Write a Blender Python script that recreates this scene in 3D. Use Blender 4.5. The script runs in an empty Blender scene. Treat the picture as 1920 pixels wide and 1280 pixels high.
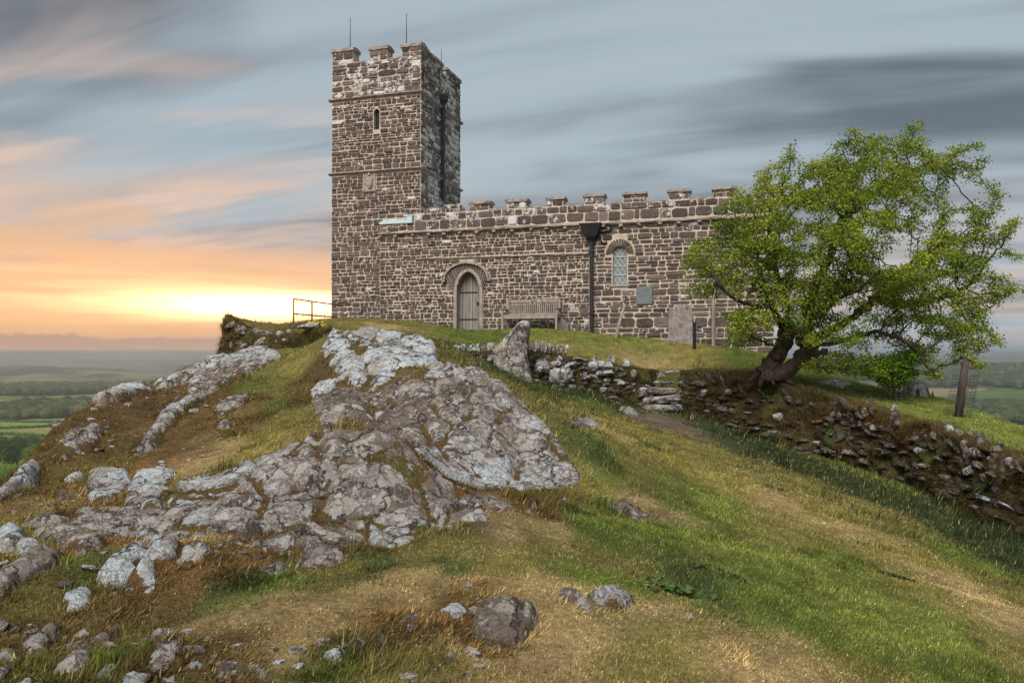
import bpy, bmesh, math, random
import numpy as np
from mathutils import Vector

rng = np.random.default_rng(7)
random.seed(7)
scene = bpy.context.scene
COL = scene.collection
R = math.radians

# ------------------------------------------------------------------ camera, sky, sun, exposure
EXPOSURE = 2.08
HAZE_DENSITY = 0.00022
GAIN = 2.0 ** EXPOSURE
FOCAL = 1450.0                      # focal length in photograph pixels (1920 wide)
PITCH = math.atan(20.0 / FOCAL)
cam_data = bpy.data.cameras.new("camera")
cam_data.sensor_width = 36.0
cam_data.lens = FOCAL / 1920.0 * 36.0
cam_data.clip_start = 0.05
cam_data.clip_end = 60000.0
cam = bpy.data.objects.new("camera", cam_data)
cam.location = (0, 0, 0)
cam.rotation_euler = (R(90) + PITCH, 0, 0)
COL.objects.link(cam)
scene.camera = cam

SUN_DIR = Vector((-0.22, -0.62, 0.75)).normalized()      # soft fill added on the camera side to light the church, opposite the sunset
SUN_ELEV = math.asin(SUN_DIR.z)
SUN_AZ = math.atan2(SUN_DIR.x, SUN_DIR.y)

world = bpy.data.worlds.new("World")
scene.world = world
world.use_nodes = True


class NB:
    """tiny node-expression builder"""
    def __init__(self, tree):
        self.t = tree
        self.x = 0

    def node(self, kind, **kw):
        n = self.t.nodes.new(kind)
        n.location = (self.x, 0)
        self.x += 30
        for k, v in kw.items():
            setattr(n, k, v)
        return n

    def put(self, sock, v):
        if isinstance(v, bpy.types.NodeSocket):
            self.t.links.new(v, sock)
        elif v is not None:
            try:
                sock.default_value = v
            except Exception:
                sock.default_value = (v[0], v[1], v[2], 1.0)

    def m(self, op, a, b=None, c=None, clamp=False):
        n = self.node("ShaderNodeMath", operation=op, use_clamp=clamp)
        self.put(n.inputs[0], a)
        if b is not None:
            self.put(n.inputs[1], b)
        if c is not None:
            self.put(n.inputs[2], c)
        return n.outputs[0]

    def add(self, a, b): return self.m("ADD", a, b)
    def sub(self, a, b): return self.m("SUBTRACT", a, b)
    def mul(self, a, b): return self.m("MULTIPLY", a, b)
    def div(self, a, b): return self.m("DIVIDE", a, b)

    def gauss(self, v, c, w):
        d = self.div(self.sub(v, c), w)
        return self.m("EXPONENT", self.mul(self.mul(d, d), -1.0))

    def ss(self, v, a, b):
        n = self.node("ShaderNodeMapRange", interpolation_type="SMOOTHSTEP")
        self.put(n.inputs[0], v)
        n.inputs[1].default_value, n.inputs[2].default_value = a, b
        n.inputs[3].default_value, n.inputs[4].default_value = 0.0, 1.0
        if a > b:
            n.inputs[1].default_value, n.inputs[2].default_value = b, a
            n.inputs[3].default_value, n.inputs[4].default_value = 1.0, 0.0
        return n.outputs[0]

    def mix(self, f, a, b, blend="MIX"):
        n = self.node("ShaderNodeMix", data_type="RGBA", blend_type=blend, clamp_factor=True)
        self.put(n.inputs["Factor"], f)
        for s, v in ((n.inputs[6], a), (n.inputs[7], b)):
            if isinstance(v, bpy.types.NodeSocket):
                self.t.links.new(v, s)
            else:
                s.default_value = (v[0], v[1], v[2], 1.0)
        return n.outputs[2]

    def xyz(self, x, y, z):
        n = self.node("ShaderNodeCombineXYZ")
        for i, v in enumerate((x, y, z)):
            self.put(n.inputs[i], v)
        return n.outputs[0]

    def sep(self, v):
        n = self.node("ShaderNodeSeparateXYZ")
        self.t.links.new(v, n.inputs[0])
        return n.outputs

    def noise(self, vec, scale, detail=4.0, rough=0.55, dist=0.0, out=0):
        n = self.node("ShaderNodeTexNoise")
        if vec is not None:
            self.t.links.new(vec, n.inputs["Vector"])
        n.inputs["Scale"].default_value = scale
        n.inputs["Detail"].default_value = detail
        n.inputs["Roughness"].default_value = rough
        n.inputs["Distortion"].default_value = dist
        return n.outputs[out]

    def vor(self, vec, scale, feature="F1", out="Distance", rand=1.0):
        n = self.node("ShaderNodeTexVoronoi", feature=feature)
        if vec is not None:
            self.t.links.new(vec, n.inputs["Vector"])
        n.inputs["Scale"].default_value = scale
        n.inputs["Randomness"].default_value = rand
        return n.outputs[out]

    def attr(self, name, out="Fac"):
        n = self.node("ShaderNodeAttribute", attribute_name=name)
        return n.outputs[out]

    def vmul(self, v, s):
        n = self.node("ShaderNodeVectorMath", operation="MULTIPLY")
        self.put(n.inputs[0], v)
        n.inputs[1].default_value = s
        return n.outputs[0]

    def vadd(self, v, s):
        n = self.node("ShaderNodeVectorMath", operation="ADD")
        self.put(n.inputs[0], v)
        self.put(n.inputs[1], s)
        return n.outputs[0]


def build_world():
    t = world.node_tree
    t.nodes.clear()
    b = NB(t)
    tc = b.node("ShaderNodeTexCoord")
    d = tc.outputs["Generated"]
    x, y, z = b.sep(d)
    az = b.m("ARCTAN2", x, y)
    el = b.m("ARCSINE", z)
    elp = b.m("MAXIMUM", el, 0.0)
    # cloud deck seen in perspective, long streaks
    den = b.add(b.m("MAXIMUM", z, 0.0), 0.16)
    px, py = b.div(x, den), b.div(y, den)
    # streak axis runs from upper left to right, stretched by a long exposure
    u = b.add(b.mul(px, 0.96), b.mul(py, -0.28))
    v = b.add(b.mul(px, 0.28), b.mul(py, 0.96))
    p1 = b.xyz(b.mul(u, 0.42), b.mul(v, 1.25), 3.7)
    p2 = b.xyz(b.mul(u, 1.1), b.mul(v, 3.4), 9.1)
    n1 = b.noise(p1, 1.15, 3.0, 0.50, 0.6)
    n2 = b.noise(p2, 1.0, 3.0, 0.50, 0.4)
    n3 = b.noise(b.xyz(b.mul(az, 2.4), b.mul(el, 30.0), 1.3), 1.6, 4.0, 0.55, 0.5)
    c = b.add(b.mul(n1, 0.75), b.mul(n2, 0.25))
    cover = b.ss(c, 0.38, 0.58)
    sunside = b.ss(az, 0.02, -0.42)             # 1 towards the hidden sunset on the left
    low = b.ss(elp, 0.36, 0.05)
    col = b.mix(cover, (0.405, 0.475, 0.515), (0.120, 0.138, 0.156))
    n6 = b.noise(b.xyz(b.mul(u, 0.55), b.mul(v, 3.2), 2.1), 1.3, 3.0, 0.50, 0.6)
    col = b.mix(b.mul(b.ss(n6, 0.42, 0.72), 0.34), col, (0.50, 0.56, 0.595))
    col = b.mix(b.mul(b.ss(n6, 0.54, 0.26), 0.34), col, (0.16, 0.18, 0.20))
    # paler, cleaner strip of sky above the eastern horizon
    pale = b.mul(b.ss(elp, 0.27, 0.10), b.sub(1.0, b.mul(cover, 0.55)))
    col = b.mix(b.mul(pale, 0.55), col, (0.50, 0.565, 0.60))
    pink = b.mul(b.ss(elp, 0.24, 0.03), b.ss(n3, 0.35, 0.6))
    col = b.mix(b.mul(pink, 0.75), col, (0.60, 0.45, 0.395))
    # dusk side clouds: warm greys then orange and yellow near the horizon
    warmhi = b.mul(sunside, b.ss(elp, 0.48, 0.16))
    col = b.mix(b.mul(warmhi, b.ss(n2, 0.42, 0.64)), col, (0.74, 0.56, 0.46))
    n4 = b.noise(b.xyz(b.mul(az, 1.6), b.mul(el, 9.0), 5.2), 1.9, 4.0, 0.5, 0.8)
    orange = b.mul(b.mul(b.ss(az, 0.0, -0.50), b.ss(elp, 0.25, 0.10)), b.ss(n4, 0.34, 0.55))
    col = b.mix(b.mul(orange, 0.85), col, (0.86, 0.50, 0.25))
    lowband = b.mul(b.ss(az, 0.25, -0.16), b.ss(elp, 0.155, 0.085))
    col = b.mix(b.mul(lowband, 0.92), col, (0.88, 0.46, 0.22))
    # glow above the hidden sun
    streak = b.add(0.35, b.mul(b.ss(n3, 0.30, 0.58), 0.65))
    wide = b.mul(b.gauss(el, 0.066, 0.036), b.gauss(az, -0.42, 0.36))
    core = b.mul(b.gauss(el, 0.057, 0.014), b.gauss(az, -0.29, 0.14))
    core = b.mul(core, streak)
    wide = b.mul(wide, streak)
    glow = b.node("ShaderNodeVectorMath", operation="SCALE")
    glow.inputs[0].default_value = (0.60, 0.33, 0.12)
    t.links.new(wide, glow.inputs["Scale"])
    glow2 = b.node("ShaderNodeVectorMath", operation="SCALE")
    glow2.inputs[0].default_value = (4.2, 2.8, 1.35)
    t.links.new(core, glow2.inputs["Scale"])
    col = b.mix(1.0, col, glow.outputs[0], "ADD")
    col = b.mix(1.0, col, glow2.outputs[0], "ADD")
    # horizon band and a bank of low cumulus
    band = b.mul(b.ss(elp, 0.036, 0.006), b.ss(az, 0.10, -0.20))
    col = b.mix(b.mul(band, 0.9), col, (0.74, 0.42, 0.28))
    bump = b.noise(b.xyz(b.mul(az, 26.0), b.mul(el, 18.0), 0.0), 1.0, 4.0, 0.6)
    top = b.add(0.003, b.mul(bump, 0.031))
    bank = b.mul(b.ss(b.sub(top, el), -0.0012, 0.0022), b.ss(az, 0.05, -0.2))
    bank = b.mul(bank, b.ss(el, 0.002, 0.012))
    col = b.mix(b.mul(bank, 0.62), col, (0.44, 0.29, 0.245))
    dull = b.mul(b.ss(elp, 0.05, 0.0), b.ss(az, 0.10, 0.5))
    col = b.mix(b.mul(dull, 0.8), col, (0.31, 0.36, 0.42))
    # the clear sky that shows faintly through the deck
    sky = b.node("ShaderNodeTexSky", sky_type="NISHITA")
    sky.sun_disc = False
    sky.sun_elevation = SUN_ELEV
    sky.sun_rotation = SUN_AZ
    bg1 = b.node("ShaderNodeBackground")
    t.links.new(sky.outputs[0], bg1.inputs[0])
    bg1.inputs[1].default_value = 0.05
    bg2 = b.node("ShaderNodeBackground")
    t.links.new(col, bg2.inputs[0])
    bg2.inputs[1].default_value = 1.0 / GAIN
    mx = b.node("ShaderNodeMixShader")
    mx.inputs[0].default_value = 0.94
    t.links.new(bg1.outputs[0], mx.inputs[1])
    t.links.new(bg2.outputs[0], mx.inputs[2])
    out = b.node("ShaderNodeOutputWorld")
    t.links.new(mx.outputs[0], out.inputs[0])


build_world()
sun_data = bpy.data.lights.new("sun", "SUN")
sun_data.energy = 1.5
sun_data.angle = R(45)
sun_data.color = (1.0, 0.95, 0.88)
sun = bpy.data.objects.new("sun", sun_data)
sun.rotation_euler = SUN_DIR.to_track_quat("Z", "Y").to_euler()
sun.location = (-30, -20, 40)
COL.objects.link(sun)

vs = scene.view_settings
vs.view_transform = "Standard"
vs.look = "None"
vs.gamma = 1.0
vs.exposure = EXPOSURE
vs.use_curve_mapping = False
scene.cycles.use_denoising = True
scene.cycles.max_bounces = 6
scene.cycles.diffuse_bounces = 3
scene.cycles.glossy_bounces = 2
scene.cycles.transmission_bounces = 4
scene.cycles.transparent_max_bounces = 8
scene.cycles.volume_bounces = 2
scene.cycles.sample_clamp_indirect = 6.0


# ------------------------------------------------------------------ helpers
def pix(px, py, Y):
    """photograph pixel at depth Y -> point of the place"""
    xc, yc = (px - 960.0) / FOCAL, (640.0 - py) / FOCAL
    yd = math.cos(PITCH) - yc * math.sin(PITCH)
    zd = math.sin(PITCH) + yc * math.cos(PITCH)
    k = Y / yd
    return np.array([xc * k, Y, zd * k])


def _h(ix, iy, iz, seed):
    h = (ix.astype(np.int64) * 374761393 + iy.astype(np.int64) * 668265263 + iz.astype(np.int64) * 1442695041 + seed * 974711) & 0xFFFFFFFF
    h = ((h ^ (h >> 13)) * 1274126177) & 0xFFFFFFFF
    h = ((h ^ (h >> 16)) * 2246822519) & 0xFFFFFFFF
    return (h ^ (h >> 15)) & 0xFFFFFFFF


def vnoise(x, y, z=None, seed=0):
    """smooth value noise in -1..1"""
    x = np.asarray(x, float); y = np.asarray(y, float)
    three = z is not None
    z = np.asarray(z, float) if three else np.zeros_like(x)
    x0, y0, z0 = np.floor(x), np.floor(y), np.floor(z)
    fx, fy, fz = x - x0, y - y0, z - z0
    sx, sy, sz = (f * f * f * (f * (f * 6 - 15) + 10) for f in (fx, fy, fz))

    def g(i, j, k):
        return _h(x0 + i, y0 + j, z0 + k, seed) / 2147483647.5 - 1.0

    def pl(k):
        a = g(0, 0, k) * (1 - sx) + g(1, 0, k) * sx
        b = g(0, 1, k) * (1 - sx) + g(1, 1, k) * sx
        return a * (1 - sy) + b * sy
    r = pl(0)
    if three:
        r = r * (1 - sz) + pl(1) * sz
    return r


def fbm(x, y, z=None, oct=4, rough=0.5, seed=0):
    s, a, n = 0.0, 1.0, 0.0
    f = 1.0
    for o in range(oct):
        s = s + a * vnoise(x * f + 17.3 * o, y * f - 9.1 * o, None if z is None else z * f + 3.3 * o, seed + o)
        n += a
        a *= rough
        f *= 2.03
    return s / n


def voro(x, y, seed=0):
    """F1, F2, id of 2-d cells"""
    x = np.asarray(x, float); y = np.asarray(y, float)
    x0, y0 = np.floor(x), np.floor(y)
    f1 = np.full(x.shape, 9.0); f2 = np.full(x.shape, 9.0); cid = np.zeros(x.shape)
    zz = np.zeros_like(x0)
    for i in (-1, 0, 1):
        for j in (-1, 0, 1):
            hx = _h(x0 + i, y0 + j, zz, seed) / 4294967295.0
            hy = _h(x0 + i, y0 + j, zz + 7, seed) / 4294967295.0
            d = np.hypot(x0 + i + hx - x, y0 + j + hy - y)
            nearer = d < f1
            f2 = np.where(nearer, f1, np.minimum(f2, d))
            cid = np.where(nearer, hx * 0.5 + hy * 0.5, cid)
            f1 = np.where(nearer, d, f1)
    return f1, f2, cid


def sstep(v, a, b):
    t = np.clip((v - a) / (b - a), 0, 1)
    return t * t * (3 - 2 * t)


def inside(poly, x, y):
    poly = np.asarray(poly)
    c = np.zeros(np.shape(x), bool)
    n = len(poly)
    for i in range(n):
        x1, y1 = poly[i]; x2, y2 = poly[(i + 1) % n]
        if y1 == y2:
            continue
        k = ((y1 > y) != (y2 > y)) & (x < (x2 - x1) * (y - y1) / (y2 - y1) + x1)
        c ^= k
    return c


def dist_line(pts, x, y, closed=False):
    pts = np.asarray(pts)
    d = np.full(np.shape(x), 1e9)
    n = len(pts)
    for i in range(n if closed else n - 1):
        ax, ay = pts[i]; bx, by = pts[(i + 1) % n]
        vx, vy = bx - ax, by - ay
        L = max(vx * vx + vy * vy, 1e-9)
        t = np.clip(((x - ax) * vx + (y - ay) * vy) / L, 0, 1)
        d = np.minimum(d, np.hypot(x - ax - t * vx, y - ay - t * vy))
    return d


def sdf(poly, x, y):
    """signed distance, positive inside"""
    d = dist_line(poly, x, y, True)
    return np.where(inside(poly, x, y), d, -d)


def mesh_np(name, V, F, mat=None, attrs=None, cols=None, smooth=False, parent=None):
    """V (n,3); F list of face arrays (each (m,3) or (m,4)); attrs {name: per-vertex float}; cols {name: per-vertex rgb}"""
    V = np.ascontiguousarray(V, np.float32)
    if not isinstance(F, (list, tuple)):
        F = [F]
    F = [np.asarray(f, np.int32) for f in F if len(f)]
    me = bpy.data.meshes.new(name)
    nl = sum(f.size for f in F)
    nf = sum(len(f) for f in F)
    me.vertices.add(len(V)); me.loops.add(nl); me.polygons.add(nf)
    me.vertices.foreach_set("co", V.ravel())
    me.loops.foreach_set("vertex_index", np.concatenate([f.ravel() for f in F]))
    starts, totals, o = [], [], 0
    for f in F:
        k = f.shape[1]
        starts.append(o + np.arange(len(f)) * k)
        totals.append(np.full(len(f), k))
        o += f.size
    me.polygons.foreach_set("loop_start", np.concatenate(starts).astype(np.int32))
    if smooth:
        me.polygons.foreach_set("use_smooth", np.ones(nf, bool))
    else:
        me.polygons.foreach_set("use_smooth", np.zeros(nf, bool))
    for k, a in (attrs or {}).items():
        at = me.attributes.new(k, "FLOAT", "POINT")
        at.data.foreach_set("value", np.ascontiguousarray(a, np.float32))
    for k, c in (cols or {}).items():
        at = me.attributes.new(k, "FLOAT_COLOR", "POINT")
        c4 = np.ones((len(V), 4), np.float32)
        c4[:, :3] = c
        at.data.foreach_set("color", c4.ravel())
    me.update(calc_edges=True)
    me.validate()
    if mat is not None:
        me.materials.append(mat)
    o = bpy.data.objects.new(name, me)
    COL.objects.link(o)
    if parent is not None:
        o.parent = parent
    return o


def tag(o, label=None, cat=None, group=None, kind=None):
    if label: o["label"] = label
    if cat: o["category"] = cat
    if group: o["group"] = group
    if kind: o["kind"] = kind
    return o


def empty(name, loc, rz=0.0):
    o = bpy.data.objects.new(name, None)
    o.location = loc
    o.rotation_euler = (0, 0, rz)
    o.empty_display_size = 0.3
    COL.objects.link(o)
    return o


class MB:
    """collects pieces of geometry into one mesh"""
    def __init__(self):
        self.v, self.q, self.t, self.n = [], [], [], 0
        self.a = {}

    def raw(self, V, Q=None, T=None, **attrs):
        V = np.asarray(V, float)
        self.v.append(V)
        if Q is not None and len(Q): self.q.append(np.asarray(Q) + self.n)
        if T is not None and len(T): self.t.append(np.asarray(T) + self.n)
        for k, val in attrs.items():
            self.a.setdefault(k, []).append(np.broadcast_to(np.asarray(val, float), (len(V),)) if np.ndim(val) < 2 else val)
        self.n += len(V)

    def box(self, lo, hi, rot=None, piv=None, **attrs):
        x0, y0, z0 = lo; x1, y1, z1 = hi
        V = np.array([[x0, y0, z0], [x1, y0, z0], [x1, y1, z0], [x0, y1, z0], [x0, y0, z1], [x1, y0, z1], [x1, y1, z1], [x0, y1, z1]], float)
        if rot is not None:
            c = np.array(piv if piv is not None else [(x0 + x1) / 2, (y0 + y1) / 2, (z0 + z1) / 2])
            V = (V - c) @ np.asarray(rot).T + c
        self.raw(V, [[0, 3, 2, 1], [4, 5, 6, 7], [0, 1, 5, 4], [1, 2, 6, 5], [2, 3, 7, 6], [3, 0, 4, 7]], **attrs)

    def tube(self, pts, radii, sides=6, caps=True, **attrs):
        pts = np.asarray(pts, float)
        n = len(pts)
        radii = np.broadcast_to(np.asarray(radii, float), (n,))
        tg = np.gradient(pts, axis=0)
        tg /= np.linalg.norm(tg, axis=1)[:, None] + 1e-9
        ref = np.array([0.0, 0.0, 1.0]) if abs(tg[0][2]) < 0.9 else np.array([1.0, 0, 0])
        a = np.cross(tg[0], ref); a /= np.linalg.norm(a)
        V = []
        ang = np.arange(sides) * 2 * math.pi / sides
        for i in range(n):
            a = a - tg[i] * np.dot(a, tg[i]); a /= np.linalg.norm(a) + 1e-9
            bb = np.cross(tg[i], a)
            V.append(pts[i] + radii[i] * (np.cos(ang)[:, None] * a + np.sin(ang)[:, None] * bb))
        V = np.concatenate(V)
        i = np.arange(n - 1)[:, None] * sides
        j = np.arange(sides)[None, :]
        k = (np.arange(sides) + 1)[None, :] % sides
        Q = np.stack([i + j, i + k, i + sides + k, i + sides + j], -1).reshape(-1, 4)
        T = []
        if caps:
            V = np.concatenate([V, pts[:1], pts[-1:]])
            c0, c1 = n * sides, n * sides + 1
            for s in range(sides):
                T.append([c0, (s + 1) % sides, s])
                T.append([c1, (n - 1) * sides + s, (n - 1) * sides + (s + 1) % sides])
        self.raw(V, Q, T, **attrs)

    def build(self, name, mat=None, parent=None, smooth=False):
        V = np.concatenate(self.v)
        F = []
        if self.q: F.append(np.concatenate(self.q))
        if self.t: F.append(np.concatenate(self.t))
        at = {k: np.concatenate(x) for k, x in self.a.items() if x[0].ndim == 1}
        co = {k: np.concatenate(x) for k, x in self.a.items() if x[0].ndim == 2}
        return mesh_np(name, V, F, mat, at, co, smooth, parent)


def rotmat(ax, ay, az):
    cx, sx, cy, sy, cz, sz = math.cos(ax), math.sin(ax), math.cos(ay), math.sin(ay), math.cos(az), math.sin(az)
    return np.array([[cz, -sz, 0], [sz, cz, 0], [0, 0, 1]]) @ np.array([[cy, 0, sy], [0, 1, 0], [-sy, 0, cy]]) @ np.array([[1, 0, 0], [0, cx, -sx], [0, sx, cx]])


def _ico(sub):
    bm = bmesh.new()
    bmesh.ops.create_icosphere(bm, subdivisions=sub, radius=1.0)
    V = np.array([v.co[:] for v in bm.verts]); T = np.array([[v.index for v in f.verts] for f in bm.faces])
    bm.free()
    return V, T


ICO = {s: _ico(s) for s in (1, 2, 3, 4)}


def rock_shape(size, sub=2, box=4.0, rough=0.16, seed=0, freq=1.6):
    """an angular stone: superellipsoid with noise and knocked-off corners"""
    V, T = ICO[sub]
    p = V / (np.abs(V) ** box).sum(1)[:, None] ** (1.0 / box)
    o = seed * 3.71
    nz = fbm(p[:, 0] * freq + o, p[:, 1] * freq - o, p[:, 2] * freq + o * .5, 3, 0.55, seed)
    p = p * (1 + rough * nz)[:, None]
    rr = np.random.default_rng(seed + 11)
    for _ in range(5):
        nn = rr.normal(size=3); nn /= np.linalg.norm(nn)
        dlim = rr.uniform(0.72, 0.98)
        ex = np.maximum(p @ nn - dlim, 0)
        p = p - ex[:, None] * nn * 0.85
    return p * np.asarray(size), T


# ------------------------------------------------------------------ materials
def new_mat(name):
    m = bpy.data.materials.new(name)
    m.use_nodes = True
    t = m.node_tree
    t.nodes.clear()
    b = NB(t)
    bs = b.node("ShaderNodeBsdfPrincipled")
    out = b.node("ShaderNodeOutputMaterial")
    t.links.new(bs.outputs[0], out.inputs[0])
    bs.inputs["Specular IOR Level"].default_value = 0.25
    return m, b, bs, out


def bump(b, bs, h, strength=0.6, dist=0.02):
    n = b.node("ShaderNodeBump")
    n.inputs["Strength"].default_value = strength
    n.inputs["Distance"].default_value = dist
    b.put(n.inputs["Height"], h)
    b.t.links.new(n.outputs[0], bs.inputs["Normal"])


def mat_rock(name="lichened_rock", shade=1.0):
    m, b, bs, out = new_mat(name)
    P = b.node("ShaderNodeNewGeometry")
    pos = P.outputs["Position"]
    nz = b.sep(P.outputs["Normal"])[2]
    up = b.ss(nz, 0.0, 0.9)
    n1 = b.noise(pos, 1.7, 6, 0.6, 0.3)
    n2 = b.noise(pos, 9.0, 8, 0.72, 0.6)
    n3 = b.noise(b.vadd(pos, (4.2, 1.1, 7.7)), 4.2, 9, 0.70, 0.9)
    n4 = b.noise(pos, 46.0, 5, 0.75)
    lich = b.attr("lich")
    moss = b.attr("moss")
    wv = b.noise(pos, 9.0, 5, 0.65, 0.0, 1)
    wpos = b.vadd(pos, b.vmul(b.vadd(wv, (-0.5, -0.5, -0.5)), (0.22, 0.22, 0.22)))
    base = b.mix(b.ss(n1, 0.30, 0.70), (0.105, 0.078, 0.060), (0.25, 0.20, 0.165))
    base = b.mix(b.mul(b.ss(n2, 0.50, 0.66), 0.85), base, (0.050, 0.040, 0.035))
    # mosaic of crusty lichens: each patch its own tone, dark gaps between them
    cellc = b.sep(b.vor(wpos, 7.0, "F1", "Color"))
    gap = b.vor(wpos, 7.0, "DISTANCE_TO_EDGE")
    cellf = b.sep(b.vor(wpos, 19.0, "F1", "Color"))
    gapf = b.vor(wpos, 19.0, "DISTANCE_TO_EDGE")
    amt = b.add(b.add(b.mul(n3, 1.0), b.mul(cellc[0], 0.22)), b.add(b.mul(lich, 0.36), b.mul(up, 0.10)))
    k1 = b.ss(amt, 0.74, 0.82)
    tone = b.mix(cellc[1], (0.235, 0.20, 0.175), (0.56, 0.535, 0.50))
    tone = b.mix(b.mul(cellf[0], 0.55), tone, (0.36, 0.34, 0.32))
    colr = b.mix(b.mul(k1, 0.92), base, tone)
    k1b = b.mul(b.ss(b.add(b.add(n2, b.mul(cellf[1], 0.30)), b.mul(lich, 0.22)), 0.78, 0.84), 0.85)
    colr = b.mix(k1b, colr, (0.46, 0.44, 0.415))
    # bluish white lichen on the tops
    n5 = b.noise(b.vadd(wpos, (9.1, 3.3, 2.2)), 2.3, 9, 0.68, 0.8)
    l2 = b.add(b.add(b.mul(n5, 1.0), b.mul(n2, 0.42)), b.add(b.mul(lich, 0.40), b.mul(up, 0.06)))
    k2 = b.ss(b.add(l2, b.mul(cellf[2], 0.08)), 1.02, 1.07)
    white = b.mix(b.ss(n4, 0.35, 0.65), (0.36, 0.405, 0.43), (0.66, 0.72, 0.75))
    colr = b.mix(b.mul(k2, 0.93), colr, white)
    v2 = b.vor(pos, 12.0, "F1")
    pick = b.ss(b.noise(pos, 4.0, 2), 0.52, 0.58)
    k3 = b.mul(b.ss(v2, 0.25, 0.21), pick)
    colr = b.mix(b.mul(k3, 0.7), colr, (0.50, 0.51, 0.50))
    # gaps, pits and hair cracks
    g1 = b.mul(b.ss(gap, 0.055, 0.012), b.ss(n3, 0.34, 0.52))
    g2 = b.mul(b.ss(gapf, 0.09, 0.02), b.ss(n2, 0.42, 0.56))
    colr = b.mix(b.mul(g1, 0.50), colr, (0.060, 0.047, 0.040))
    colr = b.mix(b.mul(g2, 0.30), colr, (0.075, 0.060, 0.052))
    wv2 = b.noise(pos, 2.4, 6, 0.65, 0.0, 1)
    bpos = b.vmul(b.vadd(pos, b.vmul(b.vadd(wv2, (-0.5, -0.5, -0.5)), (0.7, 0.7, 0.7))), (1.0, 1.35, 1.0))
    g0 = b.mul(b.ss(b.vor(bpos, 1.9, "DISTANCE_TO_EDGE"), 0.040, 0.006), b.ss(n1, 0.38, 0.5))
    colr = b.mix(b.mul(g0, 0.92), colr, (0.040, 0.030, 0.025))
    k4 = b.ss(n4, 0.575, 0.65)
    colr = b.mix(b.mul(k4, 0.55), colr, (0.062, 0.050, 0.045))
    # moss and dead grass in the joints
    mm = b.add(moss, b.mul(b.sub(b.noise(pos, 8.5, 8, 0.72), 0.5), 1.5))
    km = b.ss(mm, 0.50, 0.60)
    mosscol = b.mix(b.noise(pos, 34.0, 5, 0.75), (0.040, 0.022, 0.009), (0.23, 0.130, 0.042))
    mosscol = b.mix(b.ss(n1, 0.5, 0.65), mosscol, (0.10, 0.095, 0.026))
    colr = b.mix(km, colr, mosscol)
    if shade != 1.0:
        colr = b.mix(1.0, colr, (shade, shade * 0.95, shade * 0.88), "MULTIPLY")
    b.t.links.new(colr, bs.inputs["Base Color"])
    bs.inputs["Roughness"].default_value = 0.92
    hh = b.add(b.add(b.mul(n2, 0.9), b.mul(n4, 0.45)), b.add(b.mul(k1, 0.12), b.mul(km, 0.30)))
    hh = b.sub(hh, b.add(b.mul(g0, 0.6), b.add(b.mul(g1, 0.16), b.mul(g2, 0.05))))
    bump(b, bs, hh, 1.0, 0.10)
    return m


def mat_ground():
    m, b, bs, out = new_mat("turf_and_soil")
    P = b.node("ShaderNodeNewGeometry")
    pos = P.outputs["Position"]
    c = b.attr("col", "Color")
    n = b.noise(pos, 22.0, 6, 0.7)
    n2 = b.noise(pos, 90.0, 3, 0.7)
    c = b.mix(b.ss(n, 0.35, 0.7), b.mix(1.0, c, (0.55, 0.52, 0.48), "MULTIPLY"), c)
    c = b.mix(b.ss(n2, 0.55, 0.75), c, b.mix(1.0, c, (1.5, 1.4, 1.3), "MULTIPLY"))
    b.t.links.new(c, bs.inputs["Base Color"])
    bs.inputs["Roughness"].default_value = 1.0
    bs.inputs["Specular IOR Level"].default_value = 0.05
    bump(b, bs, b.add(n, b.mul(n2, 0.5)), 0.9, 0.03)
    return m


def mat_blades(name="grass_blades", trans=0.35):
    m, b, bs, out = new_mat(name)
    c = b.attr("col", "Color")
    b.t.links.new(c, bs.inputs["Base Color"])
    bs.inputs["Roughness"].default_value = 0.75
    bs.inputs["Specular IOR Level"].default_value = 0.15
    tr = b.node("ShaderNodeBsdfTranslucent")
    b.t.links.new(c, tr.inputs[0])
    mx = b.node("ShaderNodeMixShader")
    mx.inputs[0].default_value = trans
    b.t.links.new(bs.outputs[0], mx.inputs[1])
    b.t.links.new(tr.outputs[0], mx.inputs[2])
    b.t.links.new(mx.outputs[0], out.inputs[0])
    return m


def mat_masonry():
    """dark slatey rubble with pale lichen"""
    m, b, bs, out = new_mat("rubble_stone")
    P = b.node("ShaderNodeNewGeometry")
    pos = P.outputs["Position"]
    tone = b.attr("tone")
    lich = b.attr("lich")
    n1 = b.noise(pos, 6.0, 6, 0.62)
    n2 = b.noise(pos, 22.0, 5, 0.68)
    base = b.mix(tone, (0.034, 0.028, 0.027), (0.118, 0.096, 0.088))
    base = b.mix(b.ss(n2, 0.40, 0.72), base, b.mix(1.0, base, (1.9, 1.8, 1.75), "MULTIPLY"))
    base = b.mix(b.ss(n1, 0.55, 0.75), base, (0.15, 0.11, 0.075))
    n3 = b.noise(b.vadd(pos, (2.0, 5.0, 1.0)), 4.6, 7, 0.66, 0.4)
    k = b.ss(b.add(b.add(n3, b.mul(n2, 0.45)), b.mul(lich, 0.46)), 0.93, 1.02)
    pale = b.mix(n2, (0.30, 0.30, 0.29), (0.62, 0.63, 0.61))
    col = b.mix(b.mul(k, 0.9), base, pale)
    n4 = b.noise(pos, 60.0, 3, 0.7)
    col = b.mix(b.mul(b.ss(n4, 0.58, 0.7), 0.6), col, (0.035, 0.028, 0.027))
    b.t.links.new(col, bs.inputs["Base Color"])
    bs.inputs["Roughness"].default_value = 0.88
    bump(b, bs, b.add(b.mul(n2, 1.0), b.mul(n4, 0.4)), 0.9, 0.025)
    return m


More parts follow.
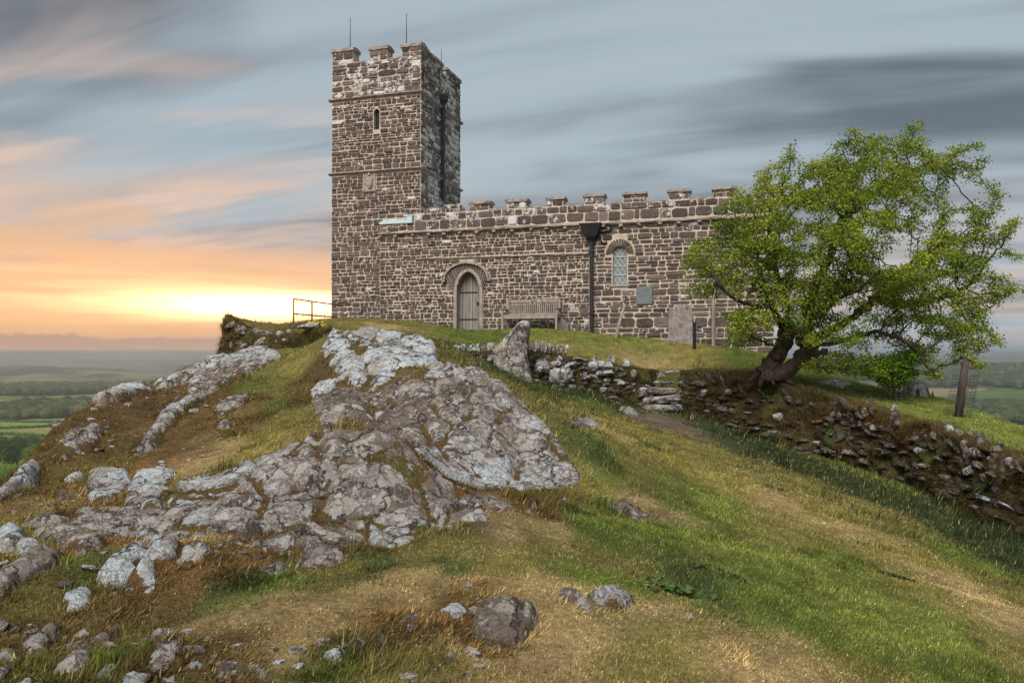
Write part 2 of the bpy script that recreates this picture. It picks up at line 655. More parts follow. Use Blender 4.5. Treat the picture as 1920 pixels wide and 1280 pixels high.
def mat_simple(name, c1, c2, scale=8.0, rough=0.85, stretch=(1, 1, 1), bstr=0.4, bdist=0.01, metal=0.0, local=False, dark=None):
    m, b, bs, out = new_mat(name)
    if local:
        pos = b.node("ShaderNodeTexCoord").outputs["Object"]
    else:
        pos = b.node("ShaderNodeNewGeometry").outputs["Position"]
    p = b.vmul(pos, stretch)
    n = b.noise(p, scale, 6, 0.65, 0.2)
    n2 = b.noise(p, scale * 5.3, 4, 0.65)
    c = b.mix(b.ss(b.add(b.mul(n, 0.7), b.mul(n2, 0.3)), 0.32, 0.68), c1, c2)
    if dark is not None:
        c = b.mix(b.mul(b.ss(n2, 0.60, 0.70), 0.8), c, dark)
    b.t.links.new(c, bs.inputs["Base Color"])
    bs.inputs["Roughness"].default_value = rough
    bs.inputs["Metallic"].default_value = metal
    bump(b, bs, b.add(b.mul(n, 0.6), b.mul(n2, 0.5)), bstr, bdist)
    return m


M_ROCK = mat_rock()
M_GROUND = mat_ground()
M_BLADE = mat_blades()
M_STONE = mat_masonry()
M_MORTAR = mat_simple("lime_mortar", (0.27, 0.222, 0.178), (0.46, 0.39, 0.322), 5.0, 0.95, bstr=0.8, bdist=0.02, dark=(0.16, 0.125, 0.105))
M_COPING = mat_simple("coping_stone", (0.13, 0.105, 0.095), (0.30, 0.265, 0.235), 7.0, 0.9, bstr=0.9, bdist=0.025, dark=(0.55, 0.55, 0.53))
M_WOOD = mat_simple("weathered_oak", (0.14, 0.115, 0.10), (0.29, 0.25, 0.225), 9.0, 0.85, (1.0, 1.0, 0.12), 0.6, 0.006, dark=(0.09, 0.075, 0.068))
M_DOOR = mat_simple("grey_door_boards", (0.10, 0.088, 0.084), (0.24, 0.215, 0.205), 14.0, 0.8, (1.0, 1.0, 0.06), 0.7, 0.006, dark=(0.06, 0.052, 0.05))
M_IRON = mat_simple("black_iron", (0.005, 0.005, 0.006), (0.018, 0.018, 0.020), 12.0, 0.55, bstr=0.2, bdist=0.003)
M_RUST = mat_simple("rusty_rail", (0.16, 0.065, 0.028), (0.30, 0.14, 0.06), 14.0, 0.7, bstr=0.3, bdist=0.003)
M_LEAD = mat_simple("lead_sheet", (0.22, 0.30, 0.35), (0.42, 0.52, 0.57), 9.0, 0.6, bstr=0.3, bdist=0.005)
M_SLATE = mat_simple("slate_plate", (0.085, 0.098, 0.102), (0.125, 0.14, 0.145), 7.0, 0.6, bstr=0.2, bdist=0.003)
M_BARK = mat_simple("gnarled_bark", (0.014, 0.011, 0.008), (0.068, 0.048, 0.033), 11.0, 0.95, (1, 1, 0.45), 1.0, 0.035)
M_POST = mat_simple("dark_wood_post", (0.016, 0.012, 0.010), (0.060, 0.043, 0.034), 12.0, 0.9, (1, 1, 0.1), 0.8, 0.008)
M_WIRE = mat_simple("galvanised_wire", (0.03, 0.03, 0.03), (0.07, 0.07, 0.066), 20.0, 0.6)
# ------------------------------------------------------------------ terrain of the hilltop
def plane_z(x, y):
    return -1.73 + 0.053 * y - 0.215 * x


LOW = [  # (px, py, depth) of the lower hillside and its rock shapes
    (965, 715, 19), (1060, 727, 19.4), (1180, 762, 19.8), (1240, 772, 20), (1300, 777, 19.5),
    (1450, 830, 17.6), (1600, 872, 16.7), (1750, 930, 14.2), (1900, 1000, 11.7),
    (960, 1280, 3.6), (1900, 1280, 5.06), (1000, 1000, 6.2), (500, 1280, 3.5), (0, 1280, 3.4),
    (840, 680, 18.2), (880, 692, 18.3),
    # top outcrop
    (700, 620, 14.2), (625, 626, 14.0), (770, 629, 14.1), (812, 648, 13.7), (825, 680, 13.0), (760, 690, 11.9), (680, 735, 11.4),
    (610, 660, 13.2), (640, 690, 12.4), (720, 655, 13.2), (700, 680, 12.4),
    # middle whaleback
    (800, 692, 11.2), (705, 738, 10.8), (830, 760, 9.9), (900, 695, 11.4), (930, 718, 11.0), (1000, 775, 10.2), (1055, 828, 9.4),
    (1095, 895, 8.75), (950, 860, 9.1), (1000, 920, 8.05), (900, 935, 7.0), (830, 885, 8.0), (770, 815, 9.1), (740, 780, 9.9), (880, 800, 9.2), (950, 790, 9.7),
    # front whaleback
    (580, 815, 7.9), (640, 806, 7.7), (700, 811, 7.5), (742, 830, 7.2), (775, 880, 6.9), (802, 932, 6.7), (812, 985, 6.2), (915, 962, 6.45), (860, 930, 6.9),
    (740, 1027, 5.7), (650, 1012, 5.9), (600, 900, 6.75), (690, 900, 6.55), (560, 985, 6.1), (660, 960, 6.35), (740, 960, 6.3),
    (745, 812, 9.0), (480, 862, 7.6), (400, 888, 7.7), (330, 892, 8.3), (200, 902, 8.2), (150, 930, 7.6), (450, 960, 6.4), (300, 962, 6.5),
    # left flank
    (250, 870, 9.2), (300, 800, 10.6), (400, 722, 13.4), (500, 668, 16.2), (450, 830, 9.5), (520, 742, 12.0), (560, 702, 13.2), (620, 745, 11.2), (600, 785, 9.7),
    (460, 720, 13.0), (370, 800, 10.3), (350, 850, 9.2), (420, 690, 14.8), (450, 665, 16.8), (540, 672, 16.0), (600, 652, 16.6),
    (200, 800, 10.4), (120, 850, 9.0), (50, 903, 7.9), (20, 962, 6.7), (170, 840, 9.2), (240, 810, 10.2), (300, 745, 12.4), (230, 745, 12.9), (330, 708, 14.8), (270, 780, 11.3),
    # foreground ledges
    (0, 1010, 5.8), (60, 990, 6.1), (330, 1022, 5.25), (250, 1030, 5.15), (390, 1028, 5.35), (200, 1100, 4.75), (290, 1135, 4.5), (400, 1085, 4.85), (0, 1150, 4.25), (200, 1190, 4.15),
    (420, 1130, 4.5), (560, 1080, 5.0), (600, 1025, 5.5), (640, 1060, 5.25), (830, 1085, 5.0), (700, 1200, 3.95), (940, 1200, 4.1), (1100, 1130, 4.65), (100, 1250, 3.6), (330, 1230, 3.75), (130, 1020, 5.6), (480, 1020, 5.6),
    (1150, 820, 12.0), (1090, 780, 14.2), (1060, 745, 16.5), (1200, 950, 8.2), (1000, 950, 7.1),
]
low_pts = [pix(*p) for p in LOW]
for gx in (2.2, 3.6, 5.2, 7.2, 9.5, 12.5):
    for gy in (-4, 0, 3.5, 6.5, 9.5, 12.5, 15.5):
        if gy > 16.5 and gx < 4: continue
        low_pts.append(np.array([gx, gy, plane_z(gx, gy)]))
for gx in (-5, -2.5, 0):
    for gy in (-4, -1, 1.5):
        low_pts.append(np.array([gx, gy, -1.60 + 0.03 * gy + (-0.10 * gx if gx > 0 else 0.01 * gx)]))
for gx, gy, gz in ((-9, 22, -0.9), (-12, 15, -1.6), (0, 26, -0.5), (8, 26, -1.6), (14, 22, -2.9), (-12, 8, -1.9), (-6, 24, -.3)):
    low_pts.append(np.array([gx, gy, gz]))
low_pts = np.array(low_pts)

HIGH = [
    (622, 608, 27.9), (700, 602, 27.5), (780, 602, 27.0), (877, 619, 26.5), (1000, 612, 25.8), (1110, 623, 25.3), (1200, 632, 24.8), (1270, 639, 24.5), (1400, 656, 23.8),
    (1440, 664, 23.4), (830, 650, 19.4), (965, 652, 20.2), (1060, 668, 20.5), (1140, 678, 20.7), (1235, 698, 20.9), (1310, 692, 20.4), (1440, 708, 18.6), (1500, 722, 18.2), (1600, 747, 17.3),
    (1750, 792, 14.8), (1900, 852, 12.3), (1540, 706, 21.0), (1620, 722, 20.5), (1750, 748, 18.4), (1850, 785, 16.4), (1920, 803, 15.2), (1700, 760, 17.2),
    (520, 617, 24), (480, 611, 23), (450, 606, 23), (525, 616, 28), (480, 612, 26), (500, 617, 20.5), (520, 619, 20.2), (540, 611, 20.8), (425, 598, 20.5), (470, 606, 20.6), (520, 614, 20.6), (560, 604, 20.8), (610, 606, 21.5), (700, 612, 20.0), (560, 603, 25), (620, 600, 24), (760, 612, 21.5), (880, 634, 22.5), (1000, 634, 23), (1120, 648, 22.8), (1250, 666, 22.6), (1350, 678, 21.5),
]
high_pts = [pix(*p) for p in HIGH]
for gx, gy, gz in ((8, 30, -.3), (0, 34, .9), (-8, 32, .9), (11, 22, -1.1), (11.5, 12, -2.1), (11, 8, -2.6), (9, 7, -2.2), (9.3, 9.5, -1.95), (14, 14, -2.4)):
    high_pts.append(np.array([gx, gy, gz]))
high_pts = np.array(high_pts)


class TPS:
    def __init__(self, P, lam):
        self.c = P[:, :2]
        n = len(P)
        K = self.k(self.c) + lam * np.eye(n)
        Q = np.hstack([np.ones((n, 1)), self.c])
        A = np.block([[K, Q], [Q.T, np.zeros((3, 3))]])
        s = np.linalg.solve(A, np.concatenate([P[:, 2], np.zeros(3)]))
        self.w, self.a = s[:n], s[n:]

    def k(self, X):
        d2 = ((X[:, None, :] - self.c[None]) ** 2).sum(-1)
        return 0.5 * d2 * np.log(d2 + 1e-9)

    def __call__(self, x, y):
        X = np.stack([np.ravel(x), np.ravel(y)], 1)
        o = np.empty(len(X))
        for i in range(0, len(X), 20000):
            o[i:i + 20000] = self.k(X[i:i + 20000]) @ self.w
        o += self.a[0] + X @ self.a[1:]
        return o.reshape(np.shape(x))


tps_low, tps_high = TPS(low_pts, 0.02), TPS(high_pts, 0.02)

# foot of the churchyard bank (retaining walls), west to east then down the right side
BANK = [tuple(pix(px, 660, Y)[:2]) for px, Y in ((412, 20.2), (450, 19.6), (520, 19.2), (600, 18.7), (700, 18.3), (800, 18.5), (850, 18.6), (965, 19.05), (1060, 19.5), (1150, 19.85),
                                                  (1240, 20.05), (1268, 19.85), (1300, 19.5), (1370, 18.6), (1450, 17.6), (1540, 17.2), (1610, 16.5), (1690, 15.4), (1760, 14.0), (1830, 12.9), (1900, 11.8), (1990, 10.4))]
BANK += [(7.25, 8.6), (7.1, 6.0)]
PLATEAU = BANK + [(16, 6.0), (18, 40), (-7.7, 40), (-7.75, 24)]
RIM = [(-4.6, -5), (-4.9, 1.0), (-5.0, 4.0), (-5.0, 6.3)] + [tuple(pix(px, 660, Y)[:2]) for px, Y in ((-10, 7.6), (45, 8.4), (80, 9.1), (128, 10.9), (165, 12.2), (215, 13.5), (270, 14.4), (330, 15.6), (380, 17.6), (404, 20.0))]
RIM += [(-8.1, 24), (-8.8, 34), (0, 40), (9, 38), (10.4, 28), (9.0, 23.6), (9.45, 21.6), (10.5, 19.4), (10.6, 17.2), (10.35, 15.4), (11.0, 12.5), (14, 9), (14, -5)]


def bank_t(x, y):
    s = np.where(inside(PLATEAU, x, y), 1.0, -1.0) * dist_line(BANK, x, y)
    return s


def H_base(x, y):
    x = np.asarray(x, float); y = np.asarray(y, float)
    s = bank_t(x, y)
    t = sstep(s, -0.04, 0.24)
    # a flight of steps makes the face lean back there
    z = tps_low(x, y) * (1 - t) + tps_high(x, y) * t
    o = -sdf(RIM, x, y)
    o = np.maximum(o, 0)
    z = z - 1.7 * (np.sqrt(o * o + 0.02) - 0.1414) - 0.02 * o * o
    return z


class Grid:
    def __init__(self, xs, ys, Z):
        self.xs, self.ys, self.Z = xs, ys, Z

    def __call__(self, x, y):
        x = np.asarray(x, float); y = np.asarray(y, float)
        fx = np.interp(x, self.xs, np.arange(len(self.xs))); fy = np.interp(y, self.ys, np.arange(len(self.ys)))
        i = np.clip(fx.astype(int), 0, len(self.xs) - 2); j = np.clip(fy.astype(int), 0, len(self.ys) - 2)
        u, v = fx - i, fy - j
        Z = self.Z
        return (Z[j, i] * (1 - u) + Z[j, i + 1] * u) * (1 - v) + (Z[j + 1, i] * (1 - u) + Z[j + 1, i + 1] * u) * v


gx_ = np.concatenate([np.arange(-16, -9, 0.35), np.arange(-9, 10.5, 0.065), np.arange(10.5, 19, 0.35)])
gy_ = np.concatenate([np.arange(-5, 2.6, 0.3), np.arange(2.6, 9, 0.042), np.arange(9, 22, 0.065), np.arange(22, 29, 0.11), np.arange(29, 48, 0.8)])
GX, GY = np.meshgrid(gx_, gy_)
H0 = Grid(gx_, gy_, H_base(GX, GY))


def hit(px, py, far=34.0):
    """first point of the hillside seen at these photograph pixels -> (n,3)"""
    px = np.atleast_1d(np.asarray(px, float)); py = np.atleast_1d(np.asarray(py, float))
    Ys = np.concatenate([np.arange(2.6, 12, 0.02), np.arange(12, far, 0.04)])
    d = np.array([pix(a, b, 1.0) for a, b in zip(px, py)])
    z = H0(d[:, 0:1] * Ys, np.broadcast_to(Ys, (len(px), len(Ys)))) - d[:, 2:3] * Ys
    below = z > 0
    k = np.where(below.any(1), below.argmax(1), np.abs(z).argmin(1))
    Y = Ys[k]
    x = d[:, 0] * Y
    return np.stack([x, Y, H0(x, Y)], 1)


# ------------------------------------------------------------------ rocks that break the turf
ROCKS = [
    ("dark gully rock filling the hollow between the front and middle outcrops", [(668, 800), (705, 795), (728, 798), (764, 833), (802, 876), (862, 906), (935, 930), (960, 945), (925, 958), (885, 925), (845, 900), (800, 895), (738, 874), (708, 832)], .03, .15, .16, .4),
    ("brown broken rock in the moss between the highest and middle outcrops", [(578, 748), (640, 722), (700, 736), (760, 692), (800, 697), (725, 738), (692, 755), (706, 798), (650, 808), (600, 806), (592, 778)], .03, .12, .26, .3),
    ("mossy grey rock on the brown left flank right of the long rib", [(395, 765), (430, 748), (470, 735), (455, 760), (410, 782)], .06, .12, .40, .25),
    ("low pale rock in the brown slope above the grass hollow", [(405, 795), (425, 782), (432, 800), (412, 810)], .07, .1, .6, .25),
    ("half buried grey rock by the left edge under the terrace", [(20, 985), (60, 968), (105, 962), (125, 975), (70, 990)], .04, .1, .25, .25),
    ("broken brown rock shelf at left between flat rock and ledge boulder", [(60, 1000), (110, 985), (170, 1000), (205, 1022), (160, 1035), (100, 1018)], .05, .1, .28, .25),
    # label, outline in the photograph, rise, rounding, lichen, crack size
    ("largest front whaleback outcrop with blue white lichen above the foreground turf", [(325, 905), (400, 888), (480, 858), (560, 825), (600, 806), (700, 811), (745, 828), (770, 870), (805, 930), (815, 985), (770, 1015), (720, 1030), (650, 1005), (560, 990), (480, 1008), (410, 1000), (330, 988), (250, 985), (320, 950), (310, 930)], .06, .25, .50, .7),
    ("low spur with a white lichen tip at the right foot of the front outcrop", [(752, 862), (812, 878), (850, 902), (890, 928), (917, 955), (910, 977), (850, 982), (795, 992), (776, 950), (764, 915)], .05, .15, .34, .4),
    ("broad middle whaleback outcrop sloping down right to the green grass", [(690, 752), (720, 735), (790, 717), (800, 695), (785, 682), (830, 680), (900, 695), (950, 725), (1000, 775), (1050, 825), (1095, 890), (1090, 907), (1000, 922), (930, 927), (860, 903), (800, 872), (760, 832), (710, 790)], .05, .25, .55, .75),
    ("highest pale outcrop crowned with white lichen in front of the tower", [(603, 660), (620, 626), (700, 621), (770, 629), (812, 646), (825, 682), (760, 690), (735, 715), (700, 735), (662, 730), (632, 700)], .10, .25, .90, .6),
    ("small white lichened rock left of the highest pale outcrop", [(575, 736), (600, 716), (635, 713), (630, 736), (592, 751)], .08, .15, .9, .4),
    ("brown low rock between the white small rock and middle outcrop", [(588, 777), (640, 760), (690, 765), (682, 790), (622, 791)], .06, .15, .35, .3),
    ("pale pointed rock top on the far left skyline", [(168, 757), (187, 743), (233, 722), (250, 731), (285, 734), (236, 750), (190, 760)], .16, .2, .75, .4),
    ("long rock rib running down the left flank below the mossy bank", [(287, 727), (333, 707), (383, 677), (433, 670), (460, 663), (487, 657), (533, 668), (500, 688), (473, 699), (447, 714), (417, 728), (383, 748), (350, 768), (320, 808), (293, 834), (267, 858), (242, 873), (263, 833), (300, 787), (320, 757), (347, 727), (333, 720)], .12, .2, .60, .45),
    ("white slanting rock at the left edge above the valley", [(-14, 942), (0, 930), (20, 910), (67, 873), (78, 887), (67, 917), (20, 935)], .16, .2, .85, .4),
    ("dark mossy rock face on the left skyline", [(100, 842), (133, 813), (187, 805), (200, 817), (173, 842), (110, 868)], .10, .2, .38, .3),
    ("flat grey rock with two white lichen patches on the left terrace", [(157, 917), (173, 887), (217, 883), (247, 893), (240, 917), (217, 933), (187, 947), (163, 937)], .07, .12, .62, .4),
    ("square topped terrace rock with bright lichen left of the front outcrop", [(233, 932), (247, 900), (277, 887), (330, 883), (322, 913), (308, 947), (267, 955), (240, 951)], .08, .12, .72, .4),
    ("small pointed rock beside the left terrace slope", [(118, 904), (143, 887), (165, 882), (162, 898), (130, 911)], .08, .1, .6, .3),
    ("small tilted grey rock on the orange turf at far left", [(98, 938), (113, 920), (135, 916), (129, 941), (107, 945)], .08, .1, .3, .3),
    ("flat pinkish rock shelf below the left terrace", [(120, 985), (155, 950), (240, 952), (312, 930), (335, 985), (402, 1005), (370, 1013), (280, 1012), (190, 1003)], .03, .12, .34, .3),
    ("low brown rock pavement under the front outcrop", [(405, 1008), (500, 1015), (560, 995), (650, 1012), (690, 1028), (600, 1022), (540, 1040), (450, 1032)], .05, .12, .36, .3),
    ("white lichened flat rock at the left picture edge", [(-14, 1006), (0, 1003), (40, 993), (46, 1010), (80, 1028), (34, 1036), (-14, 1034)], .07, .1, .9, .3),
    ("dark ridge of bare rock at the left edge below the white flat rock", [(-14, 1095), (0, 1087), (50, 1047), (100, 1042), (120, 1041), (114, 1057), (67, 1081), (33, 1108), (-14, 1146)], .09, .12, .30, .3),
    ("ledge boulder with two white lichen splashes and orange moss on its right", [(177, 1088), (205, 1060), (233, 1037), (283, 1020), (343, 1022), (390, 1027), (398, 1047), (367, 1068), (300, 1075), (284, 1137), (258, 1128), (251, 1095), (200, 1104)], .10, .14, .66, .4),
    ("small boulder with a white horseshoe of lichen at lower left", [(119, 1128), (145, 1107), (170, 1109), (178, 1140), (150, 1150), (130, 1147)], .11, .12, .85, .3),
    ("mossy grey rock set in the turf right of the ledge boulder", [(553, 1070), (567, 1029), (600, 1023), (645, 1036), (646, 1056), (583, 1074)], .10, .12, .36, .3),
    ("small grey rock at the end of the dark flat stones", [(477, 1068), (510, 1053), (541, 1057), (534, 1074), (493, 1081)], .05, .08, .25, .3),
    ("bare purple grey flat stone below the ledge boulder", [(425, 1068), (452, 1064), (502, 1085), (485, 1094), (440, 1087)], .03, .06, .05, .3),
    ("jagged pale rock in the lower left corner turf", [(30, 1208), (67, 1193), (100, 1173), (114, 1177), (108, 1208), (67, 1234), (36, 1221)], .09, .1, .55, .25),
    ("pale rock cut by the left picture edge near the bottom", [(-14, 1226), (0, 1227), (27, 1216), (38, 1230), (20, 1251), (-14, 1254)], .08, .1, .5, .25),
    ("pale broken rock at the bottom left below the jagged rock", [(88, 1268), (133, 1213), (161, 1220), (168, 1254), (133, 1275)], .08, .1, .5, .25),
    ("low pink rock at the bottom edge on the left", [(155, 1272), (200, 1247), (228, 1250), (202, 1282)], .06, .08, .4, .25),
    ("flat leaning slab with one white corner at lower left", [(273, 1251), (293, 1217), (333, 1199), (354, 1203), (322, 1253), (293, 1262)], .10, .06, .40, .3),
    ("dark rough rock at the bottom edge right of the flat slab", [(400, 1254), (420, 1237), (467, 1243), (471, 1268), (417, 1275)], .07, .1, .25, .25),
    ("dark mossy ridge stone between the horseshoe boulder and flat slab", [(158, 1202), (200, 1180), (230, 1154), (240, 1160), (217, 1187), (175, 1217)], .07, .08, .25, .25),
    ("largest rounded grey boulder with moss tufts in the foreground turf", [(885, 1190), (893, 1150), (917, 1122), (950, 1119), (983, 1136), (1006, 1167), (994, 1202), (957, 1218), (910, 1214)], .17, .16, .34, .5),
    ("dark lumpy rock on the left of a pair in the foreground turf", [(1043, 1118), (1067, 1107), (1093, 1122), (1111, 1141), (1090, 1144), (1063, 1134)], .09, .1, .2, .3),
    ("long grey rock on the right of a pair in the foreground turf", [(1099, 1121), (1133, 1107), (1163, 1107), (1188, 1123), (1174, 1135), (1120, 1137)], .10, .12, .36, .4),
    ("small dark stone above the largest foreground boulder", [(862, 1114), (870, 1094), (886, 1095), (881, 1117)], .07, .07, .2, .3),
    ("dark half buried rock left of the largest foreground boulder", [(738, 1175), (760, 1152), (788, 1160), (781, 1182)], .08, .1, .2, .3),
    ("small grey rock close left of the largest foreground boulder", [(798, 1199), (813, 1176), (831, 1187), (828, 1206)], .08, .08, .25, .3),
    ("grey knobbly stone in rusty moss at the lower centre", [(655, 1214), (673, 1196), (689, 1210), (682, 1226)], .07, .08, .3, .3),
    ("small smooth stone beside the knobbly stone in rusty moss", [(699, 1204), (710, 1192), (724, 1203), (717, 1217)], .07, .08, .25, .3),
    ("small upright stone below the knobbly stone near the bottom", [(702, 1245), (713, 1222), (726, 1230), (710, 1253)], .07, .08, .4, .3),
    ("small pointed stone between the two outcrops at the grass edge", [(988, 958), (997, 930), (1008, 937), (1004, 959)], .10, .08, .3, .3),
    ("small dark stone at the lower right foot of the middle outcrop", [(1045, 939), (1060, 931), (1072, 946), (1053, 955)], .09, .08, .25, .3),
    ("patch of bare flat rock in tan grass right of the middle outcrop", [(1131, 945), (1173, 932), (1212, 957), (1238, 978), (1193, 976), (1160, 962)], .035, .15, .22, .25),
    ("small pale block at the toe of the front outcrop", [(820, 989), (847, 981), (849, 996), (824, 1000)], .06, .06, .35, .3),
    ("flat worn stone in the grass below the standing stone", [(1058, 797), (1090, 781), (1135, 797), (1108, 807)], .03, .2, .3, .25),
    ("flat pale stone lying at the foot of the retaining wall", [(1160, 768), (1178, 762), (1200, 775), (1186, 782)], .08, .15, .55, .3),
    ("pale flat rock plate in the grass right of the tree trunk", [(1533, 717), (1560, 711), (1606, 722), (1580, 729)], .05, .3, .9, .4),
    ("white rock crag at the edge of the drop behind the sapling", [(1685, 726), (1700, 716), (1722, 715), (1755, 735), (1735, 745), (1700, 741)], .28, .3, .85, .4),
    ("sliver of worn rock in the near right grass", [(1368, 1221), (1385, 1224), (1392, 1242), (1376, 1238)], .03, .05, .1, .3),
    ("tiny flat stone in the grass below the dock plants", [(1282, 1146), (1296, 1143), (1308, 1152), (1292, 1155)], .03, .05, .2, .3),
]
CRACKS = [  # joints that split the outcrops; one is the shadow below the middle outcrop
    [(687, 657), (683, 680), (691, 711), (693, 733)], [(633, 626), (668, 657), (687, 680)], [(745, 696), (714, 699), (695, 719)], [(760, 630), (735, 650), (690, 668)],
    [(834, 678), (835, 696), (839, 715), (861, 728), (880, 746), (888, 773)], [(776, 703), (772, 715), (807, 715), (835, 719)], [(941, 777), (930, 796), (957, 827), (968, 857), (965, 900)], [(888, 773), (945, 773), (976, 761), (1010, 782)],
    [(888, 773), (853, 796), (830, 827), (800, 835)], [(791, 803), (837, 857), (907, 902)], [(1010, 800), (1040, 845), (1085, 880)], [(720, 745), (760, 765), (800, 765), (853, 796)],
    [(783, 880), (793, 927), (807, 960), (817, 983)], [(633, 970), (710, 982), (787, 993)], [(460, 977), (417, 983), (333, 1007)], [(313, 903), (320, 927), (367, 937), (430, 930)], [(600, 806), (590, 850), (610, 900), (590, 950), (600, 990)], [(480, 860), (470, 900), (500, 940), (490, 985)], [(600, 880), (680, 870), (745, 830)], [(430, 930), (500, 940), (600, 930)], [(410, 690), (440, 700), (500, 672)], [(360, 705), (345, 745), (310, 790)],
    [(283, 1020), (262, 1060), (255, 1095)], [(343, 1024), (330, 1060), (300, 1075)],
]
crack_world = []
for cr in CRACKS:
    a = np.array(cr, float)
    q = np.concatenate([a[i] + (a[i + 1] - a[i]) * np.linspace(0, 1, 6)[:, None] for i in range(len(a) - 1)])
    q[:, 0] += 4 * fbm(q[:, 0] / 14, q[:, 1] / 14, oct=2, seed=7); q[:, 1] += 3 * fbm(q[:, 0] / 14, q[:, 1] / 14, oct=2, seed=8)
    crack_world.append(hit(q[:, 0], q[:, 1])[:, :2])
rock_world = []
for lab, poly, rise, rnd, lich, crack in ROCKS:
    P2 = np.array(poly, float)
    # resample the outline so that its edge can be made irregular
    pts = []
    for i in range(len(P2)):
        a, c = P2[i], P2[(i + 1) % len(P2)]
        k = max(2, int(np.hypot(*(c - a)) / 14))
        for j in range(k):
            pts.append(a + (c - a) * j / k)
    pts = np.array(pts)
    pts[:, 0] += 5.0 * fbm(pts[:, 0] / 28, pts[:, 1] / 22, oct=3, seed=3)
    pts[:, 1] += 2.6 * fbm(pts[:, 0] / 22, pts[:, 1] / 16, oct=3, seed=5)
    W = hit(pts[:, 0], pts[:, 1])
    rock_world.append(W[:, :2])


def rocks_sd(x, y, skip=None):
    """largest signed distance into any rock"""
    best = np.full(np.shape(x), -9.0)
    for k, poly in enumerate(rock_world):
        lo, hi = poly.min(0) - 0.5, poly.max(0) + 0.5
        m = (x > lo[0]) & (x < hi[0]) & (y > lo[1]) & (y < hi[1])
        if m.any():
            best[m] = np.maximum(best[m], sdf(poly, x[m], y[m]))
    return best


SDROCK = Grid(gx_, gy_, rocks_sd(GX, GY))

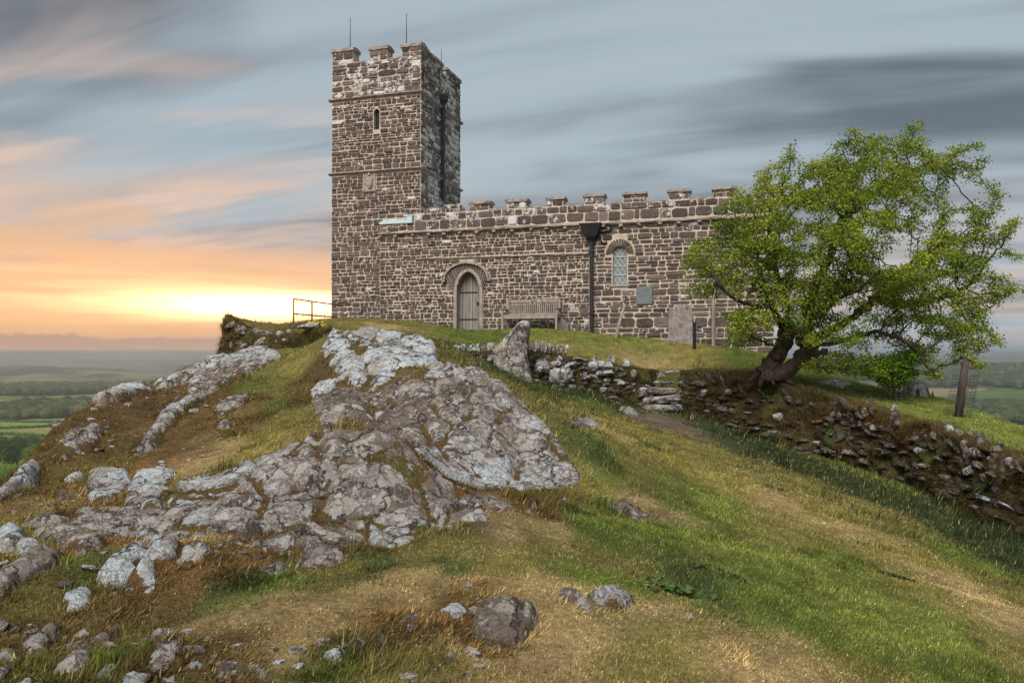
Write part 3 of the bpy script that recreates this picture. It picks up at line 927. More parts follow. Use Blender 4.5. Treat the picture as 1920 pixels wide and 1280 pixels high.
# ------------------------------------------------------------------ vegetation map
PAL = {  # colour, blade height
    "G": ((0.120, 0.165, 0.026), 0.026), "B": ((0.192, 0.228, 0.044), 0.030), "O": ((0.220, 0.195, 0.056), 0.022), "T": ((0.440, 0.325, 0.150), 0.018),
    "M": ((0.132, 0.082, 0.029), 0.026), "D": ((0.038, 0.056, 0.018), 0.055), "S": ((0.20, 0.150, 0.115), 0.004), "R": ((0.235, 0.140, 0.052), 0.022),
    "L": ((0.26, 0.225, 0.06), 0.030), "K": ((0.068, 0.105, 0.026), 0.030),
}
TYPES = list(PAL)
VEG = [  # (px, py, type, size)
    (1250, 1000, "G"), (1350, 1030, "B"), (1450, 1080, "G"), (1600, 1130, "B"), (1750, 1185, "B"), (1850, 1265, "G"), (1150, 1000, "G"), (1350, 950, "B"), (1280, 930, "G"), (1100, 985, "G"), (1220, 950, "T"),
    (1300, 880, "L"), (1450, 935, "T"), (1600, 995, "T"), (1750, 1072, "T"), (1900, 1160, "T"), (1380, 905, "L"), (1530, 960, "L"), (1680, 1035, "L"), (1830, 1115, "T"),
    (1450, 985, "O"), (1550, 1040, "G"), (1650, 1070, "O"), (1500, 900, "O"), (1650, 960, "O"), (1800, 1040, "G"), (1900, 1100, "O"), (1880, 1220, "O"),
    (1340, 805, "D"), (1420, 840, "D"), (1500, 872, "D"), (1570, 900, "D"), (1650, 932, "D"), (1730, 965, "D"), (1800, 1000, "D"), (1900, 1050, "D"), (1000, 728, "D"), (1080, 738, "D"), (1150, 760, "D"), (1020, 742, "O"), (1110, 755, "G"),
    (1200, 900, "O"), (1150, 830, "O"), (1100, 790, "T"), (1070, 772, "L"), (1180, 800, "L"), (1240, 792, "S"), (1274, 738, "K"), (1280, 757, "K"), (1274, 712, "O"), (1282, 775, "D"), (1265, 790, "S"), (1215, 788, "S"), (1240, 850, "L"), (1300, 840, "O"), (1190, 960, "S"), (1180, 935, "T"), (1150, 880, "G"), (1230, 880, "O"), (1130, 850, "K"),
    (900, 1090, "T"), (1000, 1245, "T"), (1150, 1200, "T"), (1350, 1200, "T"), (1250, 1160, "O"), (700, 1100, "T"), (1000, 1020, "O"), (820, 1040, "O"), (1300, 1262, "O"), (1600, 1250, "O"), (1450, 1235, "T"), (1400, 1260, "T"), (500, 1150, "T"), (600, 1130, "T"), (800, 1110, "T"), (1050, 1090, "T"), (1200, 1130, "T"),
    (560, 1085, "O"), (450, 1110, "K"), (500, 1105, "G"), (660, 1075, "K"), (760, 1055, "O"), (930, 1060, "O"), (1100, 1060, "G"), (1300, 1080, "K"), (1400, 1130, "G"), (1500, 1180, "G"), (1150, 1040, "O"), (880, 1000, "O"), (960, 975, "T"), (900, 970, "S"), (1020, 960, "M"), (1060, 985, "T"), (880, 1075, "K"),
    (400, 1200, "M"), (200, 1200, "M"), (100, 1100, "M"), (50, 1180, "M"), (700, 1170, "R"), (760, 1200, "M"), (640, 1230, "M"), (860, 1150, "M"), (560, 1230, "T"), (640, 1180, "T"), (460, 1230, "M"), (820, 1235, "T"), (340, 1170, "M"), (420, 1160, "T"), (320, 1260, "M"), (250, 1190, "O"), (900, 1110, "R"), (860, 1195, "R"), (620, 1255, "G"), (780, 1260, "O"), (1080, 1165, "T"), (1030, 1210, "T"), (240, 1240, "G"), (1220, 1230, "O"),
    (250, 780, "M"), (350, 765, "M"), (150, 868, "M"), (430, 740, "M"), (400, 780, "R"), (200, 850, "M"), (280, 760, "M"), (330, 820, "M"), (470, 830, "L"), (400, 850, "T"), (350, 875, "T"), (300, 880, "R"), (450, 870, "L"), (560, 820, "T"), (520, 762, "G"), (500, 720, "G"), (550, 690, "L"), (580, 680, "O"), (470, 790, "M"), (520, 840, "L"), (540, 790, "O"), (600, 800, "O"), (240, 880, "R"), (180, 870, "O"), (480, 740, "M"), (560, 750, "M"), (600, 690, "M"),
    (50, 960, "R"), (100, 960, "T"), (20, 975, "O"), (150, 960, "M"), (60, 1060, "M"), (250, 1000, "R"), (100, 1000, "O"), (160, 1030, "R"), (330, 1010, "T"), (360, 950, "R"), (480, 1040, "R"), (420, 1050, "M"), (380, 1060, "R"), (150, 1080, "K"), (120, 1060, "G"), (560, 1010, "M"), (640, 1020, "M"), (700, 1040, "M"), (300, 1110, "M"), (230, 1140, "M"), (350, 1090, "R"), (80, 1140, "O"), (60, 1110, "O"),
    (650, 745, "M"), (700, 790, "M"), (640, 790, "M"), (750, 800, "M"), (850, 890, "M"), (1080, 930, "M"), (1110, 900, "L"), (1120, 940, "G"),
    (700, 610, "T"), (650, 612, "L"), (800, 615, "O"), (850, 622, "G"), (900, 630, "G"), (1000, 625, "B"), (1100, 640, "B"), (1050, 650, "L"), (1300, 660, "L"), (1200, 645, "B"), (1200, 680, "T"), (1150, 672, "L"), (1300, 680, "L"), (1380, 672, "G"), (1400, 700, "M"), (1270, 690, "T"), (1600, 728, "G"), (1560, 720, "B"), (1700, 765, "B"), (1800, 780, "B"), (1870, 800, "B"), (1650, 740, "B"), (1500, 715, "G"), (1500, 700, "B"),
    (440, 605, "R"), (480, 610, "O"), (560, 610, "M"), (610, 615, "B"), (590, 612, "O"),
]
vp = hit([v[0] for v in VEG], [v[1] for v in VEG])
veg_xy = vp[:, :2]
veg_r = 0.16 + 0.045 * vp[:, 1]
veg_r2 = np.maximum(veg_r, 0.11 * vp[:, 1])      # grazing view: points stand further apart in depth
veg_t = np.array([TYPES.index(v[2]) for v in VEG])
ONEHOT = np.eye(len(TYPES))[veg_t]


def veg_weights(x, y):
    x = np.ravel(x); y = np.ravel(y)
    out = np.empty((len(x), len(TYPES)))
    for i in range(0, len(x), 20000):
        xs, ys = x[i:i + 20000], y[i:i + 20000]
        wx = xs + 0.30 * fbm(xs * 1.1, ys * 0.8, oct=4, rough=.6, seed=31)
        wy = ys + 0.55 * fbm(xs * 1.0, ys * 0.7, oct=4, rough=.6, seed=41)
        d2 = ((wx[:, None] - veg_xy[None, :, 0]) / veg_r) ** 2 + ((wy[:, None] - veg_xy[None, :, 1]) / veg_r2) ** 2
        W = (1.0 / (0.15 + d2) ** 2.2) @ ONEHOT
        out[i:i + 20000] = W / W.sum(1, keepdims=True)
    return out


PCOL = np.array([PAL[t][0] for t in TYPES]); PHGT = np.array([PAL[t][1] for t in TYPES])
VW = veg_weights(GX, GY)

# ------------------------------------------------------------------ ground sheet of the hilltop
def tuss(x, y):
    return 0.030 * fbm(x * 1.3, y * 1.3, oct=3, seed=51) + 0.012 * fbm(x * 5.0, y * 5.0, oct=3, seed=52)


ZG = H0.Z + tuss(GX, GY)
moss_w = (VW[:, TYPES.index("M")] + VW[:, TYPES.index("R")]).reshape(GX.shape)
ZG = ZG + moss_w * (0.10 * fbm(GX * 2.9, GY * 2.9, oct=5, rough=.62, seed=57))
HG = Grid(gx_, gy_, ZG.copy())
sdr = SDROCK.Z
ZS = ZG - 0.16 * sstep(sdr, 0.03, 0.16)
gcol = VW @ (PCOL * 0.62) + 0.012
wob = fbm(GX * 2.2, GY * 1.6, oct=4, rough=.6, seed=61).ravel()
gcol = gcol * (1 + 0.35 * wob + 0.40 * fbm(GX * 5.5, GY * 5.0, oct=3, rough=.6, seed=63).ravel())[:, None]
ny, nx = GX.shape
ii = (np.arange(ny - 1)[:, None] * nx + np.arange(nx - 1)[None, :])
Q = np.stack([ii, ii + 1, ii + nx + 1, ii + nx], -1).reshape(-1, 4)
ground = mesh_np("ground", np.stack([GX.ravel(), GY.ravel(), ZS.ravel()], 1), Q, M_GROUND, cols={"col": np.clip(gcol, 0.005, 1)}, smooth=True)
tag(ground, kind="structure")


MOSSPTS = []


def build_rock(k):
    lab, _, rise, rnd, lich, csize = ROCKS[k]
    poly = rock_world[k]
    lo, hi = poly.min(0) - 0.16, poly.max(0) + 0.16
    dist = max(3.0, float(np.median(poly[:, 1])))
    step = float(np.clip(0.0042 * dist, 0.014, 0.06))
    area = (hi[0] - lo[0]) * (hi[1] - lo[1])
    step = max(step, math.sqrt(area / 45000.0))
    xs = np.arange(lo[0], hi[0] + step, step); ys = np.arange(lo[1], hi[1] + step, step)
    X, Y = np.meshgrid(xs, ys)
    wx = X + 0.045 * fbm(X * 6, Y * 6, oct=3, seed=71); wy = Y + 0.045 * fbm(X * 6, Y * 6, oct=3, seed=72)
    s = sdf(poly, wx, wy)
    keep_v = s > -0.11
    base = H0(X, Y)
    rnd = rnd * 0.7
    t = np.clip(s / rnd, 0, 1)
    prof = np.sqrt(np.maximum(1 - (1 - t) ** 2, 0))
    z = base + (0.85 if area < 0.6 else 1.15) * rise * prof - 0.9 * np.maximum(-s, 0) - 0.02
    big = min(1.0, math.sqrt(area) / 1.2)
    # fractured, bedded relief
    cx = (X * 0.86 + Y * 0.50); cy = (-X * 0.50 + Y * 0.86)
    wpx = cx + 0.25 * fbm(X * 1.4, Y * 1.4, oct=4, seed=73); wpy = cy * 0.62 + 0.25 * fbm(X * 1.4, Y * 1.4, oct=4, seed=74)
    f1, f2, cid = voro(wpx / csize, wpy / csize, seed=75 + k)
    g1, g2, gid = voro(wpx / csize * 2.7, wpy / csize * 2.2, seed=175 + k)
    crack = 1 - sstep(f2 - f1, 0.0, 0.13)
    fine = 1 - sstep(g2 - g1, 0.0, 0.16)
    brk = fbm(X * 0.9, Y * 0.9, oct=2, seed=77)
    amp = sstep(s, 0.0, 0.12)
    rel = 0.09 * fbm(X * 1.5, Y * 1.3, oct=5, rough=0.55, seed=81) * big + 0.05 * fbm(X * 6, Y * 6, oct=5, rough=0.6, seed=83) * (0.40 + 0.25 * big)
    rid = 1 - np.abs(fbm(wpx * 2.4, wpy * 5.2, oct=4, rough=0.6, seed=85))
    rel = rel + 0.055 * big * (rid - 0.75) + 0.06 * big * (cid - 0.5)
    ter = z + rel
    q = 0.075
    ter2 = (np.floor(ter / q) + sstep(ter / q - np.floor(ter / q), 0.25, 0.75)) * q
    rel = rel + 0.35 * big * (ter2 - ter) * sstep(brk, -0.2, 0.4)
    rel = rel - 0.065 * big * crack * sstep(brk, -0.35, 0.15) - 0.018 * big * fine * sstep(-brk, -0.25, 0.3)
    dc = np.full(X.shape, 9.0)
    for cw in crack_world:
        if (cw[:, 0].max() > lo[0]) and (cw[:, 0].min() < hi[0]) and (cw[:, 1].max() > lo[1]) and (cw[:, 1].min() < hi[1]):
            dc = np.minimum(dc, dist_line(cw, wx, wy))
    jw = 0.018 + 0.0024 * dist
    joint = np.exp(-(dc / (jw * (1 + 0.5 * fbm(X * 3, Y * 3, oct=2, seed=87)))) ** 2)
    rel = rel - 0.075 * joint + 0.03 * big * sstep(fbm(X * 1.2, Y * 1.2, oct=2, seed=86), -.2, .3) * np.exp(-((dc - 0.16) / 0.10) ** 2)
    if area < 0.8:        # knock the small stones into facets
        rk = np.random.default_rng(900 + k)
        cx0, cy0 = poly.mean(0)
        hr = 1.15 * rise
        for q in range(4):
            a_ = rk.uniform(0, 2 * math.pi); sl_ = rk.uniform(0.15, 0.7)
            pl_ = hr * rk.uniform(0.62, 0.95) + sl_ * ((X - cx0) * math.cos(a_) + (Y - cy0) * math.sin(a_))
            z = np.minimum(z, np.maximum(base + pl_, base - 0.02))
    z = z + rel * (0.25 + 0.75 * amp)
    edge = 1 - sstep(s, -0.02, 0.02 + 0.11 * big)
    low = sstep(-rel, 0.02, 0.09)
    moss = np.clip(0.75 * joint * sstep(fbm(X * 2, Y * 2, oct=2, seed=89), -0.5, 0.1) + 0.52 * edge + 0.58 * crack * sstep(brk, -0.35, 0.15) * big + 0.36 * low + 0.24 * big * sstep(fbm(X * 1.7, Y * 1.7, oct=3, seed=88), 0.12, 0.5), 0, 1)
    lichv = lich - 0.13 + 0.80 * fbm(X * 0.8, Y * 0.6, oct=4, rough=.6, seed=91)
    n = len(xs)
    idx = (np.arange(len(ys) - 1)[:, None] * n + np.arange(n - 1)[None, :])
    kf = keep_v[:-1, :-1] & keep_v[1:, :-1] & keep_v[:-1, 1:] & keep_v[1:, 1:]
    i0 = idx[kf]
    Q = np.stack([i0, i0 + 1, i0 + n + 1, i0 + n], -1)
    used = np.unique(Q)
    remap = np.full(X.size, -1); remap[used] = np.arange(len(used))
    V = np.stack([X.ravel(), Y.ravel(), z.ravel()], 1)[used]
    small = area < 0.6
    mv = moss.ravel()[used]
    wmv = mv + 0.6 * fbm(V[:, 0] * 6, V[:, 1] * 6, oct=3, seed=95)
    MOSSPTS.append(V[(wmv > 0.52)])
    o = mesh_np("boulder" if small else "rock_outcrop", V, remap[Q], M_ROCK, attrs={"moss": moss.ravel()[used], "lich": lichv.ravel()[used]}, smooth=True)
    tag(o, lab, "rock", "rocks breaking through the hilltop turf")
    return o


for k in range(len(ROCKS)):
    build_rock(k)

# ---- loose rubble and small rock ends showing through the moss
RB = MB()
rr_ = np.random.default_rng(321)
cnt = 0
while cnt < 230:
    px, py = rr_.uniform(-30, 900), rr_.uniform(720, 1300)
    if py < 1290 and px > 640 and py < 1060: continue
    h_ = hit(px, py)[0]
    w_ = veg_weights(h_[:1], h_[1:2])[0]
    mw = w_[TYPES.index("M")] + w_[TYPES.index("R")] + 0.35 * w_[TYPES.index("T")]
    if rr_.random() > mw * 1.1 or SDROCK(h_[0], h_[1]) > 0.0: continue
    if vnoise(np.array([h_[0] * 1.6]), np.array([h_[1] * 1.6]), seed=44)[0] < -0.1: continue
    s_ = rr_.uniform(0.012, 0.045) * (1.0 if rr_.random() < .85 else 1.9) * (0.6 + 0.055 * h_[1])
    V, T = rock_shape((s_, s_ * rr_.uniform(.6, 1.0), s_ * rr_.uniform(.25, .5)), 2, 5, .28, cnt, 1.5)
    Rm = rotmat(rr_.normal(0, .25), rr_.normal(0, .25), rr_.uniform(0, 6.28))
    RB.raw(V @ Rm.T + [h_[0], h_[1], float(HG(h_[0], h_[1])) + s_ * 0.04], None, T, moss=rr_.uniform(0, .3), lich=rr_.uniform(.05, .75))
    cnt += 1
rb_ = RB.build("rubble", M_ROCK)
tag(rb_, kind="stuff")
# ------------------------------------------------------------------ church
YAW = math.radians(16.8)
CY, SY = math.cos(YAW), math.sin(YAW)
CHO = pix(877, 618, 26.5)          # door sill: origin of the church
Z0 = float(CHO[2])


def wall_u(px, off=0.0):
    """where along the south wall (metres from the door) this photograph column falls; off = depth behind the wall face"""
    k = (px - 960.0) / FOCAL
    ox, oy = CHO[0] + off * SY, CHO[1] + off * CY
    return (oy * k - ox) / (CY + k * SY)


def wall_z(px, py, off=0.0):
    """height above the sill at this photograph point of the wall"""
    u = wall_u(px, off)
    Y = CHO[1] - u * SY + off * CY
    return float(pix(px, py, Y)[2]) - Z0


def side_y(px, ux):
    """distance behind the south wall plane on the cross wall at u = ux"""
    k = (px - 960.0) / FOCAL
    bx, by = CHO[0] + ux * CY, CHO[1] - ux * SY
    return (by * k - bx) / (SY - k * CY)


def to_world(u, y, z=0.0):
    return np.array([CHO[0] + u * CY + y * SY, CHO[1] - u * SY + y * CY, Z0 + z])


church = empty("church", tuple(CHO), -YAW)
tag(church, "small dark rubble church with a square battlemented west tower", "church")

TO = 0.22                                   # tower face stands this far behind the nave face
TU0, TU1 = wall_u(621, TO), wall_u(788, TO)
NU0, NU1 = wall_u(712), 9.95
TD = TO + 3.95
TY1 = TD
TZ_STR2, TZ_STR1 = wall_z(788, 172, TO), wall_z(788, 315, TO)
TZ_CREN = wall_z(735, 110, TO)
TZ_TOP = wall_z(775, 80, TO)
NZ_STR = 3.42
NZ_CREN, NZ_TOP = 4.07, 4.43
ZB = -1.6

DOOR_C, DOOR_HW = (wall_u(857) + wall_u(899)) / 2, (wall_u(899) - wall_u(857)) / 2 + 0.01
DOOR_SPR, DOOR_TOP = 1.35, wall_z(877, 509)
WIN_C, WIN_HW = (wall_u(1150) + wall_u(1175)) / 2, (wall_u(1175) - wall_u(1150)) / 2 + 0.015
WIN_Z0, WIN_TOP = wall_z(1162, 532), wall_z(1162, 461)
WIN_SPR = WIN_TOP - WIN_HW
SL_C, SL_HW = (wall_u(699, TO) + wall_u(711, TO)) / 2, 0.115
SL_Z0, SL_TOP = wall_z(705, 243, TO), wall_z(705, 204, TO)


def arch_top(c, hw, spr, top, u):
    """height of the opening's head at u (a pointed or round arch), None outside"""
    t = (u - c) / hw
    if abs(t) >= 1: return None
    rise = top - spr
    if rise > hw * 1.15:       # pointed: two arcs
        a = abs(t)
        return spr + rise * math.sqrt(max(0.0, 1 - a ** 1.75)) ** 1.05
    return spr + rise * math.sqrt(1 - t * t)


def opening_door(u): 
    a = arch_top(DOOR_C, DOOR_HW, DOOR_SPR, DOOR_TOP, u)
    return None if a is None else (-0.08, a)


def opening_win(u):
    a = arch_top(WIN_C, WIN_HW, WIN_SPR, WIN_TOP, u)
    return None if a is None else (WIN_Z0, a)


def opening_slit(u):
    a = arch_top(SL_C, SL_HW, SL_TOP - 0.14, SL_TOP, u)
    return None if a is None else (SL_Z0, a)


def strip_wall(mb, u0, u1, y0, y1, zb, top, opens):
    """a wall as upright blocks, leaving the openings free"""
    cuts = [u0, u1]
    for f, lo, hi in opens:
        cuts += list(np.linspace(lo, hi, 15))
    cuts = sorted(c for c in set(cuts) if u0 <= c <= u1)
    for a, c in zip(cuts[:-1], cuts[1:]):
        m = (a + c) / 2
        op = None
        for f, lo, hi in opens:
            if lo < m < hi: op = f(m)
        if op is None:
            mb.box((a, y0, zb), (c, y1, top))
        else:
            mb.box((a, y0, zb), (c, y1, op[0]))
            mb.box((a, y0, op[1]), (c, y1, top))


nave = MB()
strip_wall(nave, NU0 , NU1, 0.0, 0.7, ZB, NZ_STR + 0.29, [(opening_door, DOOR_C - DOOR_HW, DOOR_C + DOOR_HW), (opening_win, WIN_C - WIN_HW, WIN_C + WIN_HW)])
nave.box((NU1 - 0.7, 0.703, ZB), (NU1 - 0.003, 4.6, NZ_CREN - 0.004))
nave.box((TU1 + 0.02, 4.603, ZB), (NU1 - 0.006, 5.2, NZ_CREN))
nave.box((wall_u(775), 0.0, NZ_STR + 0.29), (NU1, 0.7, NZ_CREN))
nave_o = nave.build("nave", M_MORTAR, church)
tw = MB()
strip_wall(tw, TU0, TU1, TO, TO + 0.5, ZB, TZ_CREN, [(opening_slit, SL_C - SL_HW, SL_C + SL_HW)])
tw.box((TU0 + 0.003, TO + 0.503, ZB), (TU1 - 0.003, TY1, TZ_CREN - 0.35))
for lo, hi in (((TU0 + 0.003, TO + 0.503, TZ_CREN - 0.347), (TU0 + 0.45, TY1, TZ_CREN - 0.003)), ((TU1 - 0.45, TO + 0.503, TZ_CREN - 0.347), (TU1 - 0.003, TY1, TZ_CREN - 0.003)), ((TU0 + 0.453, TY1 - 0.45, TZ_CREN - 0.347), (TU1 - 0.453, TY1 - 0.003, TZ_CREN - 0.006))):
    tw.box(lo, hi)
tower_o = tw.build("tower", M_MORTAR, church)
rf = MB()
rf.raw([[TU1, 0.702, 3.7], [NU1 - 0.7, 0.702, 3.7], [NU1 - 0.7, 2.65, 4.3], [TU1, 2.65, 4.3], [TU1, 4.6, 3.7], [NU1 - 0.7, 4.6, 3.7]], [[0, 1, 2, 3], [3, 2, 5, 4]])
rf.build("roof", M_LEAD, church)

# ---- merlons with coping stones
MERLONS = []        # on the south faces: (u0, u1, z top, face offset)


def coping(mb, u0, u1, y0, y1, z0, h, seed, over=0.05, tone=0.5):
    r = np.random.default_rng(seed)
    n = 7
    us = np.linspace(u0 - over, u1 + over, n)
    V = []
    for i, u in enumerate(us):
        e = 1.0 if 0 < i < n - 1 else 0.0
        j = r.normal(0, 0.010, 6)
        V += [[u, y0 - over + j[0], z0 + j[1] * .5], [u, y0 - over + j[2], z0 + h * 0.62 + j[3]], [u, (y0 + y1) / 2, z0 + h * (0.92 + 0.08 * e) + j[4]], [u, y1 + over, z0 + h * 0.62], [u, y1 + over, z0]]
    Q = []
    for i in range(n - 1):
        for k in range(5):
            a, b2 = i * 5 + k, i * 5 + (k + 1) % 5
            Q.append([a, a + 5, b2 + 5, b2])
    T = [[0, 1, 2], [0, 2, 4], [2, 3, 4]]
    e = (n - 1) * 5
    T += [[e, e + 2, e + 1], [e, e + 4, e + 2], [e + 2, e + 4, e + 3]]
    mb.raw(V, Q, T)


def merlon(u0, u1, y0, y1, z0, z1, seed, cop=0.13):
    mb = MB()
    mb.box((u0, y0 + 0.004, z0 - 0.02), (u1, y1, z1 - cop))
    o = mb.build("merlon", M_MORTAR, church)
    c = MB()
    coping(c, u0, u1, y0, y1, z1 - cop, cop, seed)
    c.build("coping_stone", M_COPING, o)
    MERLONS.append((u0, u1, y0, z1 - cop))
    return o


for i, (a, c) in enumerate(((880, 916), (950, 986), (1026, 1056), (1095, 1131), (1169, 1209), (1254, 1293), (1338, 1381), (1432, 1476))):
    u0, u1 = wall_u(a), wall_u(c)
    merlon(u0, u1, 0.02, 0.50, NZ_CREN, wall_z((a + c) / 2, (375, 371, 367, 361, 357, 352, 347, 343)[i]), 200 + i)
TM = []
for i, (a, c, pt) in enumerate(((625, 660, 88), (691, 724, 84), (752, 788, 79))):
    u0, u1 = wall_u(a, TO), wall_u(c, TO)
    if i == 2: u1 = TU1
    if i == 0: u0 = TU0
    merlon(u0, u1, TO + 0.02, TO + 0.48, TZ_CREN, wall_z((a + c) / 2, pt, TO), 230 + i, 0.17)
for i, (a, c) in enumerate(((803, 829), (836, 862))):
    y0, y1 = side_y(a, TU1), side_y(c, TU1)
    y1 = min(y1, TY1)
    mb = MB(); mb.box((TU1 - 0.46, y0, TZ_CREN - 0.02), (TU1 - 0.004, y1, TZ_TOP - 0.17))
    o = mb.build("merlon", M_MORTAR, church)
    cc = MB(); coping(cc, 0, y1 - y0, -0.46, 0, 0, 0.17, 240 + i)
    V = np.concatenate(cc.v); W = V.copy()
    W[:, 0] = TU1 - 0.23 - (V[:, 1] + 0.23); W[:, 1] = y0 + V[:, 0]; W[:, 2] = V[:, 2] + TZ_TOP - 0.17
    cc.v = [W]
    cc.build("coping_stone", M_COPING, o)
# the corner merlon runs back along the east side
mb = MB(); yb = side_y(800, TU1); mb.box((TU1 - 0.46, TO + 0.483, TZ_CREN - 0.02), (TU1 - 0.004, yb, TZ_TOP - 0.17)); o = mb.build("merlon", M_MORTAR, church)
cc = MB(); coping(cc, 0, yb - TO - 0.40, -0.46, 0, 0, 0.17, 247)
V = np.concatenate(cc.v); W = V.copy(); W[:, 0] = TU1 - 0.23 - (V[:, 1] + 0.23); W[:, 1] = TO + 0.45 + V[:, 0]; W[:, 2] = V[:, 2] + TZ_TOP - 0.172
cc.v = [W]; cc.build("coping_stone", M_COPING, o)
for u0, u1, y0, y1 in ((TU0 + .004, TU0 + .46, TO + 1.3, TO + 2.1), (TU0 + .004, TU0 + .46, TO + 3.0, TY1), (TU0 + 1.2, TU0 + 2.1, TY1 - .46, TY1 - .004), (TU1 - 1.0, TU1 - .47, TY1 - .46, TY1 - .004)):
    mb = MB(); mb.box((u0, y0, TZ_CREN - 0.02), (u1, y1, TZ_TOP - 0.05)); mb.build("merlon", M_COPING, church)
# flat slabs in the crenels
for z, y, lst in ((NZ_CREN, 0.02, [(wall_u(a + 2), wall_u(c - 2)) for a, c in ((916, 950), (986, 1026), (1056, 1095), (1131, 1169), (1209, 1254), (1293, 1338), (1381, 1432))]), (TZ_CREN, TO + 0.02, [(wall_u(662, TO), wall_u(689, TO)), (wall_u(726, TO), wall_u(750, TO))])):
    for i, (a, c) in enumerate(lst):
        mb = MB(); coping(mb, a, c, y, y + 0.46, z - 0.02, 0.10, 260 + i, 0.03); mb.build("coping_stone", M_COPING, church)
for i, (a, c) in enumerate(((800, 803), (829, 836))):
    mb = MB()
    y0, y1 = side_y(a, TU1) + .01, side_y(c, TU1) - .01
    mb.box((TU1 - 0.47, y0, TZ_CREN - .01), (TU1 + 0.03, y1, TZ_CREN + 0.07)); mb.build("coping_stone", M_COPING, church)


# ---- rubble stones
def stone_geo(w, h, r, proud):
    """one rubble stone, local x across, y out of the wall (negative = outwards), z up; lower left corner at 0"""
    n = 10
    ang = np.arange(n) * 2 * math.pi / n + r.uniform(0, 0.6)
    e = r.uniform(0.32, 0.52)
    cx, sx = np.cos(ang), np.sin(ang)
    ox = np.sign(cx) * np.abs(cx) ** e * w / 2 * (1 + r.normal(0, 0.05, n)) + w / 2
    oz = np.sign(sx) * np.abs(sx) ** e * h / 2 * (1 + r.normal(0, 0.07, n)) + h / 2
    ox = np.clip(ox, 0, w); oz = np.clip(oz, -0.004, h + 0.004)
    ins = min(0.016, h * 0.16)
    ix = w / 2 + (ox - w / 2) * (1 - ins / (w / 2)); iz = h / 2 + (oz - h / 2) * (1 - ins / (h / 2))
    d = -proud
    jit = r.normal(0, 0.005, n)
    tilt = r.normal(0, 0.010)
    A = np.stack([ox, np.full(n, 0.03), oz], 1)
    B2 = np.stack([ox, np.full(n, d * 0.45), oz], 1)
    C2 = np.stack([ix, d + jit + tilt * (iz / h - 0.5), iz], 1)
    V = np.concatenate([A, B2, C2, [[w / 2 + r.normal(0, w * .08), d - abs(r.normal(0, 0.004)), h / 2]]])
    i = np.arange(n); k = (i + 1) % n
    Q = np.concatenate([np.stack([i, k, n + k, n + i], 1), np.stack([n + i, n + k, 2 * n + k, 2 * n + i], 1)])
    T = np.stack([2 * n + i, 2 * n + k, np.full(n, 3 * n)], 1)
    return V, Q, T


def rubble(u0, u1, z0, z1, seed, hmin, hmax, wmin, wmax, blocks=(), thin=0.35, joint=0.022, topfun=None):
    """irregular courses -> list of (u, z, w, h). blocks: functions (zlo, zhi) -> list of (a, b) to keep free"""
    r = np.random.default_rng(seed)
    out = []
    z = z0
    while z < z1 - 0.03:
        hmx = hmax * (0.75 + 0.5 * r.random())
        h = r.uniform(hmin, hmx)
        if z + h > z1 - hmin * 0.8: h = z1 - z
        free = [(u0, u1)]
        for f in blocks:
            for a, c in f(z, z + h):
                nf = []
                for s, e in free:
                    if c <= s or a >= e: nf.append((s, e))
                    else:
                        if a > s: nf.append((s, a))
                        if c < e: nf.append((c, e))
                free = nf
        for s, e in free:
            u = s
            ph = r.uniform(0, 6)
            while u < e - 0.02:
                w = r.uniform(wmin, wmax) * (0.6 + 0.4 * h / hmax) * r.choice([0.55, 1.0, 1.0, 1.4])
                if r.random() < 0.88: w = max(w, h * r.uniform(1.15, 2.0))
                if e - u - w < wmin * 0.7: w = e - u
                g = 0.86 * joint * r.uniform(0.5, 1.4)
                dz = 0.012 * math.sin(3 * u + ph)
                if h > 0.12 and r.random() < thin:
                    k = r.uniform(0.35, 0.65)
                    w1 = w
                    out.append((u + g / 2, z + g / 2 + dz, w1 - g, h * k - g * 0.9))
                    if w > 0.32 and r.random() < 0.55:
                        q = r.uniform(0.35, 0.65)
                        out.append((u + g / 2, z + h * k + g * 0.4 + dz, w * q - g, h * (1 - k) - g * 0.9))
                        out.append((u + w * q + g / 2, z + h * k + g * 0.4 + dz, w * (1 - q) - g, h * (1 - k) - g * 0.9))
                    else:
                        out.append((u + g / 2, z + h * k + g * 0.4 + dz, w - g, h * (1 - k) - g * 0.9))
                else:
                    sh = r.uniform(0.0, 0.018) if r.random() < 0.6 else 0
                    out.append((u + g / 2, z + g / 2 + dz + sh, w - g, h - g - sh * 1.5))
                u += w
        z += h
    return [s for s in out if s[2] > 0.035 and s[3] > 0.022]


def blk_arch(c, hw, z0, spr, top, pad):
    def f(a, b2):
        if b2 < z0 - 0.02 or a > top + pad: return []
        zz = a
        if zz < spr: return [(c - hw - pad, c + hw + pad)]
        t = (zz - spr) / (top + pad - spr)
        w = (hw + pad) * math.sqrt(max(0, 1 - t * t))
        return [(c - w, c + w)]
    return f


def blk_rect(a0, a1, z0, z1):
    return lambda lo, hi: [(a0, a1)] if hi > z0 + 0.01 and lo < z1 - 0.01 else []


ALLSTONES = []      # (visible size, V, Q, T, tone, lich)
stone_rng = np.random.default_rng(99)


def add_face(lst, fn, lich, dark=0.0, scale=1.0):
    for (u, z, w, h) in lst:
        pr = stone_rng.uniform(0.012, 0.038)
        V, Q, T = stone_geo(w, h, stone_rng, pr)
        V[:, 0] += u; V[:, 2] += z
        V = fn(V)
        tone = float(np.clip(stone_rng.beta(1.4, 2.6) - dark, 0, 1))
        li = lich(u, z) + stone_rng.normal(0, 0.16)
        if stone_rng.random() < 0.05: li += 0.35
        ALLSTONES.append((w * h * scale, V, Q, T, tone, li))


def front(y):
    def f(V):
        W = V.copy(); W[:, 1] += y
        return W
    return f


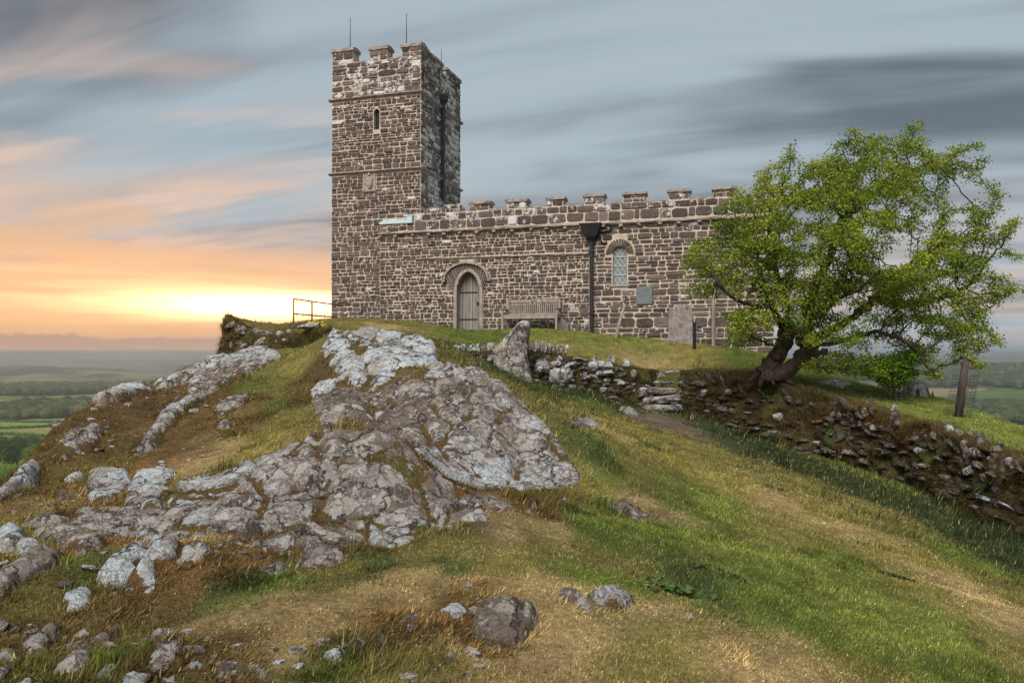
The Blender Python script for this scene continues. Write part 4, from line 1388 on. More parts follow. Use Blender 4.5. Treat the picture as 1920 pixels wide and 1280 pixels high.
def east(x):
    def f(V):
        W = np.empty_like(V); W[:, 0] = x - V[:, 1]; W[:, 1] = V[:, 0]; W[:, 2] = V[:, 2]
        return W
    return f


door_blk = blk_arch(DOOR_C, DOOR_HW, -0.1, DOOR_SPR, DOOR_TOP, 0.11)
VO_TOP = wall_z(872, 491)
def hood_blk(a, b2):
    cx = (wall_u(833) + wall_u(918)) / 2; hw = (wall_u(918) - wall_u(833)) / 2
    zs = wall_z(833, 524)
    if b2 < zs or a > VO_TOP: return []
    t = max(0.0, (a - zs) / (VO_TOP - zs))
    w = hw * math.sqrt(max(0, 1 - t ** 1.6))
    return [(cx - w - 0.02, cx + w + 0.02)]
win_blk = blk_arch(WIN_C, WIN_HW, WIN_Z0, WIN_SPR, WIN_TOP, 0.02)
win_blk2 = blk_arch(WIN_C, WIN_HW, WIN_SPR - 0.06, WIN_SPR - 0.02, WIN_TOP, 0.24)
led = lambda lo, hi: []
LEDGE_Z = wall_z(900, 481)
str_blk = blk_rect(NU0, NU1, NZ_STR - 0.055, NZ_STR + 0.075)
# nave: rough thin courses low on the left, larger squared blocks on the right and in the parapet
rail_u = wall_u(1105)
L_ = rubble(NU0, rail_u, -0.45, LEDGE_Z - 0.05, 1, 0.07, 0.165, 0.11, 0.34, [door_blk, hood_blk], 0.5, 0.03)
L_ += rubble(NU0, rail_u, LEDGE_Z + 0.03, NZ_STR - 0.06, 2, 0.085, 0.165, 0.15, 0.42, [hood_blk], 0.22, 0.026)
L_ += rubble(rail_u, NU1, -1.2, 0.35, 3, 0.14, 0.30, 0.3, 0.75, [], 0.22, 0.028)
L_ += rubble(rail_u, NU1, 0.35, NZ_STR - 0.06, 4, 0.095, 0.185, 0.20, 0.54, [win_blk, win_blk2], 0.10, 0.030)
L_ += rubble(NU0, wall_u(780), LEDGE_Z - 0.05, LEDGE_Z + 0.03, 8, 0.07, 0.08, 0.16, 0.4, [], 0.0, 0.02)
L_ += rubble(wall_u(776), NU1, NZ_STR + 0.08, NZ_STR + 0.40, 5, 0.29, 0.34, 0.22, 0.50, [], 0.0, 0.022)
L_ += rubble(NU0, wall_u(776), NZ_STR + 0.08, wall_z(740, 418), 6, 0.15, 0.2, 0.2, 0.36, [], 0.1, 0.022)
L_ += rubble(wall_u(777), NU1, NZ_STR + 0.40, NZ_CREN - 0.02, 7, 0.11, 0.19, 0.2, 0.6, [], 0.2, 0.022)
add_face(L_, front(0.0), lambda u, z: 0.05 + (0.18 if z > NZ_STR else 0.0), 0.02)
for (u0, u1, y0, zt) in MERLONS:
    if y0 < 0.1:
        add_face(rubble(u0, u1, NZ_CREN, zt, int(700 + u0 * 10), 0.12, 0.2, 0.2, 0.4, [], 0.0, 0.02), front(y0 + 0.004), lambda u, z: 0.3)
    else:
        add_face(rubble(u0, u1, TZ_CREN, zt, int(700 + u0 * 10), 0.14, 0.22, 0.25, 0.5, [], 0.0, 0.02), front(y0 + 0.004), lambda u, z: 0.3)
# tower, south face
slit_blk = blk_arch(SL_C, SL_HW, SL_Z0, SL_TOP - 0.14, SL_TOP, 0.02)
NI_U0, NI_U1 = wall_u(681, TO), wall_u(704, TO)
NI_Z0, NI_Z1 = wall_z(692, 357, TO), wall_z(692, 322, TO)
niche_blk = blk_rect(NI_U0 - 0.02, NI_U1 + 0.02, NI_Z0, NI_Z1)
LT = rubble(TU0, NU0 + 0.0, -0.35, NZ_STR + 0.6, 11, 0.085, 0.20, 0.13, 0.44, [], 0.42, 0.024)
LT += rubble(TU0, TU1, NZ_STR + 0.6, TZ_STR1 - 0.09, 12, 0.08, 0.18, 0.15, 0.46, [niche_blk], 0.40, 0.024)
LT += rubble(TU0, TU1, TZ_STR1 + 0.05, TZ_STR2 - 0.09, 13, 0.085, 0.185, 0.16, 0.48, [slit_blk], 0.25, 0.024)
LT += rubble(TU0, TU1, TZ_STR2 + 0.05, TZ_CREN, 14, 0.16, 0.28, 0.25, 0.62, [], 0.15, 0.024)
add_face(LT, front(TO), lambda u, z: 0.04 + 0.20 * sstep(np.array(z), 5.2, 9.4) + (0.12 if z > TZ_STR2 else 0))
# tower, east face: own lichen, and stones paled in place of missing sunlight
for za, zb, sd in ((3.3, TZ_STR1 - 0.09, 21), (TZ_STR1 + 0.05, TZ_STR2 - 0.09, 22), (TZ_STR2 + 0.05, TZ_CREN, 23)):
    add_face(rubble(TO, TY1, za, zb, sd, 0.12, 0.24, 0.2, 0.55, [], 0.2, 0.022), east(TU1), lambda u, z: 0.46 + 0.12 * math.sin(u * 2 + z), -0.12, 0.4)
for i, (a, c) in enumerate(((788.5, 800), (803, 829), (836, 862))):
    y0, y1 = (TO if i == 0 else side_y(a, TU1)), min(side_y(c, TU1), TY1)
    add_face(rubble(y0, y1, TZ_CREN, TZ_TOP - 0.17, 30 + i, 0.14, 0.24, 0.25, 0.5, [], 0.0, 0.02), east(TU1 - 0.004), lambda u, z: 0.42, 0.0, 0.4)
# stepped rubble where the nave parapet meets the tower
jn = MB()
for i, (a, c, pt) in enumerate(((775, 800, 400), (800, 835, 390), (835, 862, 384), (862, 880, 402))):
    u0, u1 = wall_u(a), wall_u(c)
    z1 = wall_z((a + c) / 2, pt)
    jn.box((u0, 0.012, NZ_CREN - 0.3), (u1 - 0.003, 0.52, z1 - 0.04))
    add_face(rubble(u0, u1, NZ_CREN - 0.02, z1, 40 + i, 0.09, 0.16, 0.14, 0.4, [], 0.2, 0.02), front(0.012), lambda u, z: 0.3)
    for q in range(4):
        V, T = rock_shape((0.13, 0.12, 0.06), 1, 4, 0.3, 300 + i * 4 + q)
        V = V + np.array([u0 + (u1 - u0) * (q + .5) / 4, 0.1 + 0.1 * (q % 3), z1 - 0.01])
        ALLSTONES.append((0.01, V, None, T, 0.5, 0.5))
jn.build("parapet_core", M_MORTAR, church)

# visible from the photograph's side of the tree first; the largest become separate stones
def seen_weight(s):
    c = s[1].mean(0)
    w = to_world(c[0], c[1], c[2])
    px = 960 + FOCAL * w[0] / w[1]
    return s[0] * (0.25 if px > 1400 else 1.0)
order = sorted(range(len(ALLSTONES)), key=lambda i: -seen_weight(ALLSTONES[i]))
rest = MB()
for n_, i in enumerate(order):
    _, V, Q, T, tone, li = ALLSTONES[i]
    if n_ < 298:
        F = [f for f in (Q, T) if f is not None]
        parent = tower_o if V[:, 0].mean() < NU0 or V[:, 2].mean() > NZ_TOP + 0.1 else nave_o
        mesh_np("stone", V, F, M_STONE, {"tone": np.full(len(V), tone), "lich": np.full(len(V), li)}, None, False, parent)
    else:
        rest.raw(V, Q, T, tone=tone, lich=li)
ro = rest.build("rubble_stonework", M_STONE, church)
ro["kind"] = "stuff"

# ---- string courses, ledge, corbels
def bar_course(name, p0, p1, prof, seed, mat=M_COPING, parent=church, n=24, wob=0.008):
    """a moulded course from p0 to p1 (local points); prof = list of (out, up)"""
    r = np.random.default_rng(seed)
    p0, p1 = np.array(p0, float), np.array(p1, float)
    dirv = (p1 - p0) / np.linalg.norm(p1 - p0)
    outv = np.array([dirv[1], -dirv[0], 0.0]); outv /= np.linalg.norm(outv)
    mb = MB(); V = []; m = len(prof)
    for i in range(n + 1):
        p = p0 + (p1 - p0) * i / n
        for o_, u_ in prof:
            V.append(p + outv * (o_ + r.normal(0, wob) * (o_ > 0)) + np.array([0, 0, u_ + r.normal(0, wob * 0.6)]))
    Q = []
    for i in range(n):
        for k in range(m):
            a, c = i * m + k, i * m + (k + 1) % m
            Q.append([a, a + m, c + m, c])
    T = []
    for base, fl in ((0, False), (n * m, True)):
        for k in range(1, m - 1):
            T.append([base, base + k + 1, base + k] if fl else [base, base + k, base + k + 1])
    mb.raw(V, Q, T)
    return mb.build(name, mat, parent)


PROF = [(-0.05, -0.05), (0.035, -0.05), (0.11, 0.0), (0.10, 0.03), (-0.05, 0.09)]
for z, s in ((TZ_STR1, 51), (TZ_STR2, 53)):
    bar_course("string_course", (TU0 - 0.10, TO, z), (TU1 + 0.10, TO, z), PROF, s)
    bar_course("string_course", (TU1, TO + 0.02, z), (TU1, TY1 + 0.1, z), PROF, s + 1)
bar_course("string_course", (NU0 - 0.06, 0, NZ_STR), (NU1, 0, NZ_STR - 0.03), [(-0.03, -0.055), (0.05, -0.05), (0.12, -0.01), (0.11, 0.045), (-0.03, 0.07)], 55, n=60, wob=0.012)
bar_course("ledge", (wall_u(780), 0, wall_z(780, 485)), (wall_u(1106), 0, wall_z(1106, 475)), [(-0.03, -0.03), (0.05, -0.025), (0.06, 0.0), (-0.03, 0.035)], 56, n=40, wob=0.008)
r_ = np.random.default_rng(5)
for px in (716, 744, 775, 804, 832, 863, 895, 928, 960, 994, 1026, 1062, 1092, 1129, 1165, 1203, 1239, 1276, 1314):
    u = wall_u(px) + r_.normal(0, 0.03)
    V, T = rock_shape((0.075, 0.11, 0.055), 2, 5, 0.15, int(px))
    mb = MB(); mb.raw(V + np.array([u, -0.02, NZ_STR - 0.10]), None, T)
    mb.build("corbel", M_COPING, church)

# ---- doorway
dr = empty("door", (DOOR_C, 0.30, 0.0)); dr.parent = church
npl = 7
for i in range(npl):
    a = -DOOR_HW + 2 * DOOR_HW * i / npl + 0.006; c = -DOOR_HW + 2 * DOOR_HW * (i + 1) / npl - 0.006
    za = (arch_top(0, DOOR_HW + .03, DOOR_SPR, DOOR_TOP + .02, a) or DOOR_SPR)
    zc = (arch_top(0, DOOR_HW + .03, DOOR_SPR, DOOR_TOP + .02, c) or DOOR_SPR)
    y = -0.03 - 0.008 * (i % 2)
    mb = MB()
    mb.raw([[a, y, 0.03], [c, y, 0.03], [c, y, zc], [a, y, za], [a, 0.03, 0.03], [c, 0.03, 0.03], [c, 0.03, zc], [a, 0.03, za]],
           [[0, 1, 2, 3], [5, 4, 7, 6], [1, 5, 6, 2], [4, 0, 3, 7], [3, 2, 6, 7], [0, 4, 5, 1]])
    mb.build("plank", M_DOOR, dr)
mb = MB(); mb.box((-DOOR_HW, -0.06, -0.06), (DOOR_HW, 0.10, 0.025)); mb.build("threshold", M_COPING, dr)
mb = MB(); mb.box((DOOR_HW - 0.2, -0.055, 0.86), (DOOR_HW - 0.10, -0.04, 0.96)); mb.tube([[DOOR_HW - .15, -.05, .90], [DOOR_HW - .15, -.085, .90], [DOOR_HW - .15, -.085, .84]], .01); mb.build("handle", M_IRON, dr)
for hz_ in (0.35, 1.28):
    mb = MB(); mb.box((-DOOR_HW + 0.01, -0.052, hz_), (DOOR_HW * 0.62, -0.042, hz_ + 0.035)); mb.build("strap_hinge", M_IRON, dr)


def arch_path(hw, spr, top, n, z0=None):
    p = []
    if z0 is not None: p += [(-hw, z0), (-hw, (z0 + spr) / 2)]
    for i in range(n + 1):
        t = -math.cos(math.pi * i / n) * 0.9999
        a = arch_top(0, hw, spr, top, t * hw)
        p.append((t * hw, a))
    if z0 is not None: p += [(hw, (z0 + spr) / 2), (hw, z0)]
    return p


def arch_bar(mb, c, path_in, path_out, y0, y1):
    n = len(path_in)
    V = []
    for (a, z), (a2, z2) in zip(path_in, path_out):
        V += [[c + a, y0, z], [c + a2, y0, z2], [c + a2, y1, z2], [c + a, y1, z]]
    Q = []
    for i in range(n - 1):
        for k in range(4):
            p, q = i * 4 + k, i * 4 + (k + 1) % 4
            Q.append([p, q, q + 4, p + 4])
    e = (n - 1) * 4
    Q += [[0, 3, 2, 1], [e, e + 1, e + 2, e + 3]]
    mb.raw(V, Q)


mb = MB()
arch_bar(mb, DOOR_C, arch_path(DOOR_HW - 0.005, DOOR_SPR, DOOR_TOP - 0.005, 16, -0.08), arch_path(DOOR_HW + 0.11, DOOR_SPR, DOOR_TOP + 0.12, 16, -0.08), -0.045, 0.22)
mb.build("door_surround", M_COPING, church)
hc = (wall_u(833) + wall_u(918)) / 2; hhw = (wall_u(918) - wall_u(833)) / 2; hz = wall_z(833, 524)
mb = MB()
arch_bar(mb, hc, arch_path(hhw - 0.07, hz, VO_TOP - 0.07, 20), arch_path(hhw, hz, VO_TOP, 20), -0.13, 0.05)
for s in (-1, 1):
    mb.box((hc + s * hhw - 0.06, -0.12, hz - 0.10), (hc + s * hhw + 0.06, 0.03, hz + 0.004))
mb.build("hood_mould", M_COPING, church)
# voussoirs between surround and hood
pi_, po_ = arch_path(DOOR_HW + 0.12, DOOR_SPR, DOOR_TOP + 0.13, 120), arch_path(hhw - 0.075, hz, VO_TOP - 0.075, 120)
po_ = [(a + hc - DOOR_C, z) for a, z in po_]
nv = 17
def along(path, t):
    P2 = np.array(path); d = np.concatenate([[0], np.cumsum(np.hypot(*np.diff(P2, axis=0).T))]); d /= d[-1]
    return np.array([np.interp(t, d, P2[:, 0]), np.interp(t, d, P2[:, 1])])
for i in range(nv):
    t0, t1 = (i + 0.10) / nv, (i + 0.90) / nv
    a, c, d_, e_ = along(pi_, t0), along(pi_, t1), along(po_, t1), along(po_, t0)
    y = -0.05 - stone_rng.uniform(0, 0.02)
    mb = MB()
    V = [[DOOR_C + p[0], y, p[1]] for p in (a, c, d_, e_)] + [[DOOR_C + p[0], 0.03, p[1]] for p in (a, c, d_, e_)]
    mb.raw(V, [[0, 3, 2, 1], [0, 1, 5, 4], [1, 2, 6, 5], [2, 3, 7, 6], [3, 0, 4, 7]], tone=stone_rng.uniform(0.3, 0.95), lich=0.08)
    mb.build("voussoir", M_STONE, church)

# ---- lancet window with leaded diamonds
M_GLASS = mat_simple("old_leaded_glass", (0.075, 0.095, 0.105), (0.20, 0.24, 0.255), 16.0, 0.25, bstr=0.25, bdist=0.004)
M_CAME = mat_simple("lead_came", (0.38, 0.42, 0.43), (0.52, 0.56, 0.57), 16.0, 0.5)
wn = empty("window", (WIN_C, 0.09, WIN_Z0)); wn.parent = church
mb = MB()
pth = arch_path(WIN_HW + .01, WIN_SPR - WIN_Z0, WIN_TOP - WIN_Z0, 18, -0.01)
V = [[a, 0.02, z] for a, z in pth] + [[0, 0.02, (WIN_SPR - WIN_Z0) / 2]]
n = len(pth)
mb.raw(V, None, [[i, n, (i + 1) % n] for i in range(n)]); mb.build("pane", M_GLASS, wn)
mb = MB()
dx, dz = 2 * WIN_HW / 3.0, 0.235
for fam in (1, -1):
    for k in range(-12, 16):
        pts = []
        for j in range(60):
            z = (WIN_TOP - WIN_Z0) * j / 59
            x = -WIN_HW + k * dx + fam * z * dx / dz
            tp = arch_top(0, WIN_HW, WIN_SPR - WIN_Z0, WIN_TOP - WIN_Z0, x)
            if tp is not None and 0 <= z <= tp: pts.append([x, 0.008, z])
        if len(pts) >= 2: mb.tube([pts[0], pts[-1]], 0.007, 4)
for k in range(1, 4):
    z = (WIN_TOP - WIN_Z0) * k / 4.2
    mb.tube([[-WIN_HW, -0.01, z], [WIN_HW, -0.01, z]], 0.008, 4)
mb.build("lead_lattice", M_CAME, wn)
mb = MB(); mb.box((-WIN_HW - 0.10, -0.135, -0.09), (WIN_HW + 0.10, 0.02, -0.004)); mb.build("sill", M_COPING, wn)
pi_, po_ = arch_path(WIN_HW + 0.01, WIN_SPR, WIN_TOP + 0.01, 80), arch_path(WIN_HW + 0.22, WIN_SPR - 0.05, WIN_TOP + 0.22, 80)
for i in range(15):
    t0, t1 = (i + 0.17) / 15, (i + 0.83) / 15
    a, c, d_, e_ = along(pi_, t0), along(pi_, t1), along(po_, t1), along(po_, t0)
    y = -0.02 - stone_rng.uniform(0, 0.02)
    mb = MB()
    V = [[WIN_C + p[0], y, p[1]] for p in (a, c, d_, e_)] + [[WIN_C + p[0], 0.03, p[1]] for p in (a, c, d_, e_)]
    mb.raw(V, [[0, 3, 2, 1], [0, 1, 5, 4], [1, 2, 6, 5], [2, 3, 7, 6], [3, 0, 4, 7]], tone=stone_rng.uniform(0.1, 0.6), lich=0.05)
    mb.build("voussoir", M_STONE, church)

# ---- belfry slit and carved niche on the tower
sl = empty("slit_window", (SL_C, TO, SL_Z0)); sl.parent = church
mb = MB(); mb.box((-SL_HW - .01, 0.16, -0.02), (SL_HW + .01, 0.20, SL_TOP - SL_Z0 + .02)); mb.build("dark_interior_sheet", M_IRON, sl)  # black sheet stands for the unlit inside of the slit
mb = MB()
for k in range(3): mb.tube([[-SL_HW + SL_HW * 2 * (k + .5) / 3, 0.09, 0], [-SL_HW + SL_HW * 2 * (k + .5) / 3, 0.09, SL_TOP - SL_Z0 - .02]], 0.006, 4)
for k in range(9): mb.tube([[-SL_HW, 0.09, 0.04 + k * 0.08], [SL_HW, 0.09, 0.04 + k * 0.08]], 0.006, 4)
mb.build("mesh_guard", M_WIRE, sl)
nc = empty("niche", ((NI_U0 + NI_U1) / 2, TO, NI_Z0)); nc.parent = church
hw = (NI_U1 - NI_U0) / 2; hh = NI_Z1 - NI_Z0
mb = MB(); mb.box((-hw, -0.035, 0.0), (hw, 0.05, hh)); mb.box((-hw - .03, -0.06, -0.05), (hw + .03, 0.03, -0.003)); mb.build("slab", M_COPING, nc)
mb = MB()
V, T = rock_shape((hw * 0.55, 0.05, hh * 0.34), 3, 2.5, 0.25, 77); mb.raw(V + [0.02, -0.05, hh * 0.42], None, T)
V, T = rock_shape((hw * 0.26, 0.045, hh * 0.12), 2, 2.2, 0.2, 78); mb.raw(V + [0.0, -0.055, hh * 0.84], None, T)
mb.build("worn_carving", M_COPING, nc, True)

# ---- lead flashing on the wall shoulder, left of the parapet
u0, u1 = wall_u(711), wall_u(767)
zf = wall_z(740, 416)
mb = MB()
mb.raw([[u0, -0.05, zf - 0.07], [u1, -0.05, zf - 0.07], [u1, -0.05, zf + 0.0], [u0, -0.05, zf + 0.0], [u0, TO - 0.01, zf + 0.09], [u1, TO - 0.01, zf + 0.09], [u0, 0.03, zf - 0.07], [u1, 0.03, zf - 0.07]],
       [[0, 1, 2, 3], [3, 2, 5, 4], [1, 7, 5, 2], [6, 0, 3, 4]])
mb.build("lead_flashing", M_LEAD, church)
mb = MB(); a, c = wall_u(764), wall_u(774)
mb.box((a, -0.09, zf - 0.08), (c, 0.05, zf + 0.16)); mb.box((a - 0.12, -0.10, zf + 0.163), (c + 0.02, 0.08, zf + 0.215)); mb.build("lead_hopper", M_LEAD, church)
mb = MB(); mb.box((NU0 + .01, 0.0, NZ_STR + .28), (wall_u(775) - .003, TO + .05, zf - 0.075)); mb.build("shoulder_core", M_MORTAR, church)

# ---- rain water goods
gu = wall_u(1110)
dp = empty("downpipe", (gu, 0, 0)); dp.parent = church
mb = MB(); zt = wall_z(1110, 452)
zb_ = wall_z(1110, 624)
mb.box((-0.055, -0.16, zb_ - 0.1), (0.055, -0.05, zt)); mb.build("pipe", M_IRON, dp)
for i, zz in enumerate((zt - 0.10, zt - 0.35, zb_ + 0.62)):
    mb = MB(); mb.box((-0.085, -0.175, zz - 0.03), (0.085, 0.01, zz + 0.03)); mb.build("pipe_bracket", M_IRON, dp)
mb = MB()
za, zc = wall_z(1110, 448), wall_z(1110, 421)
V = []
for z, w, y in ((za - 0.16, 0.075, 0.15), (za - 0.02, 0.12, 0.20), (za, 0.15, 0.24), (za + 0.05, 0.16, 0.26), (za + 0.06, 0.20, 0.27), (zc, 0.36, 0.36), (zc, 0.325, 0.32), (za + 0.12, 0.17, 0.22)):
    V += [[-w, -y, z], [w, -y, z], [w, 0.0 if z < zc - .01 else 0.0, z], [-w, 0.0, z]]
Q = []
for i in range(7):
    for k in range(4):
        a, c = i * 4 + k, i * 4 + (k + 1) % 4
        Q.append([a, c, c + 4, a + 4])
Q.append([28, 29, 30, 31]); Q.append([3, 2, 1, 0])
mb.raw(V, Q); mb.build("hopper_head", M_IRON, dp)
mb = MB()
def px_local(px, py, y=-0.06): return [wall_u(px) - gu, y, wall_z(px, py)]
mb.tube([px_local(*p) for p in ((1121, 441), (1126, 435), (1133, 436), (1138, 433), (1144, 433), (1148, 429), (1147, 424), (1143, 422))], 0.028, 6)
mb.tube([px_local(*p) for p in ((1126, 436), (1127, 444), (1127, 451), (1131, 456), (1137, 456), (1138, 452))], 0.026, 6)
mb.build("scroll_bracket", M_IRON, dp, True)
# the tower's own pipe on the east face
tp_y = side_y(826, TU1)
tp = empty("downpipe", (TU1, tp_y, 0)); tp.parent = church
bx = CHO[1] - TU1 * SY + tp_y * CY
def tz(py): return float(pix(826, py, bx)[2]) - Z0
mb = MB(); mb.box((0.03, -0.06, tz(376)), (0.14, 0.06, tz(206))); mb.build("pipe", M_IRON, tp)
mb = MB(); mb.box((0.0, -0.075, tz(215)), (0.155, 0.075, tz(209))); mb.box((0.0, -0.075, tz(283)), (0.155, 0.075, tz(279))); mb.build("pipe_bracket", M_IRON, tp)
mb = MB()
V = []
for z, w, d_ in ((tz(206), .06, .14), (tz(196), .07, .16), (tz(190), .13, .24), (tz(179), .14, .25)):
    V += [[0.0, -w, z], [d_, -w, z], [d_, w, z], [0.0, w, z]]
Q = [[i * 4 + k, i * 4 + (k + 1) % 4, i * 4 + 4 + (k + 1) % 4, i * 4 + 4 + k] for i in range(3) for k in range(4)] + [[12, 13, 14, 15]]
mb.raw(V, Q); mb.build("hopper_head", M_IRON, tp)
# ---- lightning rods
for px, p0, p1, y in ((655, 92, 34, TO + 0.25), (761, 82, 26, TO + 0.25), (827, 122, 92, None)):
    if y is None:
        y = TY1 - 0.25
        Yd = CHO[1] - TU1 * SY + y * CY
        u = TU1 - 0.25
        k = (px - 960) / FOCAL
        u = wall_u(px, y)
        z0_, z1_ = float(pix(px, p0, CHO[1] - u * SY + y * CY)[2]) - Z0, float(pix(px, p1, CHO[1] - u * SY + y * CY)[2]) - Z0
        z0_ -= 0.8
    else:
        u = wall_u(px, y); z0_, z1_ = wall_z(px, p0 + 6, y), wall_z(px, p1, y)
    mb = MB(); mb.tube([[u, y, z0_], [u, y, z1_]], [0.017, 0.009], 6)
    V, T = rock_shape((0.04, 0.04, 0.04), 1, 2, 0.0, 1); mb.raw(V + [u, y, z0_ + .08], None, T)
    mb.build("lightning_rod", M_IRON, church)

# ------------------------------------------------------------------ things by the wall
def wall_thing(name, px, off, label, cat, group=None):
    u = wall_u(px, -off)
    w = to_world(u, -off)
    z = float(HG(w[0], w[1]))
    o = empty(name, (w[0], w[1], z), -YAW)
    tag(o, label, cat, group)
    return o, w[0], w[1], z


# plaque
u0, u1 = wall_u(1194), wall_u(1223); zc0, zc1 = wall_z(1208, 570), wall_z(1208, 537)
w = to_world((u0 + u1) / 2, -0.045, zc0)
pq = empty("plaque", tuple(w), -YAW)
tag(pq, "grey slate memorial plaque fixed to the wall right of the lancet window", "plaque")
mb = MB(); hw = (u1 - u0) / 2
mb.box((-hw, -0.025, 0), (hw, 0.035, zc1 - zc0)); mb.build("plate", M_SLATE, pq)
mb = MB()
for s, t in ((-1, 0.04), (1, 0.04), (-1, zc1 - zc0 - 0.04), (1, zc1 - zc0 - 0.04)):
    V, T = rock_shape((0.012, 0.008, 0.012), 1, 2, 0.0, 1)
    mb = MB(); mb.raw(V + [s * (hw - 0.035), -0.028, t], None, T); mb.build("screw", M_WIRE, pq)

# tall old gravestone leaning on the wall
M_GRAVE = mat_simple("old_gravestone", (0.085, 0.072, 0.070), (0.23, 0.205, 0.195), 5.0, 0.9, bstr=0.7, bdist=0.015, dark=(0.56, 0.55, 0.53))
gs, gx, gy, gz = wall_thing("gravestone", 1276, 0.16, "tall grey gravestone with three rounded shoulders leaning against the church wall", "gravestone")
hw = (wall_u(1299) - wall_u(1253)) / 2 * 0.97
ht = wall_z(1276, 570) + Z0 - gz
prof = [(-1, 0), (-1.0, .80), (-.93, .90), (-.80, .915), (-.66, .90), (-.58, .84), (-.48, .84), (-.42, .93), (-.22, .99), (0, 1.0), (.22, .99), (.42, .93), (.48, .84), (.58, .84), (.66, .90), (.80, .915), (.93, .90), (1.0, .80), (1, 0)]
n = len(prof)
V = [[a * hw, -0.05, z * ht - (0.15 if z == 0 else 0)] for a, z in prof] + [[a * hw, 0.05, z * ht - (0.15 if z == 0 else 0)] for a, z in prof]
V = np.array(V); V[:, 1] += V[:, 2] * 0.055
bm = bmesh.new()
vs_ = [bm.verts.new(v) for v in V]
bm.faces.new(vs_[:n][::-1]); bm.faces.new(vs_[n:])
for i in range(n):
    bm.faces.new([vs_[i], vs_[(i + 1) % n], vs_[n + (i + 1) % n], vs_[n + i]])
bmesh.ops.recalc_face_normals(bm, faces=bm.faces)
bmesh.ops.triangulate(bm, faces=bm.faces)
me = bpy.data.meshes.new("slab"); bm.to_mesh(me); bm.free(); me.materials.append(M_GRAVE)
o = bpy.data.objects.new("slab", me); o.parent = gs; COL.objects.link(o)
for s in (-0.35, 0.12):
    V, T = rock_shape((0.09, 0.07, 0.07), 2, 3, .2, int(50 + s * 10)); mb = MB(); mb.raw(V + [-hw * 0.75 + s * .4, -0.14, 0.02], None, T)
    o = mb.build("footing_stone", M_GRAVE, gs)

# small house shaped marker stone beside the bench
ms, gx, gy, gz = wall_thing("marker_stone", 1056, 0.28, "small gabled marker stone in the grass at the right end of the bench", "gravestone")
w_, h_ = 0.185, 0.34
prof = [(-w_, -.1), (-w_, h_ * .55), (0, h_), (w_, h_ * .55), (w_, -.1)]
mb = MB(); n = 5
V = [[a, -0.06, z] for a, z in prof] + [[a, 0.06, z] for a, z in prof]
mb.raw(V, [[i, (i + 1) % n, n + (i + 1) % n, n + i] for i in range(n)] + [[0, 4, 3, 1]][:0], [[0, 4, 3], [0, 3, 1], [1, 3, 2], [5, 8, 9], [5, 6, 8], [6, 7, 8]])
mb.build("block", M_GRAVE, ms)

# bench
bn, gx, gy, gz = wall_thing("garden_bench", 996, 0.50, "weathered grey wooden slat back bench against the wall right of the door", "bench")
bw = (wall_u(1046) - wall_u(943)) / 2 * 0.985
def piece(name, lo, hi, rot=None, piv=None):
    m_ = MB(); m_.box(lo, hi, rot, piv); return m_.build(name, M_WOOD, bn)
for s in (-1, 1):
    x = s * (bw - 0.035)
    piece("leg", (x - 0.035, -0.28, -0.06), (x + 0.035, -0.21, 0.61))
    piece("leg", (x * 0.985 - 0.035, 0.24, -0.06), (x * 0.985 + 0.035, 0.31, 0.97))
    piece("armrest", (x - 0.045, -0.31, 0.613), (x + 0.045, 0.236, 0.645))
    piece("side_rail", (x - 0.02, -0.207, 0.33), (x + 0.02, 0.237, 0.40))
piece("front_rail", (-bw + 0.075, -0.27, 0.30), (bw - 0.075, -0.235, 0.41))
for k in range(5):
    piece("seat_slat", (-bw + 0.01, -0.275 + k * 0.1, 0.413), (bw - 0.01, -0.195 + k * 0.1, 0.438))
piece("top_rail", (-bw + 0.072, 0.245, 0.86), (bw - 0.072, 0.295, 0.95))
piece("lower_rail", (-bw + 0.072, 0.245, 0.44), (bw - 0.072, 0.29, 0.50))
nb = 25
for k in range(nb):
    x = -bw + 0.10 + (2 * bw - 0.2) * k / (nb - 1)
    piece("back_slat", (x - 0.018, 0.258, 0.503), (x + 0.018, 0.280, 0.857))
mb = MB(); mb.box((-0.075, 0.238, 0.875), (0.075, 0.243, 0.935)); mb.build("name_plate", M_SLATE, bn)

# stakes and posts in front of the wall
def stake(px0, py0, px1, py1, off, rad, label, mat, name="wooden_stake", cat="post", sq=False):
    u0 = wall_u(px0, -off); Y0_ = CHO[1] - u0 * SY - off * CY
    b0 = pix(px0, py0, Y0_); b0[2] = HG(b0[0], b0[1])
    t0 = pix(px1, py1, Y0_ + 0.05)
    mb = MB()
    pts = np.array([b0 - b0 + [0, 0, -0.15], (t0 - b0) * 0.5, t0 - b0])
    mb.tube(pts, [rad, rad * .96, rad * .9], 4 if sq else 8)
    o = mb.build(name, mat)
    o.location = b0
    tag(o, label, cat)
    return o


stake(1153, 631, 1172, 570, 0.6, 0.055, "pale weathered stake leaning right in front of the church wall", M_WOOD)
stake(1302, 657, 1302, 604, 1.1, 0.050, "short black upright post standing right of the gravestone", M_IRON, "iron_post", "post", True)
stake(1338, 645, 1338, 556, 0.3, 0.060, "tall pale timber post against the wall by the tree", M_WOOD, "timber_post", "post", True)

